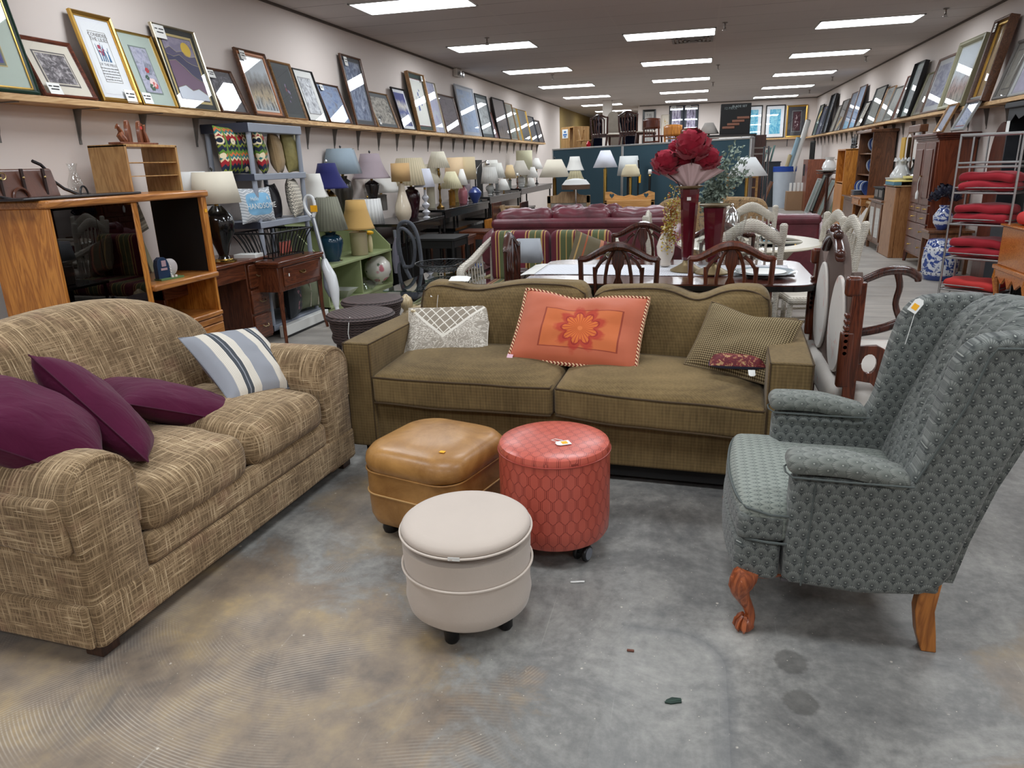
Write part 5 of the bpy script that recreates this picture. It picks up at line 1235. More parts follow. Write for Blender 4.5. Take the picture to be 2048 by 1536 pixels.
def m_ikat():
    n = N('ikat_print'); v = n.co('UV'); x, y, z = n.sep(v)
    zz = n.m('ADD', y, n.m('MULTIPLY', n.m('ABSOLUTE', n.m('SUBTRACT', n.m('FRACT', n.m('MULTIPLY', x, 9.)), .5)), .12))
    c = n.ramp(n.m('FRACT', n.m('MULTIPLY', zz, 1.9)), [(0, srgb(30, 40, 62)), (.16, srgb(132, 142, 50)), (.24, srgb(30, 40, 62)), (.42, srgb(160, 36, 44)), (.60, srgb(226, 206, 168)), (.68, srgb(52, 120, 122)), (.78, srgb(198, 110, 62)), (.88, srgb(90, 132, 50))], 'CONSTANT')
    d = n.vor(n.mp(v, (3, 3, 1)), 1, rnd=.4); m_ = n.ramp(d, [(.14, 1.), (.16, 0.)], 'CONSTANT'); m2 = n.ramp(d, [(.24, 1.), (.26, 0.)], 'CONSTANT')
    c = n.mix(m2, c, srgb(232, 218, 184)); c = n.mix(m_, c, srgb(26, 36, 58))
    c = n.mix(n.m('LESS_THAN', n.m('ABSOLUTE', n.m('SUBTRACT', n.m('FRACT', n.m('MULTIPLY', x, 3.)), .5)), .06), c, srgb(104, 136, 60))
    return n.done(c, .85)
IKAT = m_ikat(); TAUPE = m_rib('taupe_velour', srgb(120, 98, 70), srgb(172, 148, 112)); OLV = plain('olive_brocade', srgb(140, 130, 78), .6, var=.35, vs=30)
GPL = 'pillows on the grey plastic shelving'
def shelf_pillow(px, py, zb, w, h, t_, mat, lab, X=-3.80, rz=.0, tilt=.1, **k):
    q = PX(px, py, X); return pillow_thing('throw_pillow', lab, Vector((X, q.y, zb+h/2*.97)), (-tilt, 0, PI/2+rz), w, h, t_, mat, group=GPL, **k)
shelf_pillow(468, 300, 1.44, .40, .40, .12, IKAT, 'ikat pillow behind the grey post on the upper shelf of the plastic unit', X=-3.86, rz=-.1, seed=21)
shelf_pillow(520, 300, 1.44, .30, .40, .12, IKAT, 'ikat pillow with green and cream trim, right of the grey post', X=-3.77, rz=.5, seed=22)
shelf_pillow(551, 300, 1.44, .28, .37, .13, TAUPE, 'taupe crinkled pillow between the ikat and olive ones', X=-3.80, rz=.4, seed=23)
t = shelf_pillow(582, 300, 1.44, .30, .40, .13, OLV, 'olive brocade pillow at the far end of the upper plastic shelf', X=-3.80, rz=.1, seed=24)
def m_blueword():
    n = N('pale_blue_print'); v = n.co('UV'); x, y, z = n.sep(v)
    r = n.m('SQRT', n.m('ADD', n.m('POWER', n.m('MULTIPLY', n.m('SUBTRACT', x, .5), 1.05), 4.), n.m('POWER', n.m('MULTIPLY', n.m('SUBTRACT', y, .52), 1.2), 4.)))
    zz = n.m('SINE', n.m('ADD', n.m('MULTIPLY', y, 75.), n.m('MULTIPLY', n.m('PINGPONG', n.m('MULTIPLY', x, 9.), 1.), 5.)))
    ch = n.ramp(zz, [(.3, srgb(176, 182, 188)), (.7, srgb(226, 228, 230))]); return n.done(n.mix(n.ramp(r, [(.155, 1.), (.17, 0.)]), ch, srgb(128, 180, 214)), .85)
t = shelf_pillow(512, 410, 1.035, .42, .30, .11, m_blueword(), 'pale blue pillow printed HANDSOME with a grey chevron border', X=-3.74, rz=-.15, seed=25, tilt=.12)
cov = [q for q in bpy.data.objects if q.parent == t][0]
text_mesh(cov, 'HANDSOME', .066, (0, -.064, -.035), OFFW); text_mesh(cov, 'Hello', .045, (-.07, -.062, .035), OFFW); text_mesh(cov, '&', .045, (.09, -.062, .035), OFFW)
shelf_pillow(548, 405, 1.035, .30, .32, .11, plain('black_satin', srgb(30, 28, 34), .35), 'black satin pillow between the blue and the knotted-line pillows', X=-3.84, rz=.3, seed=26)
def m_knot():
    n = N('knotted_line_print'); v = n.co('UV'); x, y, z = n.sep(v)
    w = n.m('ADD', n.m('MULTIPLY', y, 11.), n.m('MULTIPLY', n.m('SINE', n.m('MULTIPLY', x, 58.)), .28)); l = n.m('LESS_THAN', n.m('ABSOLUTE', n.m('SUBTRACT', n.m('FRACT', w), .5)), .09)
    w2 = n.m('ADD', n.m('MULTIPLY', y, 11.), n.m('MULTIPLY', n.m('SINE', n.m('MULTIPLY', x, -58.)), .28)); l2 = n.m('LESS_THAN', n.m('ABSOLUTE', n.m('SUBTRACT', n.m('FRACT', w2), .5)), .07)
    return n.done(n.mix(n.m('MAXIMUM', l, l2), srgb(222, 214, 198), srgb(36, 34, 34)), .85)
shelf_pillow(590, 405, 1.035, .36, .36, .13, m_knot(), 'cream pillow with black knotted lines on the middle plastic shelf', X=-3.76, rz=.35, seed=27)
# things low under the shelving, seen below the sewing table
FLO = art('darkflowers', 'floral', [(42, 46, 50), (150, 100, 112), (70, 86, 70), (44, 46, 52), (120, 70, 60)], 4)
SAGE = plain('sage_stripe', srgb(122, 128, 104), .85)
pillow_thing('throw_pillow', 'dark flowered pillow low in the plastic unit, seen below the sewing table', Vector((-3.70, 6.02, .30)), (0, 0, PI/2+.3), .34, .36, .14, FLO, group=GPL, seed=31)
t = pillow_thing('throw_pillow', 'sage green striped pillow low in the plastic unit, seen below the sewing table', Vector((-3.72, 6.33, .30)), (0, 0, PI/2-.2), .34, .32, .16, SAGE, group=GPL, seed=32)
for x in (-.04, .07):
    b = B(); b.tube([(x+.01*i*.3, -.082+.006*abs(i), -.13+.045*(i+3)) for i in range(-3, 4)], .004, 5); b.obj('stripe', CREAM, t, 'cream stripe')
# ---- lamps
def lampm(n_, *c, rough=.25, coat=.4): return plain('lamp_'+n_, srgb(*c), rough, coat=coat, var=.06)
def shade_mat(name, c, pleat=0, rough=.8):
    n = N('shade_'+name); v = n.co('UV'); x, y, z = n.sep(v); c0 = srgb(*c)
    if pleat: f = n.m('MULTIPLY', n.m('ADD', n.m('SINE', n.m('MULTIPLY', x, 2*PI*pleat)), 1.), .5); col = n.mix(f, tuple(q*.78 for q in c0), c0); n.bump(f, .5, .004)
    else: col = n.mix(n.noise(n.co(), 12, 3), tuple(q*.94 for q in c0), c0)
    return n.done(col, rough, spec=.2, sheen=.1)
SM = {}
def shm(c, pleat=0):
    k = (c, pleat)
    if k not in SM: SM[k] = shade_mat('%d_%d_%d_%d' % (*c, pleat), c, pleat)
    return SM[k]
BRASS = metal('polished_brass', srgb(200, 166, 92), .25); ABRASS = metal('antique_brass', srgb(120, 92, 48), .4); CHROME = metal('chrome', (.75, .75, .76), .15)
WH, IV, CRM, PCH = (232, 230, 224), (226, 219, 198), (214, 200, 168), (224, 196, 158)
def shade(t, kind, rt, rb_, z0, z1, mat):
    """kind: cone, bell, drum, square, hex, dome"""
    h = z1-z0
    if kind == 'bell': pr = [(rb_, z0), (rb_*.93, z0+h*.08), (rt+(rb_-rt)*.52, z0+h*.35), (rt+(rb_-rt)*.22, z0+h*.65), (rt, z1)]
    elif kind == 'dome': pr = [(rb_, z0), (rb_*.97, z0+h*.25), (rb_*.85, z0+h*.6), (rb_*.62, z0+h*.85), (rt, z1)]
    else: pr = [(rb_, z0), (rt, z1)]
    n_ = {'square': 4, 'hex': 6}.get(kind, 36); b = B(); k = 1.12 if kind == 'square' else 1.06 if kind == 'hex' else 1
    b.lathe([(r*k, z) for r, z in pr], n=n_, sq=4 if kind == 'square' else 0, cap=False)
    o = b.obj('lamp_shade', mat, t, solid=-.003, sharp=30)
    b = B()
    for a in range(3): b.rod((0, 0, z1-h*.1), (rt*.98*cos(a*2.09), rt*.98*sin(a*2.09), z1-.004), .0025, 4)
    b.rod((0, 0, z0+h*.1), (0, 0, z1-h*.05), .003, 5); b.obj('spider', BRASS, o); return o
PROF = {
 'urn': [(.5, 0), (.55, .04), (.4, .08), (.32, .12), (.55, .3), (.9, .52), (1, .68), (.9, .82), (.55, .93), (.3, 1)],
 'vase': [(.5, 0), (.6, .05), (.8, .3), (1, .6), (.95, .78), (.6, .92), (.35, 1)],
 'jar': [(.55, 0), (.62, .06), (.85, .35), (1, .62), (.98, .75), (.8, .87), (.42, .93), (.5, 1)],
 'tear': [(.55, 0), (.6, .03), (.9, .15), (1, .28), (.9, .42), (.62, .62), (.4, .82), (.33, 1)],
 'column': [(.9, 0), (1, .05), (.6, .1), (.55, .5), (.6, .9), (.8, .95), (.5, 1)],
 'candle': [(1, 0), (1, .04), (.5, .08), (.22, .14), (.4, .2), (.22, .27), (.2, .45), (.42, .52), (.22, .6), (.2, .82), (.4, .88), (.2, .94), (.2, 1)],
 'balls': [(.9, 0), (.6, .04), (.3, .06), (.85, .15), (.95, .2), (.3, .28), (.3, .31), (.9, .4), (.9, .46), (.3, .54), (.3, .57), (.8, .66), (.8, .72), (.3, .8), (.25, 1)],
 'flare': [(.7, 0), (.8, .05), (.55, .2), (.6, .5), (1, .85), (.95, .9), (.3, 1)],
 'cyl': [(.85, 0), (.9, .03), (.9, .9), (1, .95), (.6, 1)],
 'stick': [(1, 0), (.9, .02), (.2, .05), (.12, .1), (.12, 1)],
 'ribbed': [(.7, 0), (.75, .05), (.82, .1), (.78, .14), (.88, .2), (.84, .25), (.95, .32), (.9, .38), (1, .46), (.94, .52), (1, .6), (.92, .67), (.95, .74), (.8, .82), (.6, .92), (.4, 1)],
}
LG = 'table lamps along the left wall'
def lamp(label, cx, yb, ysb, yst, wt, wb, body, bmat, bw, smat, skind='cone', X=-3.72, surf=None, finial=None, basem=None, group=LG, name='table_lamp', yplane=None, btop=None, harp=True):
    """placed from measurements: cx, base yb, shade bottom/top yb.., widths in photo px, stands on height surf at plane X"""
    q = PY(cx, yb, yplane) if yplane else PX(cx, yb, X); z0 = surf if surf is not None else q.z
    if yplane: pos = Vector((q.x, yplane, z0))
    else: pos = Vector((X, q.y, z0))
    m = mpp(Vector((pos.x, pos.y, z0+.3)))
    zf = lambda py: (PY(cx, py, pos.y).z)-z0
    zsb, zst = zf(ysb), zf(yst)
    t = thing(name, label, 'lamp', pos, random.Random(cx).random()*.4, group)
    bt = zf(btop) if btop else max(.06, zsb-.02)
    fl = dict(flute=0)
    b = B(); b.lathe([(r*bw*m/2, z*bt) for r, z in PROF[body]], n=4 if body == 'sqpost' else 28); b.obj('body', bmat, t, sharp=45)
    if basem: b = B(); b.lathe([(bw*m*.40, -.0), (bw*m*.42, .012), (bw*m*.30, .022), (bw*m*.28, .03)], n=24); b.obj('base', basem, t)
    b = B(); b.rod((0, 0, bt*.9), (0, 0, zsb+(zst-zsb)*.3), .009, 8).lathe([(.016, 0), (.018, .04), (.012, .05)], (0, 0, bt*.97), 12); b.obj('socket', BRASS, t)
    shade(t, skind, wt*m/2, wb*m/2, zsb, zst, smat)
    if finial: b = B(); b.lathe([(.004, 0), (.004, .012), (.013, .02), (.013, .03), (.004, .042)], (0, 0, zst-.004), 12); b.obj('finial', finial, t)
    if label.startswith('white bell'): t.location.y = max(t.location.y, 6.68)
    return t
GLB = plain('gloss_black_ceramic', srgb(12, 12, 14), .12, coat=.6)
q = PX(447, 503, -3.62)
lamp('glossy black urn lamp with a cream drum shade on the cherry desk', 447, 505, 406, 343, 78, 78*1.0+20, 'urn', GLB, 58, shm((216, 208, 190)), 'hex', X=-3.72, surf=.762, finial=GLB, basem=BRASS)
lamp('grey glass lamp with a white shade half hidden behind the oak unit', 400, 498, 412, 343, 60, 76, 'tear', lampm('greyglass', 168, 168, 170, rough=.15), 44, shm((222, 222, 220)), X=-3.95, surf=.762)
# sewing table with a wire basket
ST = thing('sewing_table', 'mahogany sewing table with one drawer and curved legs', 'table', (-3.86, 5.41, 0))
wbox(ST, 'top', DM, -.02, .45, -.02, .76, .695, .72, .006); wbox(ST, 'lower_top', DM, -.01, .44, -.01, .75, .672, .693, .004)
wbox(ST, 'case', DMZ, .0, .42, 0, .74, .46, .672, .006)
d = wbox(ST, 'drawer', DM, .42, .434, .07, .67, .50, .665, .005); b = B(); b.tube([(.436, .33, .60), (.45, .34, .585), (.452, .37, .58), (.45, .40, .585), (.436, .41, .60)], .004, 6).box(.434, .438, .32, .42, .585, .605); b.obj('drawer_pull', ABRASS, d)
b = B(); b.box(.4345, .436, .14, .155, .58, .605); b.obj('paper_tag', PAPER, d)
for x, y, sx, sy in ((.40, .03, 1, -1), (.40, .71, 1, 1), (.03, .03, -1, -1), (.03, .71, -1, 1)):
    b = B(); b.tube([(x, y, .47), (x+.0*sx, y+.0*sy, .30), (x+.004*sx, y+.006*sy, .15), (x+.02*sx, y+.03*sy, .0)], [.030, .023, .018, .017], 4, sm=4); b.obj('leg', DMZ, ST, sharp=30)
WB = thing('wire_basket', 'large black wire basket flaring at the top on the sewing table', 'basket', (-3.64, 5.73, .722), PI/2-.05)
IRON = plain('black_iron', srgb(18, 18, 20), .4)
def ring(b, w, d, z, r): b.tube([(-w/2, -d/2, z), (w/2, -d/2, z), (w/2, d/2, z), (-w/2, d/2, z)], r, 6, closed=True)
b = B(); ring(b, .62, .40, .235, .008); b.obj('rim', IRON, WB); b = B(); ring(b, .46, .26, .02, .006); b.obj('base_ring', IRON, WB)
for sx in (-1, 1):
    for k in range(12):
        u = -1+2*k/11; b = B(); b.tube([(u*.31, sx*.20, .235), (u*.27, sx*.165, .16), (u*.24, sx*.14, .08), (u*.225, sx*.125, .02)], .005, 5); b.obj('rib', IRON, WB)
    for k in range(7):
        u = -1+2*k/6; b = B(); b.tube([(sx*.31, u*.20, .235), (sx*.27, u*.165, .16), (sx*.24, u*.14, .08), (sx*.225, u*.125, .02)], .005, 5); b.obj('rib', IRON, WB)
for x, y in ((-.23, -.13), (.23, -.13), (.23, .13), (-.23, .13)):
    b = B(); b.rod((x, y, 0), (x, y, .03), .008, 8); b.obj('foot', IRON, WB)
t = thing('white_box', 'small white box behind the wire basket on the sewing table', 'box', (-3.76, 5.36, .723), .1); b = B(); b.box(-.06, .14, .02, .16, 0, .065); b.obj('carton', OFFW, t, bevel=.003)
for k in range(3):
    t = thing('pink_tin', ['pink tin in the wire basket, nearest the desk', 'pink tin in the middle of the wire basket', 'pink tin in the wire basket, nearest the vacuum pole'][k], 'tin', (-3.64, 5.84+.06*k, .745), 0, 'pink tins in the wire basket'); b = B(); b.lathe([(.022, 0), (.022, .10)], n=16); b.obj('can', plain('pink_tin', srgb(176, 96, 84), .4), t); b = B(); b.lathe([(.023, .10), (.023, .106)], n=16); b.obj('lid', CHROME, t)
# cane armchair fragment & white case under shelving
t = thing('white_case', 'white flat case with a black edge on the floor under the plastic unit', 'case', (-3.60, 5.95, .0), 0); b = B(); b.box(-.05, .02, -.30, .50, .0, .11); b.obj('shell', OFFW, t, bevel=.006); b = B(); b.box(.02, .025, -.30, .50, 0, .02); b.obj('edge', BLK, t)
# ---- green bookcase
GRN = plain('celery_green_paint', srgb(150, 160, 116), .5, var=.05)
gx = -3.62
GC = thing('green_bookcase', 'celery green painted low bookcase with sloping upper sides', 'bookcase', (gx, 6.56, 0))
Lc = 1.64
wbox(GC, 'plinth', GRN, -.46, -.01, 0, Lc, 0, .08); wbox(GC, 'bottom_board', GRN, -.48, 0, 0, Lc, .08, .105); wbox(GC, 'top_board', GRN, -.48, .01, -.01, Lc+.01, .485, .51)
wbox(GC, 'divider', GRN, -.46, -.01, .80, .825, .105, .485); wbox(GC, 'back_panel', GRN, -.49, -.475, 0, Lc, .08, 1.0, 0)
for y in (0, Lc-.022):
    b = B(); b.prism([(-.48, .08), (0, .08), (0, .51), (-.0, .56), (-.30, .86), (-.48, .98)], -(y+.022), -y, XZ); b.obj('side_panel', GRN, GC, bevel=.003)
b = B(); b.box(-.48, -.26, 0, Lc, .90, .92); b.obj('upper_shelf', GRN, GC)
G2 = 'lamps on the green bookcase'
lamp('dark blue ginger jar lamp with a grey green pleated shade', 667, 527, 460, 394, 40, 70, 'jar', lampm('petrol', 26, 58, 78, rough=.15), 47, shm((134, 134, 118), 30), X=-3.76, surf=.511, basem=CHROME, group=G2)
lamp('beige jar lamp with a gold fabric bell shade', 720, 508, 458, 400, 37, 68, 'cyl', lampm('beige', 186, 172, 138), 38, shm((196, 158, 96)), 'bell', X=-3.74, surf=.511, basem=ABRASS, group=G2)
t = thing('flower_vase', 'small cream vase with a yellow flower beside the gold shaded lamp', 'vase', PX(741, 500, -3.72)*1.0, 0); t.location.z = .512
b = B(); b.lathe([(.02, 0), (.028, .01), (.034, .08), (.03, .16), (.02, .20), (.024, .21)], n=20); b.obj('body', lampm('cream', 216, 204, 160), t)
b = B(); b.lathe([(.001, .0), (.05, .01), (.055, .03), (.03, .045), (.001, .05)], (0, .0, .20), 16); b.obj('yellow_bloom', plain('yellow_bloom', srgb(232, 178, 36), .6), t)
t = thing('painted_globe', 'white porcelain globe lamp painted with roses in the green bookcase', 'globe', PX(757, 555, -3.74)*1.0, 0); t.location.z = .106
def m_rose():
    n = N('rose_porcelain'); v = n.co(); d = n.vor(v, 9); c = n.mix(n.ramp(d, [(.3, .9), (.42, 0.)]), srgb(226, 222, 212), srgb(190, 96, 112)); d2 = n.vor(n.mp(v, 1, loc=(3, 1, 2)), 11); c = n.mix(n.ramp(d2, [(.18, .9), (.26, 0.)]), c, srgb(74, 96, 66)); return n.done(c, .2, coat=.5)
b = B(); b.lathe([(.05, 0), (.06, .02), (.14, .09), (.165, .17), (.15, .25), (.09, .32), (.04, .34)], n=32); b.obj('globe', m_rose(), t)
t = thing('glass_bowl', 'clear glass bowls nested before the rose globe', 'bowl', PX(735, 568, -3.68)*1.0, 0); t.location.z = .106
for k in range(2):
    b = B(); b.lathe([(.04, .0), (.05, .01), (.12, .06+.02*k), (.14, .10+.03*k)], n=24, cap=False); b.obj('bowl', CLEAR, t)
t = thing('square_dish', 'pale grey square dish in the near bay of the green bookcase', 'dish', PX(688, 585, -3.72)*1.0, 0); t.location.z = .106
b = B(); b.lathe([(.05, 0), (.07, .02), (.17, .10), (.165, .10), (.06, .03)], n=4, sq=4); b.obj('dish', plain('pale_grey_ceramic', srgb(176, 178, 170), .3, coat=.4), t)
# ---- stick vacuum (white floor steamer) leaning on the bookcase
SV = thing('stick_vacuum', 'white and grey stick vacuum leaning against the green bookcase', 'vacuum', (0, 0, 0))
a, e = PY(622, 420, 6.30), PY(673, 612, 6.12); SV.location = (e.x, e.y, 0); a -= SV.location; e -= SV.location
ax = (a-e).normalized()
WPL = plain('white_plastic', srgb(222, 224, 226), .3, coat=.3); GPL2 = plain('grey_plastic_tube', srgb(120, 124, 132), .35)
b = B(); b.rod(e+ax*.40, a-ax*.05, .020, 12); b.obj('pole', GPL2, SV)
b = B(); b.rod(e+ax*.44+Vector((.014, -.014, 0)), a-ax*.08+Vector((.014, -.014, 0)), .008, 8); b.obj('pole_stripe', WPL, SV)
side = ax.cross(Vector((0, 1, 0))).normalized()
b = B(); c = a+ax*.02; b.tube([c-ax*.10+side*0, c-ax*.02+side*.045, c+ax*.07+side*.05, c+ax*.12+side*.0, c+ax*.08-side*.05, c-ax*.02-side*.045, c-ax*.09], [.02, .014, .013, .013, .014, .016, .02], 10, sm=4); b.obj('handle', WPL, SV)
b = B(); b.tube([e-ax*.02+side*.0, e+ax*.05+side*-.005, e+ax*.16-side*.02, e+ax*.28-side*.02, e+ax*.38, e+ax*.46], [.015, .035, .05, .055, .045, .024], 12, sm=4); b.obj('motor_body', WPL, SV)
b = B(); b.tube([e+ax*.10+side*.03, e+ax*.2+side*.04, e+ax*.34+side*.03], [.02, .035, .02], 12); b.obj('grey_cover', GPL2, SV)
b = B(); p = a-ax*.0-side*.05+Vector((0, -.03, 0)); b.cb(p, (.07, .004, .06)); b.obj('price_tag', STICK, SV, 'orange price tag')
# nozzle down to the floor
b = B(); b.tube([e, e-ax*.05, Vector((e.x-ax.x*.1, e.y, .03))], [.02, .02, .018], 8).rb((e.x-ax.x*.1, e.y, .025), (.22, .10, .045), .02, 3); b.obj('floor_nozzle', WPL, SV)
# ---- wicker stools
def m_wicker(name, c1, c2, sc=95):
    n = N(name); v = n.co(); x, y, z = n.sep(v)
    a = n.m('SINE', n.m('MULTIPLY', z, sc*3.5)); an = n.m('ARCTAN2', y, x); b_ = n.m('SINE', n.m('ADD', n.m('MULTIPLY', n.m('ADD', x, y), sc*1.8), n.m('MULTIPLY', n.m('FLOOR', n.m('DIVIDE', n.m('MULTIPLY', z, sc*3.5), PI)), PI)))
    f = n.m('ADD', .5, n.m('MULTIPLY', n.m('ADD', a, b_), .25)); n.bump(f, .8, .006)
    return n.done(n.ramp(n.m('ADD', f, n.m('MULTIPLY', n.m('SUBTRACT', n.noise(v, 20, 2), .5), .4)), [(.15, c1), (.8, c2)]), .6)
WICK = m_wicker('dark_brown_wicker', srgb(34, 26, 26), srgb(86, 70, 68)); WWK = m_wicker('white_wicker', srgb(150, 142, 128), srgb(226, 219, 206), 150)
for k, (x, y, r, lab) in enumerate(((-2.27, 4.53, .235, 'round dark wicker stool with a string tag, nearer of two'), (-2.42, 5.05, .235, 'round dark wicker stool behind the nearer one'))):
    t = thing('wicker_stool', lab, 'stool', (x, y, 0), .3*k, 'dark wicker stools')
    b = B(); b.lathe([(.001, .50), (.8*r, .50), (r*.97, .494), (r*1.03, .475), (r, .455), (r*.95, .45)], n=48); b.obj('seat', WICK, t)
    b = B(); b.lathe([(r*.94, .45), (r*.92, .40), (r*.86, .36), (r*.90, .33), (r*.86, .30), (r*.8, .29)], n=48); b.obj('skirt', WICK, t)
    for a in (.7, 2.3, 3.9, 5.5):
        b = B(); b.rod((r*.72*cos(a), r*.72*sin(a), .33), (r*.78*cos(a), r*.78*sin(a), 0), .018, 10, .016); b.obj('leg', WICK, t)
    if k == 0: b = B(); b.tube([(.02, -.2, .50), (.03, -.24, .47), (.02, -.245, .40), (.025, -.24, .33)], .003, 5); b.box(.012, .038, -.246, -.243, .26, .33); b.obj('string_tag', PAPER, t)
# ---- glass coffee table with turned finial posts, and the wire bowl
BAM = wood('pale_maple', srgb(176, 150, 108), srgb(214, 194, 156), .4)
TG = glass_mat('table_glass', srgb(190, 210, 202), 0, .14)
t = thing('coffee_table', 'glass topped coffee table with ball finial posts in pale wood', 'table', (-2.46, 5.40, 0))
for x, y in ((0.16, .03), (.62, .10), (0.02, 1.62), (.50, 1.70)):
    b = B(); b.lathe([(.03, 0), (.026, .06), (.022, .20), (.03, .26), (.045, .275), (.045, .30), (.028, .315), (.024, .33), (.05, .36), (.056, .395), (.045, .43), (.02, .45), (.012, .46)], (x, y, 0), 20); b.obj('post', BAM, t)
for a, c in (((.16, .03), (.62, .10)), ((.62, .10), (.50, 1.70)), ((.50, 1.70), (.02, 1.62)), ((.02, 1.62), (.16, .03)), ((.16, .03), (.50, 1.70)), ((.62, .10), (.02, 1.62))):
    b = B(); b.rod((a[0], a[1], .34), (c[0], c[1], .40 if a == (.16, .03) else .34), .012, 8); b.obj('rail', BAM, t)
b = B(); b.box(-.08, .50, .12, 1.78, .462, .472); b.obj('glass_top', TG, t, 'clear greenish glass')
b = B(); b.box(.10, .48, .62, 1.70, .474, .484); b.obj('loose_glass_sheet', TG, t, 'second loose glass sheet')
c = PZ(889, 545, .50)
t = thing('wire_bowl', 'wide shallow black wire mesh bowl on the glass coffee table', 'bowl', (c.x, c.y, .486)); R_ = .27
def bw(r): return .02+.085*(r/R_)**2.2
b = B(); b.tube([(R_*cos(a), R_*sin(a), bw(R_)) for a in [2*PI*i/48 for i in range(48)]], .006, 6, closed=True); b.obj('rim', IRON, t)
b = B()
for k in range(36):
    for sg in (1, -1):
        a0 = 2*PI*k/36; b.tube([(r*cos(a0+sg*(R_-r)*4), r*sin(a0+sg*(R_-r)*4), bw(r)) for r in [R_*i/8 for i in range(2, 9)]], .0028, 3, cap=False)
b.obj('mesh', IRON, t)
for a in (.5, 2.6, 4.7): b = B(); b.ball((.09*cos(a), .09*sin(a), .010), .010, 8); b.obj('foot', IRON, t)
# ---- grey canister vacuum with a hose
q = PZ(800, 585, 0)
t = thing('canister_vacuum', 'grey canister vacuum cleaner with a long looped hose', 'vacuum', (-3.12, 7.60, 0))
HOSE = m_rib('ribbed_grey_hose', srgb(60, 62, 68), srgb(104, 108, 116), 500)
b = B(); b.rb((0, 0, .10), (.22, .34, .16), .06, 6); b.obj('canister', plain('smoky_plastic', srgb(64, 68, 78), .2, coat=.4), t)
b = B(); b.tube([(-.0, .05, .15), (-.12, .02, .45), (-.14, .02, .74), (-.09, .0, .86), (.02, 0, .86), (.09, 0, .74), (.12, 0, .5), (.13, -.05, .25), (.11, -.12, .10)], .022, 10, sm=5); b.obj('hose', HOSE, t)
b = B(); b.tube([(-.15, .05, .10), (-.17, .02, .40), (-.13, 0, .74), (-.05, -.02, .80), (.05, 0, .66), (.02, 0, .40), (-.10, 0, .38)], .02, 10, sm=5); b.obj('hose', HOSE, t)
b = B(); b.rod((-.17, .06, .10), (-.20, .06, .78), .018, 10); b.obj('wand', GPL2, t)
b = B(); b.tube([(-.2, .04, .30), (-.19, .03, .45), (-.18, .03, .6), (-.17, .03, .7)], [.03, .05, .045, .02], 10); b.obj('dust_cup', plain('lilac_grey', srgb(120, 118, 132), .3), t)
b = B(); b.ball((-.06, -.14, .16), .02, 8, 1.8); b.obj('red_button', plain('red_plastic', srgb(180, 40, 40), .3), t)
# ---- upper lamps behind the bookcase
BKS = .80
def LL(label, *a, **k): return lamp(label, *a, **k)
lamp('white bell shade lamp behind the stick vacuum handle', 638, 470, 396, 347, 28, 56, 'candle', WPL, 30, shm(WH), 'bell', X=-3.96, surf=.921)
lamp('brass lamp with a navy blue bell shade', 667, 470, 377, 326, 33, 78, 'urn', ABRASS, 30, shm((38, 40, 96)), 'bell', X=-3.90, surf=.921, finial=CHROME)
q = lamp('dark ribbed vase lamp with a square pale blue shade', 694, 440, 348, 297, 56, 84, 'jar', lampm('darkvase', 52, 50, 46, rough=.3), 36, shm((140, 154, 164)), 'square', X=-4.02, surf=.921, finial=GLB)
lamp('white drum shade lamp behind the gold shaded one', 742, 480, 447, 397, 50, 60, 'cyl', WPL, 26, shm((228, 228, 226), 24), X=-3.96, surf=.60, finial=BRASS)
TB = plain('black_table_top', srgb(20, 20, 22), .25, coat=.3)
segs = ((8.22, 9.6, .80), (9.62, 11.9, .875), (11.92, 14.2, .935), (14.22, 17.4, .98))
for k, (y0, y1, z) in enumerate(segs):
    t = thing('folding_table', ['black topped table under the lamps, nearest', 'black topped table under the lamps, second along the wall', 'black topped table under the lamps, third along the wall', 'black topped table under the lamps, farthest'][k], 'table', (-3.40, y0, 0), 0, 'black tables along the left wall')
    wbox(t, 'top', TB, -.70, 0, 0, y1-y0, z-.035, z, .004)
    for y in (.08, y1-y0-.08):
        for x in (-.05, -.62): b = B(); b.rod((x, y, z-.035), (x, y, 0), .018, 8); b.obj('leg', TB, t)
    b = B(); b.box(-.02, -.01, .05, y1-y0-.05, z-.12, z-.035); b.obj('apron', TB, t)
def surf_at(y):
    for y0, y1, z in segs:
        if y < y1: return z
    return .98
def TL(label, cx, yb, ysb, yst, wt, wb, body, bmat, bw_, smat, kind='cone', X=-3.66, **k):
    q = PX(cx, yb, X); y = min(16.4, max(8.3, q.y)); s = surf_at(y)+.002
    # keep it on the table: find the y at which this column of the photo meets the plane X
    return lamp(label, cx, yb, ysb, yst, wt, wb, body, bmat, bw_, smat, kind, X=X, surf=s, **k)
lamp('dark flared lamp with a mauve bell shade', 750, 440, 357, 307, 36, 76, 'flare', lampm('black_flare', 30, 26, 28), 30, shm((160, 146, 152)), 'bell', X=-3.93, surf=.921, finial=GLB)
lamp('lamp with a wide white shade behind the mauve one', 766, 436, 385, 352, 40, 76, 'cyl', lampm('greyjar', 150, 146, 140), 24, shm(WH), 'dome', X=-4.03, surf=.921)
TL('cream teardrop lamp with dark piping under a tan drum shade', 808, 443, 363, 326, 36, 37, 'tear', lampm('creamtear', 206, 192, 170), 34, shm((196, 160, 112)), 'drum', X=-3.55)
TL('maroon urn lamp under a large cream pleated shade', 826, 432, 370, 316, 50, 84, 'jar', lampm('maroon', 46, 16, 24), 34, shm(CRM, 40), X=-3.72)
TL('crystal ball stack lamp with a white six sided shade', 853, 431, 374, 337, 22, 40, 'balls', lampm('crystal', 196, 196, 202, rough=.08), 17, shm((222, 224, 236)), 'hex', X=-3.52)
TL('cream cylinder lamp with an ivory shade behind the crystal lamp', 864, 428, 367, 328, 34, 56, 'cyl', lampm('cream2', 196, 188, 166), 18, shm(IV), X=-3.72)
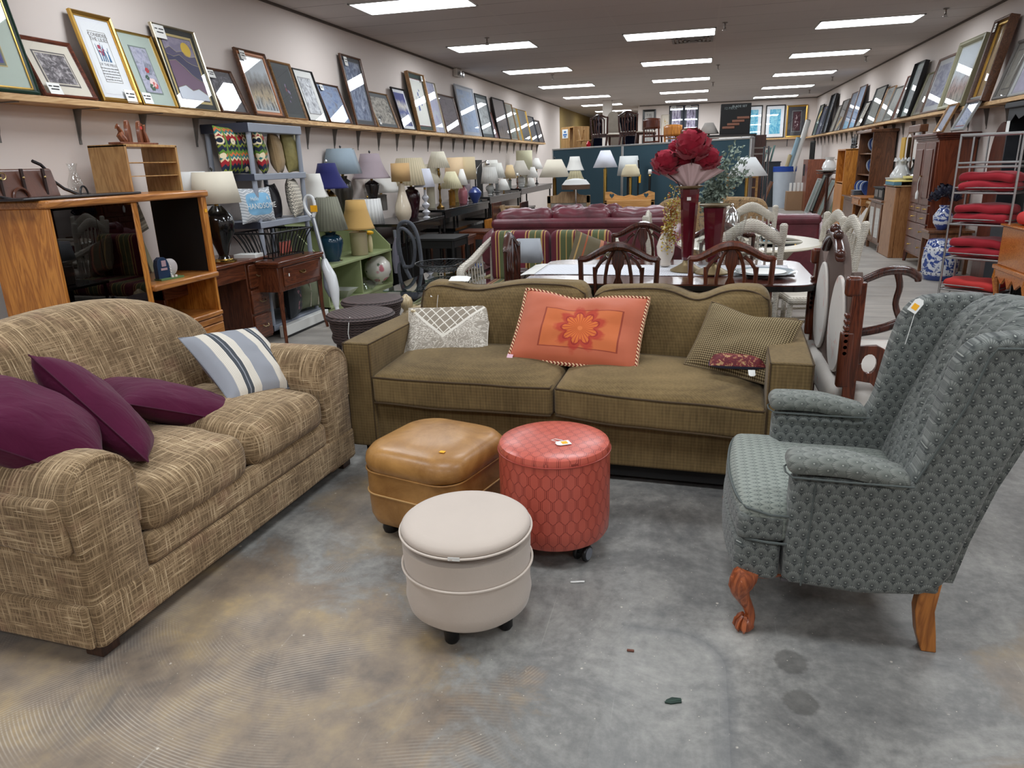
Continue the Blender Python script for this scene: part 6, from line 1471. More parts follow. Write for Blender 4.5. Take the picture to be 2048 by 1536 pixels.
TL('tall brass lamp with a high ivory pleated shade', 882, 424, 336, 303, 24, 46, 'candle', ABRASS, 16, shm(IV, 30), X=-3.56)
TL('gold lamp with a tilted looking ivory pleated shade', 905, 416, 377, 343, 18, 46, 'cyl', lampm('ochrejar', 150, 104, 40), 15, shm((222, 214, 178), 30), X=-3.60)
TL('lamp with a tall peach drum shade at the back', 912, 405, 366, 315, 34, 40, 'cyl', lampm('goldjar', 150, 130, 80), 16, shm(PCH), 'drum', X=-3.85)
TL('lavender urn lamp with a beige drum shade', 934, 412, 359, 314, 39, 44, 'urn', lampm('lavender', 178, 160, 170), 18, shm((208, 190, 154)), 'drum', X=-3.74)
TL('pink ribbed lamp with a narrow white cone shade', 927, 416, 370, 338, 6, 24, 'ribbed', lampm('rose', 168, 104, 112), 20, shm(WH), X=-3.55)
t = thing('blue_vase', 'small cobalt blue vase at the edge of the black table', 'vase', PX(951, 412, -3.46)*1.0); t.location.z = surf_at(t.location.y)+.002
b = B(); b.lathe([(.04, 0), (.045, .01), (.10, .12), (.105, .16), (.07, .21), (.035, .235), (.04, .25)], n=24); b.obj('body', lampm('cobalt', 56, 72, 130, rough=.3), t)
t = thing('desk_lamp', 'silver jointed desk lamp among the shades', 'lamp', PX(955, 408, -3.60)*1.0); t.location.z = surf_at(t.location.y)+.002
b = B(); b.lathe([(.08, 0), (.08, .015), (.02, .025)], n=20); b.obj('base', CHROME, t)
b = B(); b.tube([(0, 0, .02), (.0, 0, .42), (.01, .02, .52)], .008, 8).tube([(.01, .02, .52), (.06, .10, .60), (.10, .16, .62)], .007, 8); b.obj('arm', CHROME, t)
b = B(); b.M = T(.13, .2, .61) @ RX(.5); b.lathe([(.05, -.03), (.045, .0), (.02, .03), (.001, .035)], n=16); b.obj('head', CHROME, t)
t = thing('black_frame_back', 'black backed panel standing behind the silver desk lamp', 'panel', PX(959, 395, -3.95)*1.0); t.location.z = surf_at(t.location.y)+.002; b = B(); b.box(-.01, .01, -.22, .22, 0, .60); b.obj('panel', BLACKM, t)
TL('white urn lamp with a pleated white drum shade and brass collar', 981, 404, 367, 334, 26, 36, 'urn', lampm('milk', 186, 186, 182), 18, shm(WH, 26), X=-3.55)
TL('lamp with a white pleated shade right behind the white urn lamp', 995, 400, 356, 326, 20, 36, 'column', lampm('grey3', 140, 140, 138), 12, shm((222, 220, 212), 24), X=-3.75)
TL('lamp topped by a white shade against the wall behind the silver desk lamp', 984, 398, 345, 320, 26, 36, 'column', lampm('grey4', 120, 118, 112), 12, shm((216, 214, 206)), X=-3.92)
TL('polished brass candlestick lamp with a small white shade', 1008, 398, 380, 358, 9, 27, 'candle', BRASS, 10, shm(WH), X=-3.50)
TL('lamp with a peach cone shade', 1021, 396, 357, 330, 12, 26, 'column', lampm('glassy', 150, 156, 150), 10, shm((222, 196, 154)), X=-3.66)
TL('white ribbed jar lamp with a cream cone shade', 1042, 395, 350, 321, 15, 40, 'ribbed', lampm('whiterib', 206, 206, 202), 19, shm((212, 206, 194)), X=-3.60)
TL('turned walnut candlestick lamp without a visible shade of its own', 1036, 398, 352, 346, 3, 5, 'candle', DMZ, 9, shm(WH), X=-3.48)
TL('lamp with the tallest cream drum shade near the end of the row', 1050, 388, 340, 301, 32, 32, 'cyl', lampm('cream5', 190, 182, 160), 14, shm((212, 208, 176)), 'drum', X=-3.80)
TL('lamp with a small white shade low beside the ribbed jar', 1063, 386, 374, 356, 8, 18, 'candle', IRON, 8, shm(WH), X=-3.50)
TL('lamp with a white shade above the small low one', 1066, 384, 355, 334, 8, 24, 'candle', IRON, 8, shm(WH), X=-3.60)
TL('last lamp of the row, with a white cone shade', 1074, 382, 338, 316, 8, 26, 'candle', IRON, 8, shm(WH), X=-3.72)
# ================================================================== MIDDLE OF THE SHOP
MT = wood('mahogany_table', srgb(52, 24, 18), srgb(94, 48, 38), .18, axis='X', coat=.6)
t = thing('dining_table', 'oval cornered mahogany dining table with a black edge behind the olive sofa', 'table', (-.18, 4.78, 0))
pts = []
for cx, cy, a0 in ((.70, .38, 0), (-.70, .38, 90), (-.70, -.38, 180), (.70, -.38, 270)):
    for k in range(7): a = math.radians(a0+15*k); pts.append((cx+.16*cos(a), cy+.16*sin(a)))
b = B(); b.prism(pts, .735, .76); b.obj('tabletop', MT, t)
b = B(); b.prism([(x*1.004, y*1.004) for x, y in pts], .722, .752); b.obj('edge_band', TB, t, 'black edge')
wbox(t, 'apron', TB, -.62, .62, -.36, .36, .64, .722)
for x in (-.5, .5):
    b = B(); b.lathe([(.05, .64), (.07, .60), (.035, .52), (.05, .42), (.075, .34), (.04, .26), (.05, .2)], (x, 0, 0), 18); p = b.obj('pedestal', MAHO, t)
    for s in (-1, 1): b = B(); b.tube([(x, 0, .24), (x, s*.16, .16), (x, s*.30, .04), (x, s*.34, .02)], [.035, .028, .022, .024], 8); b.obj('splayed_foot', MAHO, p)
def m_runner():
    n = N('white_runner_weave'); v = n.co(); x, y, z = n.sep(v); f = n.m('SINE', n.m('MULTIPLY', n.m('ADD', x, n.m('MULTIPLY', y, .6)), 260.)); f2 = n.m('SINE', n.m('MULTIPLY', n.m('SUBTRACT', x, y), 180.))
    return n.done(n.ramp(n.m('ADD', .5, n.m('MULTIPLY', n.m('ADD', f, f2), .25)), [(.1, srgb(176, 178, 186)), (.6, srgb(224, 225, 230))]), .85)
t = thing('table_runner', 'white woven table runner with a fringed end on the dining table', 'table runner', (-.18, 4.80, .7615))
b = B(); b.grid(lambda u, v: (-.84+1.6*u, -.24+.46*v+.012*sin(u*9), .002+.003*abs(nz((u*4, v*4, 0), 2, 1))), 40, 8); b.obj('cloth', m_runner(), t, solid=.002)
b = B()
for k in range(36): y = -.24+.46*k/35; b.tube([(-.84, y, .004), (-.88, y+nz((k, 0, 0), 3, .01), .004), (-.93, y+nz((k, 1, 0), 3, .02), -.004)], .004, 4)
b.obj('fringe', OFFW, t)
def dining_chair(label, loc, rz, arms=False, mt=MAHO, grp='carved mahogany dining chairs', name='dining_chair'):
    """faces local +y; shield style pierced back at y = 0"""
    t = thing(name, label, 'chair', loc, rz, grp); w = .225
    b = B(); pts = []
    for k in range(25):
        u = -1+k/12; z = .905+.078*(cos(PI*min(1, abs(u)*1.12))*.5+.5)**.75; pts.append((u*w, -.02+.02*u*u, z+.0))
    b.tube([(-w-.01, 0, .895)]+pts+[(w+.01, 0, .895)], [.015]+[.019+.008*(1-abs(-1+k/12)) for k in range(25)]+[.015], 8); b.obj('crest_rail', mt, t)
    for s in (-1, 1):
        b = B(); b.tube([(s*w, 0, .91), (s*w*.97, .0, .70), (s*w*.92, .01, .47)], [.016, .015, .018], 8); b.obj('back_post', mt, t)
        b = B(); b.tube([(s*w*.62, -.005, .86), (s*w*.60, 0, .74), (s*w*.56, .01, .47)], [.013, .011, .011], 8).tube([(s*w*.62, 0, .80), (s*w*.58, 0, .85), (s*w*.46, 0, .89), (s*w*.30, 0, .92)], .011, 6); b.obj('slat', mt, t)
        b = B(); b.tube([(s*w*.09, -.01, .965), (s*w*.20, -.008, .93), (s*w*.29, -.004, .87), (s*w*.34, 0, .80), (s*w*.35, 0, .66), (s*w*.30, .01, .47)], .011, 8); b.obj('slat', mt, t)
    b = B(); pr = [(.018, .47), (.016, .60), (.014, .68), (.034, .72), (.034, .75), (.014, .80), (.018, .84), (.036, .88), (.034, .92), (.02, .96)]
    b.prism([(x, z) for x, z in pr]+[(-x, z) for x, z in reversed(pr)], -.008, .008, T(0, -.004, 0) @ RX(PI/2)); b.obj('splat', mt, t, bevel=.003)
    b = B(); b.box(-.20, .20, -.005, .025, .44, .48); b.obj('lower_rail', mt, t)
    b = B(); b.rb((0, .22, .465), (.46, .44, .06), .025, 6); b.obj('seat', CREAM, t)
    b = B(); b.box(-.22, .22, .01, .43, .39, .435); b.obj('seat_frame', mt, t)
    for x, y in ((-.19, .02), (.19, .02), (-.19, .41), (.19, .41)):
        b = B(); b.rod((x, y, .42), (x*1.05, y-(.05 if y < .1 else -.01), 0), .02, 8, .015); b.obj('leg', mt, t)
    if arms:
        for s in (-1, 1): b = B(); b.tube([(s*w, .0, .70), (s*.26, .15, .70), (s*.27, .30, .69), (s*.25, .36, .66), (s*.24, .33, .56), (s*.22, .30, .45)], [.014, .016, .018, .016, .014, .016], 8, sm=4); b.obj('arm', mt, t)
    return t
dining_chair('mahogany dining chair, left of the two with backs towards the olive sofa', (-.44, 4.235, 0), -.02)
dining_chair('mahogany dining chair, right of the two with backs towards the olive sofa', (.195, 4.265, 0), -.0, mt=MAHOR)
dining_chair('mahogany dining chair on the far side of the table, left of the tall flower vase', (-.40, 5.62, 0), PI)
dining_chair('mahogany dining chair on the far side of the table, behind the burgundy vases', (.17, 5.52, 0), PI)
dining_chair('mahogany armchair at the left end of the dining table, seen edge on', (-1.24, 4.86, 0), -PI/2+.05, True)
# burgundy pedestal vases, flowers
BURG = plain('burgundy_lacquer', srgb(84, 12, 28), .18, coat=.6); OGOLD = plain('old_gold', srgb(140, 122, 88), .4, .6)
def tall_vase(label, x, y, h, rt, rb_, rim):
    t = thing('pedestal_vase', label, 'vase', (x, y, .768), 0, 'tall burgundy pedestal vases')
    b = B(); b.lathe([(.105, 0), (.105, .006), (.06, .03), (.03, .05), (.022, .07)], n=32); b.obj('base', OGOLD, t)
    b = B(); b.lathe([(rb_, .07), (rb_+.004, .09), (rt, h-.02)], n=8); b.obj('body', BURG, t, sharp=30)
    b = B(); b.lathe([(rt*.8, h-.02), (rim*.9, h-.008), (rim, h), (rim*.8, h+.002), (.01, h-.01)], n=32); b.obj('rim', OGOLD, t); return t
t = tall_vase('taller burgundy vase with a gold rim holding the peonies', -.055, 4.74, .525, .058, .032, .085)
b = B(); b.box(-.012, .012, -.063, -.061, .44, .46, RZ(-.05)); b.obj('price_sticker', PAPER, t)
tall_vase('shorter burgundy vase with a wide gold rim, empty', .10, 4.64, .418, .068, .040, .098)
FL = thing('peony_bouquet', 'bunch of dark red artificial peonies in the taller vase', 'flowers', (-.055, 4.74, 1.27))
PEO = plain('peony_red', srgb(150, 14, 44), .75, var=.3, vs=40, sheen=.15); STEM = plain('plum_stem', srgb(58, 26, 30), .7)
rng = random.Random(4)
def bloom(b, c, r, n_=60, seed=0):
    rg = random.Random(seed)
    for k in range(n_):
        ph = math.acos(1-1.8*(k+.5)/n_); th = k*2.39996; lay = rg.uniform(.72, 1.0)
        d = Vector((sin(ph)*cos(th), sin(ph)*sin(th), cos(ph))); up = Vector((0, 0, 1)); s_ = d.cross(up).normalized() if abs(d.z) < .98 else Vector((1, 0, 0)); u_ = s_.cross(d)
        w = rg.uniform(.45, .7); tw = rg.uniform(-.5, .5); s2 = s_*cos(tw)+u_*sin(tw); u2 = u_*cos(tw)-s_*sin(tw)
        def f(u, v, d=d, s2=s2, u2=u2, lay=lay, w=w, k=k):
            U, V = u*2-1, v
            dd = (d+s2*(U*w*(.55+.45*V))+u2*((V-.45)*w*1.1)).normalized()
            rr = r*lay*(.80+.26*V*V-.06*U*U+.05*sin(U*7+k)*V)
            return c+dd*rr
        b.grid(f, 5, 4)
for (px, py, r, dy) in ((1331, 331, .095, 0), (1368, 322, .075, .05), (1384, 296, .115, -.03), (1416, 322, .085, .02), (1398, 292, .085, .08), (1352, 300, .06, .09)):
    c = PY(px, py, 4.74+dy)-Vector((-.055, 4.74, 1.27)); b = B(); bloom(b, c, r, 64, int(px)); o = b.obj('bloom', PEO, FL, sharp=180)
    b = B(); b.tube([(0, 0, -.1), tuple(Vector((c.x*.5, c.y*.5, c.z*.45-.02))), tuple(c-Vector((0, 0, r*.4)))], .004, 5); b.obj('stem', STEM, FL)
b = B(); b.grid(lambda u, v: ((u-.5)*(.05+.36*v), -.03*cos((u-.5)*5)+.012*sin(u*38)*v, .01+.15*v-.05*v*abs(u-.5)*2), 40, 6)
b.obj('gauze_wrap', plain('dusty_pink_gauze', srgb(196, 168, 168), .8), FL, 'dusty pink gauze fan')
def sprig(b, p0, p1, n_, r, rg, spread):
    b.tube([p0, p0.lerp(p1, .5)+Vector((0, 0, .02)), p1], .0022, 4)
    for k in range(n_):
        c = p0.lerp(p1, .1+.9*rg.random())+Vector([rg.uniform(-spread, spread) for _ in range(3)]); d = Vector([rg.uniform(-1, 1) for _ in range(3)]).normalized(); e = d.orthogonal().normalized()
        b.add([c-d*r, c+e*r*.7, c+d*r, c-e*r*.7], [(0, 1, 2, 3)])
EU = thing('eucalyptus_spray', 'grey green eucalyptus spray rising behind the peonies', 'plant', (.05, 4.95, .77))
LEAF = plain('eucalyptus_green', srgb(122, 136, 122), .7, var=.25, vs=25); rg = random.Random(9)
b = B(); o0 = Vector((.05, 4.95, .77))
b.lathe([(.04, 0), (.05, .10), (.03, .22), (.045, .32)], n=16); b.obj('holder', CLEAR, EU)
for k, (px, py) in enumerate(((1478, 292), (1462, 300), (1490, 315), (1440, 318), (1500, 338), (1455, 335), (1425, 345), (1478, 350), (1430, 375), (1450, 380), (1410, 388))):
    b = B(); sprig(b, Vector((0, 0, .36)), PY(px, py, 4.95+.02*(k % 3))-o0, 110, .013, rg, .034); b.obj('leafy_stem', LEAF, EU, sharp=180)
YG = thing('dried_flower_vase', 'cream porcelain vase trailing yellow and rust dried flowers left of the tall vase', 'flowers', (-.20, 4.93, .77))
b = B(); b.lathe([(.03, 0), (.04, .01), (.035, .03), (.055, .08), (.06, .13), (.045, .18), (.03, .21), (.036, .22)], n=24); b.obj('vase', lampm('cream_porcelain', 206, 196, 184), YG)
for k, (c_, n_) in enumerate(((srgb(176, 152, 60), 420), (srgb(150, 74, 40), 160), (srgb(212, 200, 160), 200))):
    M_ = plain('dried_bloom_%s' % 'abc'[k], c_, .8, var=.3); b = B(); o0 = Vector((-.20, 4.93, .77))
    for (px, py) in ((1352, 372), (1340, 400), (1352, 425), (1360, 400), (1343, 450), (1352, 478), (1335, 500)): sprig(b, Vector((0, 0, .22)), PY(px, py, 4.86)-o0, n_//7, .009, rg, .036)
    b.obj('dried_stem', M_, YG, sharp=180)
t = thing('glass_vase', 'tall flared clear glass vase right of the shorter burgundy vase', 'vase', (.22, 4.66, .769))
b = B(); b.lathe([(.055, 0), (.05, .01), (.02, .03), (.03, .08), (.045, .2), (.075, .36)], n=28, cap=False); b.obj('body', glass_mat('vase_glass', (.93, .95, .94), 0, .10), t)
c = PZ(1528, 545, .775)
t = thing('glass_platter', 'round cut glass platter with a white doily on the dining table', 'plate', (c.x, c.y-.03, .769))
b = B(); b.lathe([(.09, 0), (.11, .004), (.17, .018), (.19, .02), (.17, .012)], n=12); b.obj('platter', plain('pale_glass_plate', srgb(168, 182, 188), .1, coat=.6), t)
b = B(); b.lathe([(.001, .0185), (.125, .0185), (.125, .02), (.001, .02)], n=24); b.obj('doily', OFFW, t)
t = thing('sticky_tag', 'small yellow paper tag at the left corner of the dining table', 'tag', PZ(1095, 564, .762)); b = B(); b.rb((0, 0, .01), (.05, .03, .018), .006, 2); b.obj('paper', STICK, t)
# small lamp on an end table
t = thing('end_table', 'dark glass topped end table under the small grey lamp', 'table', (-1.46, 5.22, 0))
wbox(t, 'top', TB, 0, .46, -.12, .36, .50, .525); b = B()
for x, y in ((.03, -.09), (.43, -.09), (.03, .33), (.43, .33)): b = B(); b.rod((x, y, .5), (x, y, 0), .015, 8); b.obj('leg', IRON, t)
TWL = wood('grey_driftwood', srgb(72, 60, 54), srgb(112, 98, 88), .7, ring=10)
t = thing('table_lamp', 'small square lamp with a pale grey shade and carved wooden block base', 'lamp', (-1.23, 5.30, .527), .06)
b = B(); b.box(-.085, .085, -.05, .05, 0, .165); b.obj('block_base', TWL, t, bevel=.004)
for x in (-.042, .042):
    for s in (-1, 1): b = B(); b.tube([(x+s*.03, -.052, .14), (x+s*.012, -.053, .08), (x+s*.03, -.052, .02)], .005, 5); b.obj('carved_groove', BLACKM, t)
b = B(); b.rod((0, 0, .165), (0, 0, .25), .008, 8); b.obj('socket', BRASS, t)
b = B(); b.lathe([(.148, .22), (.118, .385)], n=4, sq=4, M=SC(1, .8, 1), cap=False); b.obj('lamp_shade', shm((158, 162, 168)), t, solid=-.003, sharp=20)
# plaid wicker loveseat
def m_plaid(name, dk=False):
    n = N(name); v = n.co(); x, y, z = n.sep(v); f = n.m('FRACT', n.m('MULTIPLY', x, 3.6)); R1, G1_, Y1 = srgb(96, 28, 44), srgb(84, 92, 60), srgb(176, 142, 84)
    c = n.ramp(f, [(0, R1), (.24, Y1), (.28, R1), (.34, Y1), (.38, G1_), (.55, Y1), (.58, G1_), (.74, Y1), (.79, R1), (.84, Y1), (.87, R1)], 'CONSTANT')
    if dk: c = n.ramp(n.m('FRACT', n.m('ADD', n.m('MULTIPLY', x, 3.2), .15)), [(0, srgb(98, 88, 66)), (.2, srgb(170, 112, 84)), (.3, srgb(98, 34, 42)), (.38, srgb(98, 88, 66)), (.62, srgb(168, 136, 84)), (.66, srgb(98, 88, 66)), (.8, srgb(150, 80, 50)), (.84, srgb(98, 88, 66))], 'CONSTANT')
    return n.done(c, .85, sheen=.1)
PLD = m_plaid('plaid_cushion')
t = thing('wicker_loveseat', 'white wicker loveseat with maroon, green and gold striped cushions', 'sofa', (-1.26, 6.34, 0))
for k in (-1, 1):
    b = B(); b.rb((k*.275, .0, .66), (.54, .16, .45), .06, 10, lambda p, h: Vector((p.x, p.y-(.03*(1-(p.x/h[0])**2))*(p.y < 0)+(.02*math.exp(-(p.z/.03)**2)*math.exp(-(p.x/.06)**2)), p.z))); b.obj('back_cushion', PLD, t, sharp=80)
    b = B(); b.rb((k*.275, -.33, .40), (.54, .56, .13), .05, 8); b.obj('seat_cushion', PLD, t, sharp=80)
    b = B(); b.tube([(k*.56, .08, .80), (k*.60, -.10, .74), (k*.63, -.35, .66), (k*.64, -.62, .62), (k*.63, -.68, .56), (k*.60, -.66, .30), (k*.60, -.64, 0)], [.03, .03, .035, .035, .035, .025, .025], 8, sm=4); b.obj('arm', WWK, t)
    for j in range(7): b = B(); b.rod((k*.62, -.10-.08*j, .70-.018*j), (k*.60, -.10-.08*j, .34), .008, 6); b.obj('arm_spindle', WWK, t)
    b = B(); b.rod((k*.56, .08, .8), (k*.58, .08, 0), .025, 8); b.obj('leg', WWK, t)
b = B(); b.box(-.6, .6, -.64, .08, .28, .34); b.obj('seat_frame', WWK, t, bevel=.01)
b = B(); b.rb((0, .11, .55), (1.16, .04, .50), .018, 6); b.obj('woven_back', WWK, t)
pillow_thing('throw_pillow', 'olive pillow with a salmon stripe at the right end of the wicker loveseat', Vector((-.86, 6.16, .66)), (-.35, .35, .25), .42, .38, .14, m_plaid('striped_olive_cushion', True), seed=41)
# leather sofas
BL = m_leather('burgundy_leather', srgb(70, 20, 30), srgb(110, 42, 54), .42, .25)
def leather_sofa(label, loc, rz, w, h=.86, puffs=3, seed=0, top_=.95):
    t = thing('leather_sofa', label, 'sofa', loc, rz, 'burgundy leather sofas')
    for x in (-w/2+.08, w/2-.08):
        for y in (.06, .74): b = B(); b.cb((x, y, .03), (.07, .07, .06)); b.obj('foot', DARKW, t)
    b = B(); b.rb((0, 0, h/2+.03), (w, .20, h-.06), .05, 14, lambda p, q: Vector((p.x, p.y, p.z+nz(p, 3, .01, seed)))); b.obj('back', BL, t, sharp=80)
    b = B(); b.rb((0, -.01, h-.02), (w+.02, .24, .10), .045, 12); b.obj('top_roll', BL, t, sharp=80)
    for s in (-1, 1): b = B(); b.tube([(s*(w/2+.02), -.02, .48), (s*(w/2+.06), .2, .60), (s*(w/2+.06), .5, .62), (s*(w/2+.06), .86, .58)], [.14, .15, .16, .16], 12).box(min(s*(w/2-.04), s*(w/2+.14)), max(s*(w/2-.04), s*(w/2+.14)), .05, .88, .06, .55); b.obj('arm', BL, t, sharp=60)
    for k in range(puffs):
        c = -w/2+w*(k+.5)/puffs; b = B()
        b.rb((c, .14, top_-.13), (w/puffs*1.02, .26, .30), .10, 12, lambda p, q: Vector((p.x, p.y, p.z+nz(p, 7, .03, seed+k)+nz(p, 18, .012, k)))); b.obj('pillow_back', BL, t, sharp=80)
    for k in range(2): b = B(); b.rb((-w/4+w/2*k, .50, .40), (w/2, .62, .20), .07, 8); b.obj('seat_cushion', BL, t, sharp=80)
    b = B(); b.box(-w/2, w/2, 0, .80, .05, .32); b.obj('base', BL, t, bevel=.02); return t
leather_sofa('long burgundy leather sofa seen from behind, beyond the plaid loveseat', (-1.22, 7.76, 0), .0, 1.90, .85, 3, 1, .955)
leather_sofa('burgundy leather sofa farthest back, below the teal partition', (-1.34, 8.86, 0), 0, .9, .86, 2, 5, .93)
leather_sofa('burgundy leather armchair seen from behind at the right of the wicker table', (.96, 8.05, 0), .0, .50, .84, 1, 8, .84)
def m_paisley():
    n = N('paisley_tapestry'); v = n.co(); f = n.noise(v, 16, 4, .6, 2.5)
    return n.done(n.ramp(f, [(.35, srgb(100, 80, 58)), (.48, srgb(144, 118, 84)), (.55, srgb(172, 140, 98)), (.62, srgb(124, 100, 70)), (.7, srgb(180, 154, 114))]), .85, sheen=.1)
PAI = m_paisley()
t = thing('camelback_sofa', 'brown paisley camelback sofa beyond the leather sofa', 'sofa', (.12, 9.0, 0), -.05)
out = [(-.66, .1), (-.68, .75), (-.62, .90), (-.50, 1.0), (-.34, 1.0), (-.22, .93), (-.10, .95), (.0, 1.0), (.2, 1.01), (.5, 1.0), (.62, .97), (.68, .85), (.68, .1)]
b = B(); b.prism(smooth_poly(out, 2), -.12, .06, T(0, 0, 0) @ RX(PI/2)); b.obj('back', PAI, t, bevel=.03)
for s in (-1, 1): b = B(); b.tube([(s*.70, -.02, .55), (s*.72, .3, .58), (s*.72, .66, .58)], .11, 10); b.box(min(s*.62, s*.78), max(s*.62, s*.78), 0, .7, .1, .5); b.obj('arm', PAI, t)
wbox(t, 'seat', PAI, -.62, .62, .1, .70, .12, .46, .04); b = B(); b.box(.02, .16, -.075, -.07, .925, .965); b.obj('price_card', PAPER, t)
# white wicker dining set
TG2 = glass_mat('aqua_table_glass', srgb(190, 214, 210), 0, .10); WPT = plain('cream_lacquer', srgb(214, 206, 188), .3, coat=.4)
cx, cy = .43, 6.52; R_ = .60
t = thing('wicker_table', 'round white wicker table with four glass panes in a cream rim', 'table', (cx, cy, 0))
b = B(); b.lathe([(R_*.72, .735), (R_*.97, .735), (R_, .745), (R_*.98, .76), (R_*.72, .76), (R_*.72, .735)], n=56, ell=1.12); b.obj('rim', WPT, t)
for k in range(2): b = B(); b.box(-R_*.74, R_*.74, -.02, .02, .738, .757, RZ(PI/2*k)); b.obj('cross_bar', WPT, t)
b = B(); b.lathe([(.001, .748), (R_*.75, .748)], n=40, cap=False, ell=1.12); b.obj('glass_top', TG2, t)
b = B(); b.lathe([(.40, .73), (.30, .60), (.15, .40), (.13, .34), (.20, .18), (.34, .02), (.34, 0)], n=40, flute=20, fd=.03); b.obj('woven_base', WWK, t)
def wicker_chair(label, loc, rz):
    t = thing('wicker_chair', label, 'chair', loc, rz, 'white wicker dining chairs')
    for s in (-1, 1):
        b = B(); b.tube([(s*.20, 0, .0), (s*.205, -.0, .45), (s*.215, -.03, .80), (s*.22, -.05, .92), (s*.22, -.055, .985), (s*.22, -.055, 1.0)], [.02, .022, .022, .026, .028, .010], 10, sm=3); b.obj('back_post', WWK, t)
        b = B(); b.rod((s*.19, .40, .44), (s*.20, .41, 0), .02, 8); b.obj('leg', WWK, t)
    def crest(u, v):
        a = v*2*PI; x = -.215+.43*u; z = .90+.065*sin(PI*u)**1.3-.02*cos(2*PI*u*1.0)*(1)+.0; return (x, -.045+.022*cos(a), z+.048*sin(a))
    b = B(); b.grid(crest, 24, 12); b.obj('woven_crest', WWK, t, sharp=180)
    for k in range(7): x = -.165+.055*k; b = B(); b.rod((x, -.035, .90), (x, -.005, .47), .009, 6); b.obj('spindle', WWK, t)
    b = B(); b.rb((0, .20, .44), (.46, .44, .06), .028, 6); b.obj('seat', WWK, t)
    b = B(); b.tube([(-.19, .40, .2), (.19, .40, .2), (.19, .0, .2), (-.19, .0, .2)], .011, 6, closed=True); b.obj('stretcher', WWK, t); return t
WCH = [('white wicker chair between the dining table and the wicker table', (.37, 5.50, 0), .0), ('white wicker chair on the far side of the wicker table', (.50, 7.42, 0), PI), ('white wicker chair at the right of the wicker table, farther one', (1.04, 6.30, 0), PI/2+.25), ('white wicker chair at the right of the wicker table, nearer one', (1.05, 5.75, 0), PI/2+.15), ('white wicker chair left of the wicker table behind the burgundy vases', (-.38, 6.55, 0), -PI/2)]
ch0 = wicker_chair(*WCH[0])
for lab, loc, rz in WCH[1:]:
    c_ = copy_tree(ch0); c_.location = loc; c_.rotation_euler = (0, 0, rz); c_['label'] = lab
t = thing('coffee_pot', 'silver coffee pot on the wicker table behind the glass vase', 'pot', (.28, 6.48, .762)); b = B(); b.lathe([(.05, 0), (.07, .02), (.085, .10), (.06, .18), (.04, .22), (.05, .24), (.03, .27), (.008, .29), (.012, .31), (.001, .32)], n=24); b.obj('body', CHROME, t)
b = B(); b.tube([(.06, 0, .08), (.12, 0, .12), (.14, 0, .19)], [.012, .01, .007], 8); b.obj('spout', CHROME, t); b = B(); b.tube([(-.06, 0, .06), (-.12, 0, .08), (-.12, 0, .18), (-.05, 0, .2)], .008, 6); b.obj('handle', BLK, t)
t = thing('silver_dish', 'silver lidded dish on the wicker table', 'dish', (.60, 6.62, .762)); b = B(); b.lathe([(.05, 0), (.09, .02), (.10, .05), (.06, .09), (.012, .11), (.015, .13), (.001, .135)], n=24); b.obj('dish', CHROME, t)
# end tables under the black tables
for k, (px, py, w, d, h, m_, lab) in enumerate(((935, 560, .50, .55, .56, DM, 'dark nest table nearest the wire bowl, under the lamps'), (985, 528, .42, .50, .52, DM, 'second dark end table under the lamps'), (1022, 515, .34, .40, .58, OAK, 'orange oak cabinet under the lamps beside the leather sofa'), (905, 585, .6, .6, .62, BLACKM, 'black side table under the nearest black table'))):
    q = PZ(px, py, 0); t = thing('end_table' if m_ is not OAK else 'oak_cabinet', lab, 'table' if m_ is not OAK else 'cabinet', (-3.42+.0, (8.95, 10.25, 11.6, 8.26)[k], 0), 0)
    if m_ is OAK: wbox(t, 'carcass', OAK, 0, w, 0, d, .04, h); wbox(t, 'door', OAK, w, w+.012, .02, d-.02, .06, h-.03); continue
    wbox(t, 'top', m_, 0, w, 0, d, h-.03, h, .004); wbox(t, 'apron', m_, .02, w-.02, .02, d-.02, h-.12, h-.03)
    for x in (.03, w-.03):
        for y in (.03, d-.03): b = B(); b.rod((x, y, h-.03), (x, y, 0), .022, 8, .014); b.obj('leg', m_ if m_ is BLACKM else DMZ, t)
for k in range(4):
    t = thing('storage_tote', ['black storage tote deep under the nearest black table', 'black storage tote deep under the second black table', 'black storage tote deep under the third black table', 'black storage tote deep under the farthest black table'][k], 'box', (-4.08, 8.45+2.1*k, 0), 0, 'black totes along the wall'); b = B(); b.box(0, .5, 0, 1.5, 0, .5); b.obj('bin', BLACKM, t, bevel=.02); b = B(); b.box(-.01, .51, -.01, 1.51, .5, .54); b.obj('lid', TB, t)  # boxes added only as a dark mass under the tables
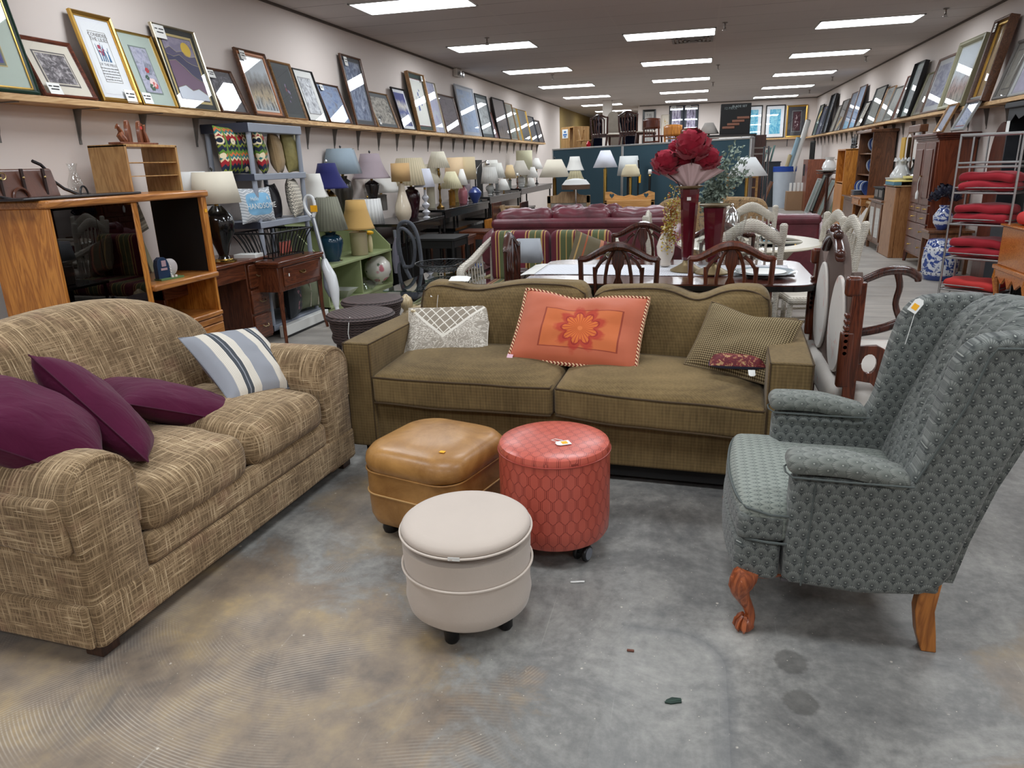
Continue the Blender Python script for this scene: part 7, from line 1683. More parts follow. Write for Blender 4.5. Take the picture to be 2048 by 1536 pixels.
# ================================================================== BACK OF THE SHOP
TEAL = plain('teal_panel_fabric', srgb(50, 76, 88), .85, var=.06); ALU = metal('brushed_aluminium', (.55, .55, .54), .4)
A_, Z_ = Vector((-2.67, 13.7, 0)), Vector((.62, 10.03, 0)); U_ = (Z_-A_).normalized(); NB = Vector((-U_.y, U_.x, 0))
if NB.y < 0: NB = -NB
def PP(px, py, off=0.):
    d = _ray(px, py); o = A_+NB*off; k = (o-EYE).dot(NB)/d.dot(NB); return EYE+d*k
LEN = (Z_-A_).length; ang = math.atan2(U_.y, U_.x)
j1 = (PP(1245, 292)-A_).dot(U_)
for k, (a, e, lab) in enumerate(((0, j1, 'teal fabric partition panel, left section'), (j1, LEN, 'teal fabric partition panel, right section'))):
    t = thing('partition_panel', lab, 'partition', tuple(A_+U_*a), ang, 'teal partition panels'); L_ = e-a
    wbox(t, 'fabric_panel', TEAL, .03, L_-.03, 0, .05, .08, 1.665, 0); wbox(t, 'top_rail', ALU, 0, L_, -.005, .055, 1.665, 1.69)
    wbox(t, 'end_post', ALU, 0, .03, -.005, .055, 0, 1.69); wbox(t, 'end_post', ALU, L_-.03, L_, -.005, .055, 0, 1.69); wbox(t, 'bottom_rail', ALU, 0, L_, -.005, .055, .04, .08)
PZT = 1.60
t = thing('storage_platform', 'high wooden storage platform behind the teal partition', 'platform', tuple(A_+U_*0+NB*.10), ang)
wbox(t, 'deck', DMZ, .0, 3.5, 0, 1.2, PZT-.04, PZT, 0)
for x in (.05, 1.75, 3.45):
    for y in (.05, 1.15): wbox(t, 'leg', DMZ, x-.04, x+.04, y-.04, y+.04, 0, PZT-.04, 0)
def onp(px, off): p = PP(px, 290, off); p.z = PZT+.002; return p
# chairs on the platform
for px, lab, m_, s in ((1198, 'dark shield back chair on the platform, left one', MAHO, 1.0), (1255, 'dark shield back chair on the platform, right one', MAHO, 1.0)):
    c_ = dining_chair(lab, onp(px, .35), ang+.1, mt=m_, grp='shield back chairs on the platform'); c_.scale = (1., 1., .62)
def cafe_chair(label, px, off, z1, m_, w=.40):
    """bentwood style chair with a wide curved top board, seen from behind"""
    p = onp(px, off); t = thing('wooden_chair', label, 'chair', p, ang, 'plain wooden chairs on the platform'); h = z1-p.z
    b = B(); b.grid(lambda u, v: ((u-.5)*w*1.05, -.03*(1-(2*u-1)**2), h-.17+.17*v-.02*(2*u-1)**2*(v > .5)), 12, 4); b.obj('top_board', m_, t, solid=.018)
    for s in (-1, 1):
        b = B(); b.rod((s*w*.46, .0, h-.03), (s*w*.48, .02, 0), .014, 8); b.obj('back_post', m_, t); b = B(); b.rod((s*w*.44, .36, h*.42), (s*w*.46, .38, 0), .015, 8); b.obj('leg', m_, t)
    wbox(t, 'seat', m_, -w*.5, w*.5, 0, .40, h*.40, h*.45, .008)
    wbox(t, 'lower_rail', m_, -w*.45, w*.45, -.0, .015, h*.22, h*.27)
    for k in range(4): b = B(); b.rod((-w*.25+w*.17*k, 0, h*.45), (-w*.25+w*.17*k, -.005, h-.17), .006, 6); b.obj('spindle', m_, t)
cafe_chair('reddish wooden chair with the highest curved top board on the platform', 1301, .45, PP(1301, 236, .45).z, MAHOR)
cafe_chair('light oak chair on the platform beside the highest one', 1344, .40, PP(1344, 249, .40).z, OAK)
cafe_chair('brown wooden chair on the platform nearest the peonies', 1378, .40, PP(1378, 256, .40).z, DM)
p = onp(1135, .45); t = thing('cabinet_box', 'small open light oak cabinet with a blue and white notice on the platform', 'cabinet', p, ang)
wbox(t, 'side_panel', PINEV, -.22, -.20, 0, .35, 0, .46); wbox(t, 'side_panel', PINEV, .20, .22, 0, .35, 0, .46); wbox(t, 'top_board', PINEV, -.22, .22, 0, .35, .46, .48); wbox(t, 'door', PINEV, -.22, .10, -.012, 0, 0, .46)
b = B(); b.box(-.16, .04, -.016, -.013, .28, .44); o = b.obj('notice', PAPER, t, 'blue and white notice'); b = B(); b.box(-.13, .01, -.018, -.016, .33, .36).box(-.10, -.02, -.018, -.016, .38, .41).box(-.10, -.02, -.018, -.016, .30, .32); b.obj('print', plain('blue_ink', srgb(70, 120, 180), .7), o)
p = onp(1162, .30); t = thing('folding_chair', 'small tan wooden folding chair beside the notice cabinet', 'chair', p, ang)
b = B(); b.rod((-.10, 0, .40), (.06, 0, 0), .014, 6).rod((.10, 0, .40), (-.06, 0, 0), .014, 6); b.obj('crossed_frame', PINEV, t); wbox(t, 'seat', PINEV, -.12, .12, -.02, .15, .20, .22)
p = onp(1177, .25); t = thing('red_ornament', 'small red and white ornament on the platform', 'ornament', p); b = B(); b.lathe([(.05, 0), (.06, .04), (.03, .09), (.045, .14), (.02, .18), (.001, .2)], n=14); b.obj('figure', plain('red_enamel', srgb(196, 30, 44), .3, coat=.4), t)
# back wall pictures
BZ = SHELF_Z
def back_pic(label, x0, x1, z0, z1, y=YB-.06, **k):
    t = thing('framed_picture', label, 'picture', ((x0+x1)/2, y, z0), 0, 'pictures on the back wall'); t.rotation_euler = (-.03, 0, 0); frame_geo(t, x1-x0, z1-z0, k.pop('fw', .03), k.pop('fmat', BLKF), k.pop('mats', [(.1, WHITEM)]), k.pop('pic'), **k); return t
SEA = art('turquoise', 'abstract', [(110, 190, 216), (70, 158, 196), (150, 212, 224), (60, 140, 186)], 2)
back_pic('turquoise seascape in a thin black frame, left of a pair', 1.16, 1.74, BZ+.002, 2.89, pic=SEA, mats=[(.12, WHITEM)]); back_pic('turquoise seascape in a thin black frame, right of a pair', 1.83, 2.38, BZ+.002, 2.88, pic=SEA, mats=[(.12, WHITEM)])
back_pic('gold framed spray of pale blossoms on black and plum', 2.42, 3.0, BZ+.002, 2.85, pic=art('blossom', 'floral', [(64, 22, 34), (206, 190, 190), (150, 130, 130), (220, 210, 206)], 3), mats=[(.16, cm(60, 60, 64)), (.17, cm(150, 150, 150)), (.19, cm(40, 40, 44))], fmat=GOLDF, fw=.05)
for k, (x0, x1) in enumerate(((-1.0, -.56), (-.56, -.12))):
    back_pic(['tall dark framed poster with a violet car collage, left half of a pair', 'tall dark framed poster with a violet truck collage, right half of a pair'][k], x0, x1, 1.72, 3.0, y=YB-.03, pic=art('collage%d' % k, 'ink', [(40, 36, 48), (170, 160, 190), (232, 230, 238)], 5+k), mats=[(.06, cm(60, 66, 76)), (.09, cm(70, 76, 86))], tagpos=(.3, .96, .14, .07), fmat=cm(44, 50, 62))
back_pic('narrow black framed oval portrait print', -1.80, -1.40, 1.70, 2.92, y=YB-.03, pic=art('oval', 'ink', [(120, 120, 118), (176, 174, 170), (200, 198, 194)], 9), mats=[(.12, cm(196, 194, 190))], fw=.06)
t = back_pic('unframed canvas of pale autumn branches and a yellow ring', -1.22, -.98, 2.15, 2.75, y=YB-.03, pic=art('branches', 'floral', [(206, 196, 182), (190, 156, 60), (150, 120, 90)], 4), mats=[(.01, CREAM)], fw=.008, fmat=CREAM, pane=False)
for k, (px, py, h_) in enumerate(((1230, 235, 1.1), (1240, 240, 1.0))): pass
q = PP(1233, 290, 1.0); t = thing('ironing_board', 'tall grey striped board leaning near the white post', 'board', (q.x, q.y, PZT+.002)); t.rotation_euler = (-.05, -.12, 0)
b = B(); b.prism(smooth_poly([(-.14, 0), (-.13, .55), (-.07, .70), (.05, .72), (.11, .62), (.14, 0)], 2), -.02, .02, RX(PI/2)); b.obj('board', plain('grey_stripe', srgb(140, 132, 120), .7, var=.2, vs=14), t)
# glass topped bronze display + black box + lamp on it
q = PP(1400, 275, .5); t = thing('display_table', 'bronze framed glass display table taller than the partition', 'table', (.06, 11.95, 0), -.02)
BRZ = plain('bronze_black', srgb(36, 32, 30), .35)
for x in (0, .70):
    for y in (0, .4): wbox(t, 'leg', BRZ, x, x+.03, y, y+.03, 0, 1.75, 0)
wbox(t, 'top_frame', BRZ, -.01, .74, -.01, .44, 1.75, 1.78, .003)
b = B(); b.add([(.03, -.012, 1.62), (.70, -.012, 1.62), (.70, -.012, 1.75), (.03, -.012, 1.75)], [(0, 1, 2, 3)]); b.obj('glass_front', glass_mat('display_glass', (.9, .95, .95), 0, .25), t, smooth=False); wbox(t, 'shelf', BRZ, 0, .73, 0, .43, 1.60, 1.62, 0)
t = thing('tool_set_box', 'black boxed knife set with a picture lid on the display table', 'box', (.27, 12.05, 1.782), .05)
b = B(); b.box(0, .44, 0, .10, 0, .44); b.obj('carton', BLACKM, t, bevel=.006)
text_mesh(t, '12 PIECE', .05, (.14, -.002, .36), cm(120, 130, 130)); text_mesh(t, 'BLADE SET', .045, (.27, -.002, .385), cm(150, 160, 160))
b = B()
for k in range(4): b.rb((.12+.07*k, -.004, .10+.045*k), (.18, .008, .035), .004, 2, M=None)
b.obj('printed_blades', cm(128, 84, 66), t)
lamp('lamp with a plain grey cone shade at the left of the display table', 1417, 272, 268, 246, 16, 40, 'candle', BRZ, 8, shm((160, 154, 148)), yplane=12.2, surf=1.62, group='standing lamps before the partition')
t = thing('wooden_screen', 'tall reddish brown panel standing right of the partition', 'panel', (.78, 12.9, 0)); wbox(t, 'panel', wood('dark_red_panel', srgb(58, 32, 28), srgb(84, 50, 42), .5), 0, .24, 0, .05, 0, 1.78, .003)
# lamps standing before the partition (on low tables or the floor)
GF = 'standing lamps before the partition'
def FLP(label, *a, y=10.6, **k): return lamp(label, *a, yplane=y, surf=k.pop('surf', 0.0), group=GF, name=k.pop('name', 'floor_lamp'), **k)
FLP('floor lamp with a wide cream cone shade at the left end of the partition', 1110, 430, 354, 319, 28, 60, 'stick', ABRASS, 60, shm((214, 206, 188)), y=10.9, finial=GLB)
FLP('floor lamp with a narrow white bell shade beside the wide cream one', 1150, 430, 341, 313, 18, 36, 'stick', IRON, 56, shm(WH), 'bell', y=11.6)
FLP('lamp with a beige ribbed bell shade below the narrow white one', 1151, 430, 371, 342, 20, 50, 'stick', ABRASS, 56, shm((178, 168, 134), 16), 'bell', y=10.4)
FLP('brass pole floor lamp with a white cone shade in the middle of the partition', 1210, 420, 335, 301, 18, 47, 'stick', BRASS, 60, shm((214, 216, 226)), y=11.0)
FLP('floor lamp with a white shade behind the cream dome shade', 1256, 420, 351, 312, 34, 44, 'stick', IRON, 56, shm((206, 208, 206)), 'drum', y=11.4)
FLP('lamp with a cream dome shade and a brass stem', 1260, 420, 353, 329, 20, 36, 'stick', BRASS, 50, shm((220, 208, 176)), 'dome', y=10.5)
FLP('black lantern post with a lit looking white glass box', 1298, 420, 348, 339, 5, 7, 'stick', IRON, 40, shm(WH), 'hex', y=10.6)
FLP('lamp with the widest white cone shade behind the eucalyptus', 1490, 420, 352, 315, 26, 76, 'stick', BRASS, 56, shm((220, 222, 222)), 'cone', y=9.9)
t = thing('swing_arm_bracket', 'black scrolled iron swing arm hanging a yellow tag before the partition', 'bracket', (PP(1275, 420, -.25).x, PP(1275, 420, -.25).y, 0))
b = B(); b.rod((0, 0, 0), (0, 0, 1.45), .012, 8); b.obj('pole', IRON, t); b = B(); b.tube([(0, 0, 1.38), (-.10, 0, 1.40), (-.20, 0, 1.395)], .008, 6).tube([(0, 0, 1.28), (-.06, 0, 1.33), (-.08, 0, 1.38)], .006, 6).rb((-.02, 0, 1.36), (.07, .012, .07), .004, 2); b.obj('scroll_arm', IRON, t)
b = B(); b.box(.01, .04, -.02, -.015, 1.12, 1.24); b.obj('hang_tag', STICK, t, 'yellow tag')
# pine rack with hearts
PIN2 = wood('honey_pine', srgb(176, 124, 66), srgb(214, 164, 100), .4, axis='X', ring=5)
p0, p1 = PY(1210, 412, 9.75), PY(1309, 410, 9.75)
t = thing('pine_rack', 'honey pine rack with a wavy top and two heart cutouts', 'rack', (p0.x, 9.75, 0)); w = p1.x-p0.x; zt = PY(1240, 388, 9.75).z; zb = PY(1240, 400, 9.75).z
def heart(cx, cz, s): return [(cx+s*.9*math.sin(a)**3, cz+s*(.8*cos(a)-.33*cos(2*a)-.12*cos(3*a)-.05*cos(4*a))) for a in [2*PI*k/16 for k in range(16)]]
top_ = [(0, zb), (0, zt+.03), (w*.12, zt+.03), (w*.25, zt-.015), (w*.38, zt-.03), (w*.5, zt-.01), (w*.62, zt-.03), (w*.75, zt-.005), (w*.88, zt+.035), (w, zt+.01), (w, zb)]
b = B(); b.prism(top_, -.012, .012, RX(PI/2)); b.obj('wavy_back', PIN2, t)
for cx in (w*.14, w*.83): b = B(); b.prism(heart(cx, zt-.02, .035), .0125, .0135, RX(PI/2)); b.obj('heart_cutout', TEAL, t, 'heart shaped opening')
wbox(t, 'ledge', PIN2, 0, w, -.12, .02, zb-.02, zb); wbox(t, 'front_board', PIN2, 0, w, -.12, -.10, zb-.10, zb-.02)
for x in (0, w-.04): wbox(t, 'leg', PIN2, x, x+.04, -.12, .0, 0, zb)
# carved oak chair / headboard left of leather sofas
q = PY(1137, 420, 10.1); t = thing('oak_settle', 'pale oak panel back bench beside the folding stools', 'bench', (q.x-.30, 10.1, 0))
PAO = wood('pale_oak', srgb(140, 112, 80), srgb(182, 152, 112), .5, axis='Z'); zt = PY(1137, 388, 10.1).z
wbox(t, 'post', PAO, 0, .05, 0, .04, 0, zt-.02); wbox(t, 'post', PAO, .55, .60, 0, .04, 0, zt-.02)
b = B(); b.prism([(0, zt-.12), (0, zt-.03), (.15, zt-.01), (.2, zt+.03), (.4, zt+.03), (.45, zt-.01), (.6, zt-.03), (.6, zt-.12)], -.03, .0, RX(PI/2)); b.obj('crest', PAO, t); wbox(t, 'panel', cm(150, 146, 136), .05, .55, .01, .02, zt-.45, zt-.12); wbox(t, 'seat', PAO, 0, .6, 0, .4, .42, .46)
t = thing('tulip_lamp', 'white leaded glass lamp shade with a brown lattice border beside the oak bench', 'lamp', PY(1152, 440, 10.0)); t.location.z = 0
zz = PY(1152, 372, 10.0).z; b = B(); b.lathe([(.03, zz+.10), (.14, zz+.08), (.19, zz+.02)], n=24, cap=False); b.obj('lamp_shade', shm((222, 222, 220)), t); b = B(); b.lathe([(.192, zz-.04), (.195, zz+.02)], n=24, cap=False); b.obj('lattice_border', cm(96, 74, 58), t); b = B(); b.rod((0, 0, 0), (0, 0, zz+.08), .012, 8).lathe([(.12, 0), (.12, .02), (.02, .03)], n=16); b.obj('stand', CHROME, t)
# wooden steps and folded chairs left of it
t = thing('stepped_shelf', 'stack of dark wooden steps at the end of the black tables', 'shelf unit', (-2.55, 10.6, 0))
for k in range(4): wbox(t, 'step', PAO, -.45+.0, .0, .12*k, .5, .50+.11*k-.03, .50+.11*k); 
wbox(t, 'side_panel', DMZ, -.45, -.43, 0, .5, 0, .9); wbox(t, 'side_panel', DMZ, -.02, 0, 0, .5, 0, .9)
t = thing('leaning_board', 'tall weathered board leaning at the end of the black tables', 'board', (-2.50, 9.9, 0)); t.rotation_euler = (0, -.18, 0); wbox(t, 'plank', PAO, -.02, .02, 0, .12, 0, .92); wbox(t, 'pad', OFFW, .02, .04, .0, .10, .35, .85)
# ================================================================== RIGHT SIDE
def right_frame(br, bl, tr, label, fw, fmat, mats, pic, xb=3.03, xt=3.20, z0=SHELF_Z, **k):
    """br: near bottom corner, bl: far bottom corner, tr: near top corner (photo px)"""
    a, b_ = PX(*br, xb), PX(*bl, xb); top_ = PX(*tr, xt).z; ht = math.hypot(top_-z0, xt-xb); lean = math.atan2(xt-xb, top_-z0); w = abs(b_.y-a.y)
    t = thing('framed_picture', label, 'picture', (xb, (a.y+b_.y)/2, z0+.002), 0, 'framed pictures on the right wall shelf')
    t.rotation_euler = (Matrix.Rotation(-PI/2, 3, 'Z') @ Matrix.Rotation(-lean, 3, 'X')).to_euler()
    return frame_geo(t, w, ht, fw, fmat, mats, pic, **k)
SLV = cm(150, 152, 150, rough=.35); OLG = cm(128, 124, 98, rough=.45)
RF = [
 ((2085, 176), (2020, 185), (2100, 60), 'grey frame with a lavender print, cut by the right photo edge', .03, SLV, [(.05, cm(160, 158, 170))], ('abstract', [(150, 146, 170), (180, 176, 196)]), {}),
 ((2019, 185), (1988, 190), (2050, 80), 'ornate grey frame with a dark inner border near the right photo edge', .035, cm(92, 88, 84, rough=.4), [(.10, cm(110, 106, 96)), (.11, cm(40, 38, 36))], ('abstract', [(96, 94, 84), (130, 126, 112)]), {}),
 ((1980, 194), (1950, 199), (2032, 33), 'tall gilt and black frame with a gold tapestry figure on maroon', .035, BRN, [(.06, cm(96, 52, 58)), (.14, cm(170, 136, 82))], ('floral', [(168, 138, 84), (110, 84, 50), (130, 96, 56), (184, 150, 96)]), dict(depth=.09, inner=(.02, GOLDF), tagpos=(.2, .9, .06, .09))),
 ((1930, 202), (1882, 213), (1969, 71), 'large olive gold beaded frame with a pale red landscape', .05, OLG, [(.07, cm(170, 172, 160))], ('land', [(150, 150, 140), (150, 124, 116), (184, 190, 196), (196, 204, 210)]), dict(depth=.05)),
 ((1881, 212), (1843, 221), (1906, 110), 'brown frame with a shadowy blue grey arch print', .03, BRN, [(.10, cm(184, 188, 190))], ('abstract', [(96, 104, 132), (140, 144, 164), (176, 180, 190)]), {}),
 ((1843, 221), (1825, 225), (1866, 146), 'small olive frame beside the brown arch print', .02, OLG, [(.05, cm(150, 146, 136))], ('land', [(120, 104, 92), (150, 146, 134)]), {}),
 ((1822, 227), (1802, 232), (1852, 124), 'tall thin black frame with pale green mat', .008, BLKF, [(.09, cm(176, 188, 184))], ('ink', [(110, 122, 126), (170, 180, 184)]), dict(depth=.06)),
 ((1802, 232), (1786, 236), (1825, 151), 'reddish frame left of the tall thin black one', .02, REDB, [(.05, cm(170, 170, 166))], ('abstract', [(150, 140, 134), (176, 174, 172)]), {}),
 ((1783, 236), (1766, 239), (1803, 174), 'grey frame between a reddish and a brown frame', .014, cm(110, 108, 104), [(.05, cm(150, 152, 148))], ('land', [(104, 112, 104), (160, 164, 160)]), {}),
 ((1766, 239), (1750, 244), (1787, 174), 'slim brown edged frame, fourth left of the tall black one', .01, LTB, [(.03, cm(160, 164, 160))], ('abstract', [(140, 146, 142), (172, 176, 174)]), {}),
 ((1749, 244), (1729, 248), (1766, 174), 'black frame with grey green mat right of the little black one', .016, BLKF, [(.06, cm(168, 174, 166))], ('abstract', [(140, 148, 142), (170, 176, 170)]), {}),
 ((1722, 249), (1711, 251), (1736, 205), 'smallest black frame with a fruit print', .016, BLKF, [(.03, cm(210, 206, 196))], ('ink', [(120, 96, 60), (200, 196, 184), (226, 224, 218)]), {}),
 ((1710, 251), (1697, 254), (1729, 172), 'tall brown frame left of the smallest black one', .014, BRN, [(.05, cm(150, 166, 186))], ('abstract', [(130, 160, 200), (170, 186, 206)]), {}),
 ((1697, 254), (1684, 256), (1713, 185), 'brown frame with a light blue reflection', .014, BRN, [(.05, cm(150, 166, 190))], ('abstract', [(130, 156, 196), (176, 190, 206)]), {}),  # the reflection is put into the mat and print colours
 ((1680, 257), (1668, 260), (1695, 200), 'grey brown frame, sixth from the back corner', .012, cm(104, 92, 84), [(.04, cm(140, 142, 140))], ('abstract', [(120, 122, 120), (150, 152, 150)]), {}),
 ((1667, 260), (1659, 262), (1679, 213), 'small dark frame, fifth from the back corner', .01, cm(66, 60, 58), [(.03, cm(176, 170, 160))], ('abstract', [(150, 140, 120), (180, 176, 166)]), {}),
 ((1656, 262), (1647, 265), (1673, 189), 'tallest black frame near the back corner', .014, BLKF, [(.04, cm(96, 104, 112))], ('abstract', [(84, 94, 104), (120, 128, 136)]), dict(depth=.06)),
 ((1646, 265), (1639, 266), (1654, 214), 'navy frame, third from the back corner', .012, cm(56, 62, 76), [(.03, cm(96, 104, 120))], ('abstract', [(90, 98, 116), (120, 126, 140)]), {}),
 ((1639, 266), (1633, 267), (1648, 216), 'pale violet frame, second from the back corner', .012, cm(120, 122, 140), [(.03, cm(120, 126, 146))], ('abstract', [(110, 116, 136), (140, 146, 164)]), {}),
 ((1632, 267), (1625, 269), (1646, 210), 'dark frame with green mat next to the back corner', .012, BLKF, [(.04, cm(110, 130, 120))], ('abstract', [(100, 122, 112), (130, 146, 138)]), {}),
]
for i, (br, bl, tr, lab, fw, fm, mats, (kd, cols), kw) in enumerate(RF): right_frame(br, bl, tr, lab, fw, fm, mats, art('r%d' % i, kd, cols, i+31), **kw)
# armoire and two pictures on it
CHW = wood('cherry_armoire', srgb(82, 36, 20), srgb(128, 64, 38), .3, axis='Z', ring=5); CHF = wood('cherry_front', srgb(64, 28, 20), srgb(98, 48, 34), .3, axis='Z', ring=5)
AR = thing('armoire', 'tall cherry armoire with two doors above seven drawers', 'cabinet', (2.80, 10.15, 0))
wbox(AR, 'carcass', CHW, .0, .42, 0, .92, .13, 1.60, .004)
b = B()
for k, (e, z0, z1) in enumerate(((.02, 1.575, 1.60), (.04, 1.60, 1.625), (.06, 1.625, 1.655))): b.box(-e, .43, -e, .92+e, z0, z1)
b.obj('cornice', CHF, AR, bevel=.006)
for y0, y1 in ((.04, .455), (.465, .88)):
    d = wbox(AR, 'door', CHF, -.022, 0, y0, y1, .80, 1.55, .004)
    wbox(d, 'raised_panel', CHF, -.03, -.022, y0+.07, y1-.07, .88, 1.47, .008)
    b = B(); b.tube([(-.03, .46+(-.015 if y0 < .1 else .015), 1.14), (-.045, .46+(-.02 if y0 < .1 else .02), 1.14)], .008, 6); b.obj('knob', BRASS, d)
b = B(); b.tube([(-.045, .44, 1.14), (-.06, .44, 1.05), (-.055, .44, .97)], .004, 5).lathe([(.004, .97), (.02, .93), (.018, .86), (.003, .85)], (-.055, .44, 0), 10); b.obj('tassel', OFFW, AR, 'white tassel')
for (y0, y1, z0, z1) in ((.04, .315, .70, .785), (.325, .60, .70, .785), (.61, .88, .70, .785), (.04, .455, .56, .69), (.465, .88, .56, .69), (.04, .88, .36, .55), (.04, .88, .16, .35)):
    d = wbox(AR, 'drawer', CHF, -.02, 0, y0, y1, z0, z1, .004)
    for yy in ([(y0+y1)/2] if y1-y0 < .5 else [y0+.2, y1-.2]): b = B(); b.rod((-.02, yy, (z0+z1)/2), (-.04, yy, (z0+z1)/2), .010, 8); b.obj('knob', BRASS, d)
for x, y in ((.02, .02), (.02, .90), (.40, .02), (.40, .90)): b = B(); b.rod((x, y, .15), (x-.01, y+(.01 if y > .5 else -.01), 0), .032, 4, .02); b.obj('foot', CHF, AR)
right_frame((1887, 262), (1869, 265), (1905, 210), 'narrow pale wood frame with blue bands on top of the armoire, farther one', .02, LTB, [(.04, cm(120, 136, 160))], art('skis', 'abstract', [(170, 170, 180), (130, 144, 170)], 3), xb=2.84, xt=2.98, z0=1.658)
right_frame((1928, 264), (1903, 265), (1948, 197), 'grey wood frame with diagonal blue strokes on top of the armoire, nearer one', .03, SLV, [(.05, cm(150, 160, 180)), (.06, cm(140, 60, 80)), (.065, OFFW)], art('slant', 'abstract', [(96, 120, 176), (190, 200, 216), (110, 130, 180)], 8), xb=2.84, xt=3.0, z0=1.658)
# pine cabinet, box and basin on it
t = thing('pine_cabinet', 'knotty pine cabinet seen from its plain side, left of the armoire', 'cabinet', (2.66, 11.32, 0))
PNK = wood('knotty_pine_side', srgb(128, 82, 46), srgb(166, 116, 72), .45, axis='Z', knots=1); wbox(t, 'side_panel', PNK, .06, .50, 0, .03, 0, .985); wbox(t, 'front_panel', PNK, 0, .06, 0, .62, 0, .975, .01); wbox(t, 'top_board', PAO, -.02, .52, -.02, .64, .985, 1.0, .003); wbox(t, 'side_panel', PNK, .06, .50, .59, .62, 0, .985)
t = thing('game_box', 'yellow topped pale blue box on the pine cabinet', 'box', (2.63, 11.34, 1.002)); wbox(t, 'blue_side', cm(88, 132, 150), .0, .10, 0, .5, 0, .045); wbox(t, 'yellow_lid', cm(222, 204, 120), .0, .46, 0, .5, .046, .06)
WCH_ = plain('white_ironstone', srgb(206, 206, 204), .15, coat=.5)
t = thing('wash_basin', 'white ironstone basin left of the armoire', 'basin', (2.86, 12.0, 1.002 if False else .93)); b = B(); b.lathe([(.08, 0), (.10, .02), (.16, .08), (.20, .15), (.205, .16), (.19, .155), (.10, .04)], n=28); b.obj('bowl', WCH_, t)
t = thing('pitcher', 'white ironstone pitcher with a crown rim standing in the basin', 'pitcher', (2.86, 12.0, .98)); b = B(); b.lathe([(.09, 0), (.14, .08), (.145, .14), (.08, .26), (.07, .30), (.095, .36)], n=28); b.obj('body', WCH_, t); b = B()
for k in range(7): a = 2*PI*k/7; b.rod((.09*cos(a), .09*sin(a), .34), (.10*cos(a), .10*sin(a), .39), .028, 6, .004)
b.obj('crown_rim', WCH_, t)
# curio cabinet with glass doors and a black jewellery chest
t = thing('curio_cabinet', 'low brown cabinet with two arched glass doors left of the pine cabinet', 'cabinet', (2.66, 11.98, 0))
CUR = wood('curio_brown', srgb(84, 52, 32), srgb(124, 82, 54), .35, axis='Z'); MIRR = metal('mirror_glass', (.7, .74, .74), .04)
wbox(t, 'top', CUR, -.03, .50, -.03, .85, .73, .76, .005); wbox(t, 'carcass', CUR, .01, .48, 0, .82, .10, .73)
for y0 in (.03, .42): d = wbox(t, 'door_frame', CUR, -.005, .01, y0, y0+.37, .14, .70, .003); wbox(d, 'glass', MIRR, -.009, -.005, y0+.06, y0+.31, .20, .64, 0)
for y in (.03, .79): wbox(t, 'foot', CUR, .0, .04, y-.03, y+.03, 0, .10)
t = thing('jewellery_chest', 'small black chest with two square doors on the curio cabinet', 'box', (2.68, 12.1, .762)); wbox(t, 'body', BLACKM, .0, .4, 0, .6, 0, .16, .003); wbox(t, 'lid', BLACKM, -.02, .42, -.02, .62, .161, .18, .003)
for y in (.05, .32): wbox(t, 'door', TB, -.006, 0, y, y+.22, .03, .14)
t = thing('leaning_mirror', 'pale wood framed mirror leaning before the small oak desk', 'mirror', (2.50, 12.95, .0)); t.rotation_euler = (0, .28, -PI/2+PI/2)
wbox(t, 'frame', PAO, 0, .03, 0, .04, 0, .72); wbox(t, 'frame', PAO, 0, .03, .5, .54, 0, .72); wbox(t, 'frame', PAO, 0, .03, .04, .5, 0, .04); wbox(t, 'frame', PAO, 0, .03, .04, .5, .68, .72); wbox(t, 'mirror_glass', MIRR, .01, .015, .04, .5, .04, .68, 0)
t = thing('oak_desk', 'small oak writing desk with one drawer beyond the leaning mirror', 'desk', (2.62, 13.3, 0)); wbox(t, 'top', OAKD, -.02, .5, -.02, .8, .72, .74); wbox(t, 'apron', OAKD, .0, .48, 0, .78, .60, .72); wbox(t, 'drawer', OAKD, -.012, 0, .15, .62, .62, .70)
for x in (.02, .44):
    for y in (.02, .72): wbox(t, 'leg', OAKD, x, x+.04, y, y+.04, 0, .60)
# hutch with blue plates
HW = wood('walnut_hutch', srgb(70, 42, 26), srgb(112, 72, 46), .35, axis='Z'); BLUEP = plain('blue_willow', srgb(66, 88, 150), .2, coat=.4, var=.5, vs=60); PLW = plain('white_plate', srgb(206, 212, 220), .2, coat=.5)
t = thing('hutch', 'walnut hutch with open plate shelves and a moulded top', 'cabinet', (2.84, 14.0, 0))
wbox(t, 'side_panel', HW, 0, .36, 0, .03, .70, 1.78); wbox(t, 'side_panel', HW, 0, .36, 1.12, 1.15, .70, 1.78); wbox(t, 'back_panel', BLACKM, .34, .36, .03, 1.12, .7, 1.78); wbox(t, 'cornice', HW, -.05, .38, -.04, 1.19, 1.78, 1.83, .01)
for z in (1.06, 1.42): wbox(t, 'shelf', HW, .02, .34, .03, 1.12, z, z+.02)
wbox(t, 'base_cabinet', HW, -.16, .38, -.02, 1.17, .06, .68); wbox(t, 'counter', HW, -.20, .38, -.04, 1.19, .68, .70); wbox(t, 'base_door', HW, -.175, -.16, .05, 1.10, .12, .62)
pl = None; G_ = 'plates on the walnut hutch'
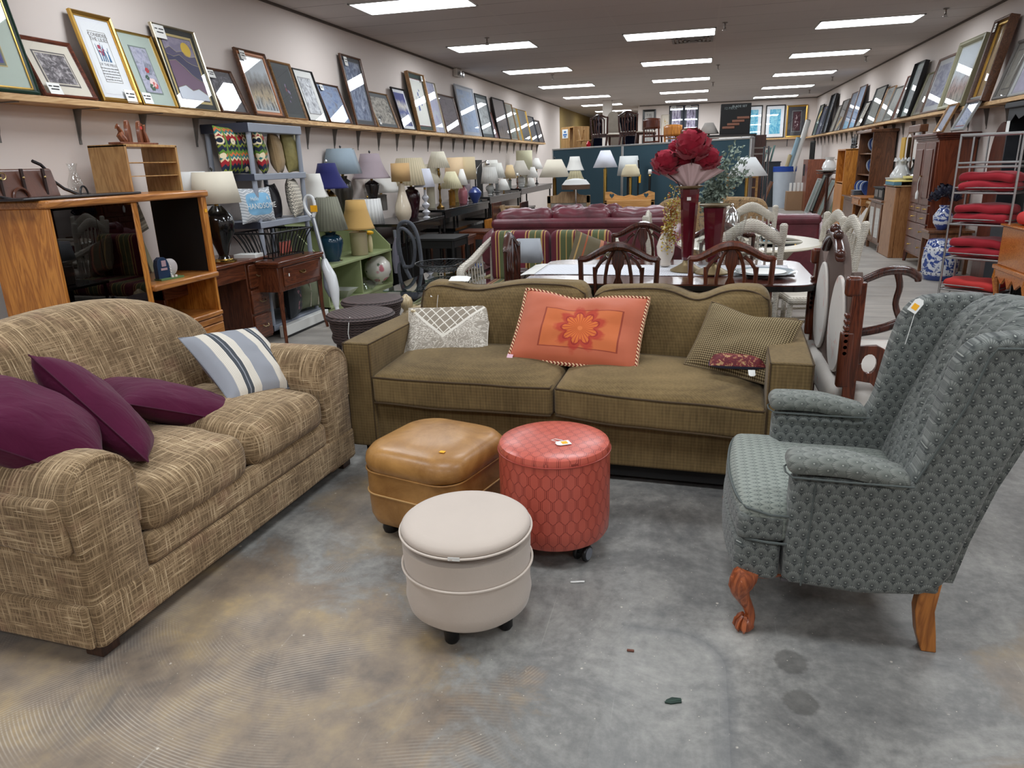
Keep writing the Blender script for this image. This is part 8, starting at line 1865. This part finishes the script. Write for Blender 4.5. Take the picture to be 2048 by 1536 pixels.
for k, (y, z) in enumerate([(14.2+.13*i, 1.44) for i in range(5)]+[(14.25+.14*i, 1.08) for i in range(4)]+[(14.15+.16*i, .705) for i in range(5)]):
    row = ['top', 'middle', 'lower'][0 if z > 1.4 else 1 if z > 1 else 2]; lab = ('%s plate on the %s shelf of the hutch, %s from its near end' % ('blue' if k % 2 else 'white', row, ['first', 'second', 'third', 'fourth', 'fifth'][k if k < 5 else k-5 if k < 9 else k-9]))
    if pl is None or True:
        p_ = thing('plate', lab, 'plate', (3.0 if z > 1 else 2.86, y, z+.135), 0, G_, rot=(PI/2-.25, 0, .5)); b = B(); b.lathe([(.05, 0), (.09, .004), (.125, .018), (.13, .02), (.12, .024), (.08, .01), (.001, .008)], n=28); b.obj('dish', BLUEP if k % 2 else PLW, p_)
t = thing('bowl_stack', 'stack of pale grey bowls on the counter of the hutch', 'bowls', (2.74, 14.25, .702)); b = B()
for k in range(4): b.lathe([(.05, .0), (.12, .03), (.125, .035), (.10, .03)], (0, 0, .028*k), 24)
b.obj('bowls', plain('grey_bowls', srgb(150, 160, 170), .3), t)
t = thing('tall_oak_cabinet', 'tall honey oak cabinet with an open front beyond the hutch', 'cabinet', (2.66, 15.35, 0)); wbox(t, 'side_panel', OAK, 0, .56, 0, .03, 0, 1.52); wbox(t, 'side_panel', OAK, 0, .56, .82, .85, 0, 1.52); wbox(t, 'top_board', OAK, 0, .56, 0, .85, 1.50, 1.53); wbox(t, 'back_panel', OAK, .54, .56, .03, .82, 0, 1.5); wbox(t, 'shelf', OAK, .02, .54, .03, .82, .9, .92); wbox(t, 'door', OAK, 0, .02, .05, .80, .05, .88)
t = thing('iron_ornament', 'black iron ship shaped ornament on the tall oak cabinet', 'ornament', (2.86, 15.7, 1.532)); b = B()
for k in range(3): b.tube([(-.02, -.2+.18*k, 0), (0, -.14+.18*k, .26-.04*abs(k-1)), (.02, -.06+.18*k, .05)], .012, 5).tube([(0, -.2+.18*k, .08), (0, -.08+.18*k, .18)], .02, 5)
b.obj('sails', IRON, t); b = B(); b.tube([(0, -.25, .03), (0, 0, .01), (0, .28, .04)], .018, 6); b.obj('hull', IRON, t)
# arched mirrors between hutch and armoire
t = thing('arched_mirror', 'brown arched mirror standing behind the wash pitcher', 'mirror', (3.10, 12.5, .77)); M_ = Matrix(((0, 0, 1, 0), (1, 0, 0, 0), (0, 1, 0, 0), (0, 0, 0, 1)))
arch = [(0, 0), (0, .72)]+[(.25-.25*cos(a), .72+.25*sin(a)) for a in [PI*k/14 for k in range(1, 14)]]+[(.5, .72), (.5, 0)]
b = B(); b.prism(arch, 0, .03, M_); b.obj('frame', PAO if False else CUR, t, bevel=.004); b = B(); b.prism([(.06+(x*.76), .06+y*.9) for x, y in arch], -.004, 0, M_); b.obj('mirror_glass', MIRR, t)
t = thing('yellow_panel', 'small yellow lettered panel hung before the arched mirror', 'sign', (3.04, 12.75, 1.32)); wbox(t, 'board', cm(200, 158, 62), 0, .02, 0, .22, 0, .34)
t = thing('column_mirror', 'dark pier mirror with a stepped cornice beside the armoire', 'mirror', (2.96, 11.55, 1.004)); wbox(t, 'frame', HW, 0, .04, 0, .07, 0, .70); wbox(t, 'frame', HW, 0, .04, .43, .50, 0, .70); wbox(t, 'cornice', HW, -.05, .06, -.04, .54, .70, .80, .01); wbox(t, 'mirror_glass', MIRR, .01, .015, .07, .43, 0, .70, 0)
t = thing('red_candle', 'short dark red candle on the black chest', 'candle', (2.76, 12.2, .944)); b = B(); b.lathe([(.05, 0), (.05, .09), (.045, .095)], n=16); b.obj('wax', cm(110, 20, 44), t)
t = thing('silver_server', 'silver filigree dish beside the pine cabinet box', 'dish', (2.92, 11.6, 1.063)); b = B(); b.lathe([(.07, 0), (.12, .03), (.13, .06), (.08, .08), (.001, .09)], n=24); b.obj('dish', CHROME, t)
# arched dark door panel and black hutch
t = thing('arched_screen', 'dark brown arched panel leaning on the wall between armoire and black hutch', 'panel', (3.16, 9.0, 0)); b = B(); b.prism([(x*1.1, y*1.78) for x, y in arch], 0, .03, M_); b.obj('panel', CHF, t, bevel=.004)
t = thing('black_hutch', 'tall matt black hutch with a scalloped apron cut by the right photo edge', 'cabinet', (3.05, 7.95, 0)); t.scale = (.74, 1, 1)
BKP = plain('soft_black_paint', srgb(36, 38, 42), .5); wbox(t, 'side_panel', BKP, 0, .24, .86, .88, 0, 1.84); wbox(t, 'side_panel', BKP, 0, .24, 0, .02, 0, 1.84); wbox(t, 'back_panel', BLACKM, .22, .24, 0, .88, 0, 1.84); wbox(t, 'cornice', BKP, -.05, .25, -.04, .93, 1.84, 1.90, .012); wbox(t, 'lower_doors', BKP, -.01, .0, .02, .86, .05, .80); wbox(t, 'counter', BKP, -.04, .24, -.02, .90, .80, .83)
b = B(); b.prism([(0, .0), (0, .16)]+[(.88, .16), (.88, .0), (.80, .03), (.70, .10), (.60, .05), (.44, .09), (.28, .05), (.18, .10), (.08, .03)], -.012, .0, T(0, 0, 1.68) @ M_); b.obj('apron', BKP, t); b = B(); b.box(-.016, -.013, .80, .88, 1.60, 1.72); b.obj('price_card', PAPER, t, 'white hanging tag')
# garden stool
def m_willow():
    n = N('blue_white_porcelain'); v = n.co(); x, y, z = n.sep(v); f = n.noise(v, 13, 3, .6, 1.6); c = n.ramp(f, [(.47, srgb(214, 218, 226)), (.53, srgb(52, 76, 146))], 'LINEAR')
    c = n.mix(n.m('LESS_THAN', z, .06), c, srgb(50, 74, 140)); 
    for zz in (.085, .36): c = n.mix(n.m('LESS_THAN', n.m('ABSOLUTE', n.m('SUBTRACT', z, zz)), .014), c, srgb(226, 228, 232))
    return n.done(c, .12, coat=.6)
t = thing('garden_stool', 'blue and white porcelain drum garden stool beside the metal rack', 'stool', (2.78, 9.40, 0)); b = B(); b.lathe([(.15, 0), (.165, .02), (.185, .10), (.195, .22), (.185, .34), (.165, .43), (.15, .46), (.12, .47), (.001, .472)], n=40); b.obj('drum', m_willow(), t)
for zz in (.085, .36):
    b = B()
    for k in range(22): a = 2*PI*k/22; b.ball((.187*cos(a), .187*sin(a), zz), .007, 6)
    b.obj('studs', cm(40, 56, 110), t)
t = thing('low_bench', 'low brown bench behind the garden stool', 'bench', (2.70, 9.72, 0)); wbox(t, 'top', CUR, 0, .5, 0, .36, .50, .53); wbox(t, 'apron', CUR, .02, .48, .02, .34, .42, .50)
for x in (.02, .44):
    for y in (.02, .30): wbox(t, 'leg', CUR, x, x+.04, y, y+.04, 0, .42)
t = thing('willow_vase', 'blue and white vase with dark blooms on the low bench', 'vase', (2.88, 9.88, .532)); b = B(); b.lathe([(.05, 0), (.10, .08), (.11, .16), (.05, .26), (.06, .29)], n=24); b.obj('body', m_willow(), t); b = B()
for k in range(7): bloom(b, Vector((.11*cos(k*.9), .13*sin(k*.9), .38+.04*(k % 3))), .08, 18, k)
b.obj('blooms', cm(26, 28, 48), t)
# metal baker's rack with red cushions
RK = metal('pewter_metal', (.42, .42, .42), .4); rz_ = math.atan2(-.315, .394)
t = thing('metal_rack', 'grey metal rack of four tiers stacked with red cushions', 'rack', (2.43, 8.13, 0), rz_); RW, RD = .53, .30
for x in (0, RW):
    for y in (0, RD): b = B(); b.tube([(x, y, .06), (x, y, 1.60)], .011, 8); b.obj('post', RK, t); b = B(); b.tube([(x, y, .07), (x+(-.02 if x == 0 else .02), y-.0, .03), (x+(-.035 if x == 0 else .035), y, 0)], .009, 6); b.obj('scroll_foot', RK, t)
tiers = (.10, .42, .75, 1.05)
for z in tiers:
    b = B(); b.tube([(0, 0, z), (RW, 0, z), (RW, RD, z), (0, RD, z)], .009, 6, closed=True)
    for k in range(8): y = RD*(k+.5)/8; b.rod((0, y, z), (RW, y, z), .0035, 4)
    s_ = b.obj('shelf', RK, t); b = B(); b.tube([(0, RD, z+.05), (0, 0, z+.05), (RW, 0, z+.05), (RW, RD, z+.05)], .0055, 6); b.obj('rail', RK, s_)
b = B(); b.tube([(0, 0, 1.585), (RW, 0, 1.585), (RW, RD, 1.585), (0, RD, 1.585)], .014, 6, closed=True); b.obj('top_rail', RK, t)
for z in (1.29, 1.33): b = B(); b.tube([(0, 0, z), (RW, 0, z), (RW, RD, z), (0, RD, z)], .009, 6, closed=True); b.obj('middle_rail', RK, t)
for x in (.13, .40): b = B(); b.rod((x, RD, 1.05), (x, RD, 1.59), .009, 6); b.obj('back_rod', RK, t)
RED = plain('scarlet_canvas', srgb(150, 16, 34), .8, var=.12, sheen=.15, bump=.2, bs=12); RED2 = plain('tomato_canvas', srgb(190, 52, 48), .8, var=.1)
for k, (z, dz, lab) in enumerate(((.105, 0, 'lighter red cushion alone on the lowest tier of the rack'), (.425, 0, 'lower red cushion on the second tier of the rack'), (.425, .085, 'upper red cushion on the second tier of the rack'), (.755, 0, 'lower red cushion on the third tier of the rack'), (.755, .085, 'upper red cushion on the third tier of the rack'), (1.055, 0, 'lower red cushion on the top tier of the rack'), (1.055, .085, 'upper red cushion on the top tier of the rack'))):
    c = Vector((2.43, 8.13, 0))+Matrix.Rotation(rz_, 3, 'Z') @ Vector((RW/2, RD/2, 0)); u_ = thing('seat_cushion', lab, 'cushion', (c.x, c.y, z+dz+.008), rz_+.06*((k % 3)-1), 'red cushions on the metal rack')
    b = B(); b.rb((0, 0, .045), (RW*.94, RD*.98, .085), .038, 12, lambda p, h, k=k: Vector((p.x, p.y, p.z+nz(p, 7, .018, k)+.012*(1-(p.x/h[0])**2)))); b.obj('cover', RED2 if k == 0 else RED, u_, sharp=80)
# burl chest and red seat on the right edge
BUR = wood('burl_veneer', srgb(128, 64, 20), srgb(196, 122, 52), .25, axis='X', ring=16, coat=.5)
t = thing('burl_chest', 'glossy burl wood chest on short cabriole legs cut by the right photo edge', 'chest', (2.79, 7.06, 0)); wbox(t, 'body', BUR, 0, .42, 0, .72, .40, .76, .006); wbox(t, 'top', BUR, -.02, .43, -.02, .74, .76, .78, .006); wbox(t, 'waist_moulding', BUR, -.03, .43, -.03, .75, .36, .40, .006)
b = B(); b.prism([(0, 0), (.72, 0), (.72, -.10), (.62, -.06), (.52, -.12), (.44, -.05), (.36, -.14), (.28, -.05), (.20, -.12), (.10, -.06), (0, -.10)], -.02, 0, T(0, 0, .36) @ M_); b.obj('scalloped_apron', BUR, t)
for x, y in ((.02, .02), (.02, .70), (.38, .02), (.38, .70)): b = B(); b.tube([(x, y, .38), (x-.02, y, .28), (x+.005, y, .12), (x-.01, y, .0)], [.04, .035, .022, .026], 8); b.obj('leg', BUR, t)
t = thing('red_seat_pad', 'rounded coral seat pad on the burl chest at the right photo edge', 'cushion', (3.0, 7.5, .782)); b = B(); b.rb((0, 0, .06), (.34, .34, .12), .055, 6); b.obj('cover', RED2, t, sharp=80)
# far right corner
def corner_frame(px, y, w, h, lean, m_, lab, zrot=-PI/2):
    p = PZ(px, y, 0); t = thing('leaning_picture', lab, 'picture', (min(p.x, 2.95), p.y, 0), 0, 'pictures leaning on the floor at the back'); t.rotation_euler = (Matrix.Rotation(zrot, 3, 'Z') @ Matrix.Rotation(-lean, 3, 'X')).to_euler(); frame_geo(t, w, h, .04, m_, [(.08, cm(120, 130, 126))], art('c%d' % int(px), 'abstract', [(70, 84, 80), (120, 130, 124)], px), pane=False)
corner_frame(1635, 437, .7, .95, .32, BRN, 'brown framed picture leaning low before the pitcher stand'); corner_frame(1655, 446, .6, .80, .3, OLG, 'grey green framed picture leaning nearest the aisle'); corner_frame(1612, 428, .6, .9, .3, SLV, 'silver framed picture leaning near the blue rimmed bin'); corner_frame(1622, 425, .5, 1.0, .28, BLKF, 'black framed picture leaning behind the silver one')
t = thing('green_shield', 'green oval painted board leaning beside the hutch', 'board', (2.70, 16.4, 0)); t.rotation_euler = (0, .2, 0); b = B(); b.prism([(.35+.3*cos(a), .45+.45*sin(a)) for a in [2*PI*k/24 for k in range(24)]], 0, .03, M_); b.obj('board', plain('moss_green', srgb(74, 84, 62), .6, var=.4, vs=10), t)
t = thing('storage_bin', 'tall white plastic bin with a blue rim in the back corner', 'bin', (2.35, 22.6, 0)); b = B(); b.lathe([(.26, 0), (.31, 1.0)], n=32); b.obj('body', plain('milky_plastic', srgb(186, 196, 206), .4), t); b = B(); b.lathe([(.32, 1.0), (.32, 1.14), (.30, 1.14)], n=32); b.obj('rim', cm(30, 70, 160), t)
for k, (dx, c_, lab) in enumerate(((.0, (226, 226, 222), 'long white paper tube leaning out of the bin'), (-.12, (150, 180, 196), 'pale blue rolled poster in the bin'), (-.2, (196, 180, 140), 'tan rolled poster in the bin'))):
    t = thing('poster_tube', lab, 'tube', (2.38+dx, 22.5, .3), 0, 'rolled posters in the bin'); b = B(); b.rod((0, 0, 0), (.45-.1*k, -.2, 2.05-.45*k), .07-.01*k, 14); b.obj('roll', cm(*c_), t); b = B(); b.rod((.45-.1*k, -.2, 2.05-.45*k), (.452-.1*k, -.202, 2.06-.45*k), .05-.01*k, 12); b.obj('open_end', cm(96, 92, 84), t)
t = thing('dark_chest', 'dark grey cabinet against the back wall behind the bin', 'cabinet', (1.15, 22.9, 0)); wbox(t, 'body', cm(52, 56, 58), 0, 1.1, 0, .7, 0, 1.25); wbox(t, 'top', cm(40, 42, 44), -.02, 1.12, -.02, .7, 1.25, 1.28)
for k in range(5):
    t = thing('glass_sheet', ['first', 'second', 'third', 'fourth', 'fifth'][k]+' green edged glass panel standing on the dark cabinet, counted from the left', 'panel', (1.62+.09*k, 23.1, 1.282), 0, 'glass panels on the dark cabinet'); t.rotation_euler = (0, .2, 0); wbox(t, 'pane', cm(92, 122, 116), 0, .03, 0, .3, 0, .22+.06*k)
t = thing('cardboard_box', 'open brown cardboard box with paper rolls below the bin', 'box', (2.32, 21.3, 0)); wbox(t, 'carton', cm(150, 118, 88), 0, .5, 0, .4, 0, .5)
for k in range(4): wbox(t, 'paper_roll', OFFW, .06+.1*k, .12+.1*k, .1, .16, .5, .72)
t = thing('leaning_boards', 'brown wooden board leaning on the dark cabinet', 'board', (1.55, 20.6, 0)); t.rotation_euler = (0, .35, 0); wbox(t, 'plank', HW, 0, .05, 0, .5, 0, .85)
q = PY(1657, 345, 17.5); t = thing('pitcher_stand', 'dark plant stand carrying the white pitcher and basin near the far oak cabinet', 'stand', (q.x, 17.5, 0)); zz = q.z; b = B(); b.lathe([(.16, 0), (.03, .06), (.03, zz-.10), (.10, zz-.03), (.24, zz-.02), (.24, zz)], n=20); b.obj('pedestal', MAHO, t)
t = thing('white_pitcher', 'white pitcher in a shallow basin on the dark plant stand', 'pitcher', (q.x, 17.5, zz+.002)); b = B(); b.lathe([(.10, 0), (.20, .02), (.27, .05), (.22, .04), (.09, .03)], n=28); b.obj('basin', WCH_, t); b = B(); b.lathe([(.10, .03), (.15, .10), (.12, .20), (.08, .26), (.11, .32)], n=24); b.obj('jug', WCH_, t); b = B(); b.tube([(.10, 0, .27), (.18, 0, .26), (.17, 0, .16), (.13, 0, .10)], .012, 6); b.obj('handle', WCH_, t)
t = thing('small_cabinet', 'small reddish cabinet with an open niche at the back corner', 'cabinet', (2.72, 20.8, 0)); wbox(t, 'body', wood('reddish_cabinet', srgb(96, 48, 30), srgb(136, 76, 52), .4), 0, .48, 0, .9, 0, 1.32); wbox(t, 'niche', BLACKM, -.004, 0, .5, .8, .9, 1.2)  # flat black sheet stands for the shade inside the niche
t = thing('slatted_rack', 'small black slatted rack on the reddish cabinet', 'rack', (2.86, 20.9, 1.322))
for k in range(5): wbox(t, 'slat', BLACKM, -.02, .02, .16*k, .05+.16*k, 0, .42)
wbox(t, 'rail', BLACKM, -.02, .02, 0, .69, .42, .46)
t = thing('clothes_rail', 'double chrome clothes rail right of the partition', 'rack', (.30, 11.3, 0)); q = PY(1538, 292, 11.3); x1 = q.x-.30
for dx in (0, .06): b = B(); b.rod((x1-dx, 0, 0), (x1-dx, 0, q.z), .015, 8); b.obj('upright', CHROME, t)
for z in (q.z-.02, q.z-.10): b = B(); b.rod((0, 0, z), (x1, 0, z), .010, 8); b.obj('rail', CHROME, t)
b = B(); b.rod((0, 0, 0), (0, 0, q.z-.02), .012, 8); b.obj('upright', CHROME, t)
t = thing('drying_rack', 'pine clothes drying rack with cream dowels below the widest white lamp shade', 'rack', (.36, 10.2, 0)); q = PY(1515, 345, 10.2); x1 = q.x-.36
for x in (0, x1): wbox(t, 'side_rail', PIN2, x-.015, x+.015, 0, .03, 0, q.z)
for k in range(6): b = B(); b.rod((0, .015, q.z-.06-.13*k), (x1, .015, q.z-.06-.13*k), .009, 6); b.obj('dowel', PIN2, t)
p = PZ(1346, 1403); t = thing('green_leaf', 'small dark green leaf scrap lying on the bare concrete', 'leaf', (p.x, p.y, .001), .3); b = B(); b.prism([(-.025, -.006), (-.01, -.012), (.022, -.009), (.024, .006), (.0, .012), (-.018, .004)], 0, .004); b.obj('blade', plain('dark_leaf', srgb(34, 54, 46), .6), t); b = B(); b.rod((-.025, -.003, .003), (.024, 0, .005), .0015, 4); b.obj('vein', plain('leaf_vein', srgb(60, 84, 72), .6), t)
p = PZ(1261, 1303); t = top(B().rb((0, 0, .004), (.022, .008, .006), .002, 2, M=T(p.x, p.y, 0)).obj('wood_chip', cm(110, 66, 52)), 'tiny brown wood chip on the concrete beyond the green leaf', 'chip')
p = PZ(1155, 1165); t = top(B().rb((0, 0, .003), (.05, .008, .004), .0015, 4, lambda v, h: Vector((v.x, v.y+.006*sin(v.x*60), v.z)), M=T(p.x, p.y, 0)).obj('paper_strip', OFFW), 'small white paper strip on the concrete right of the cream ottoman', 'paper')
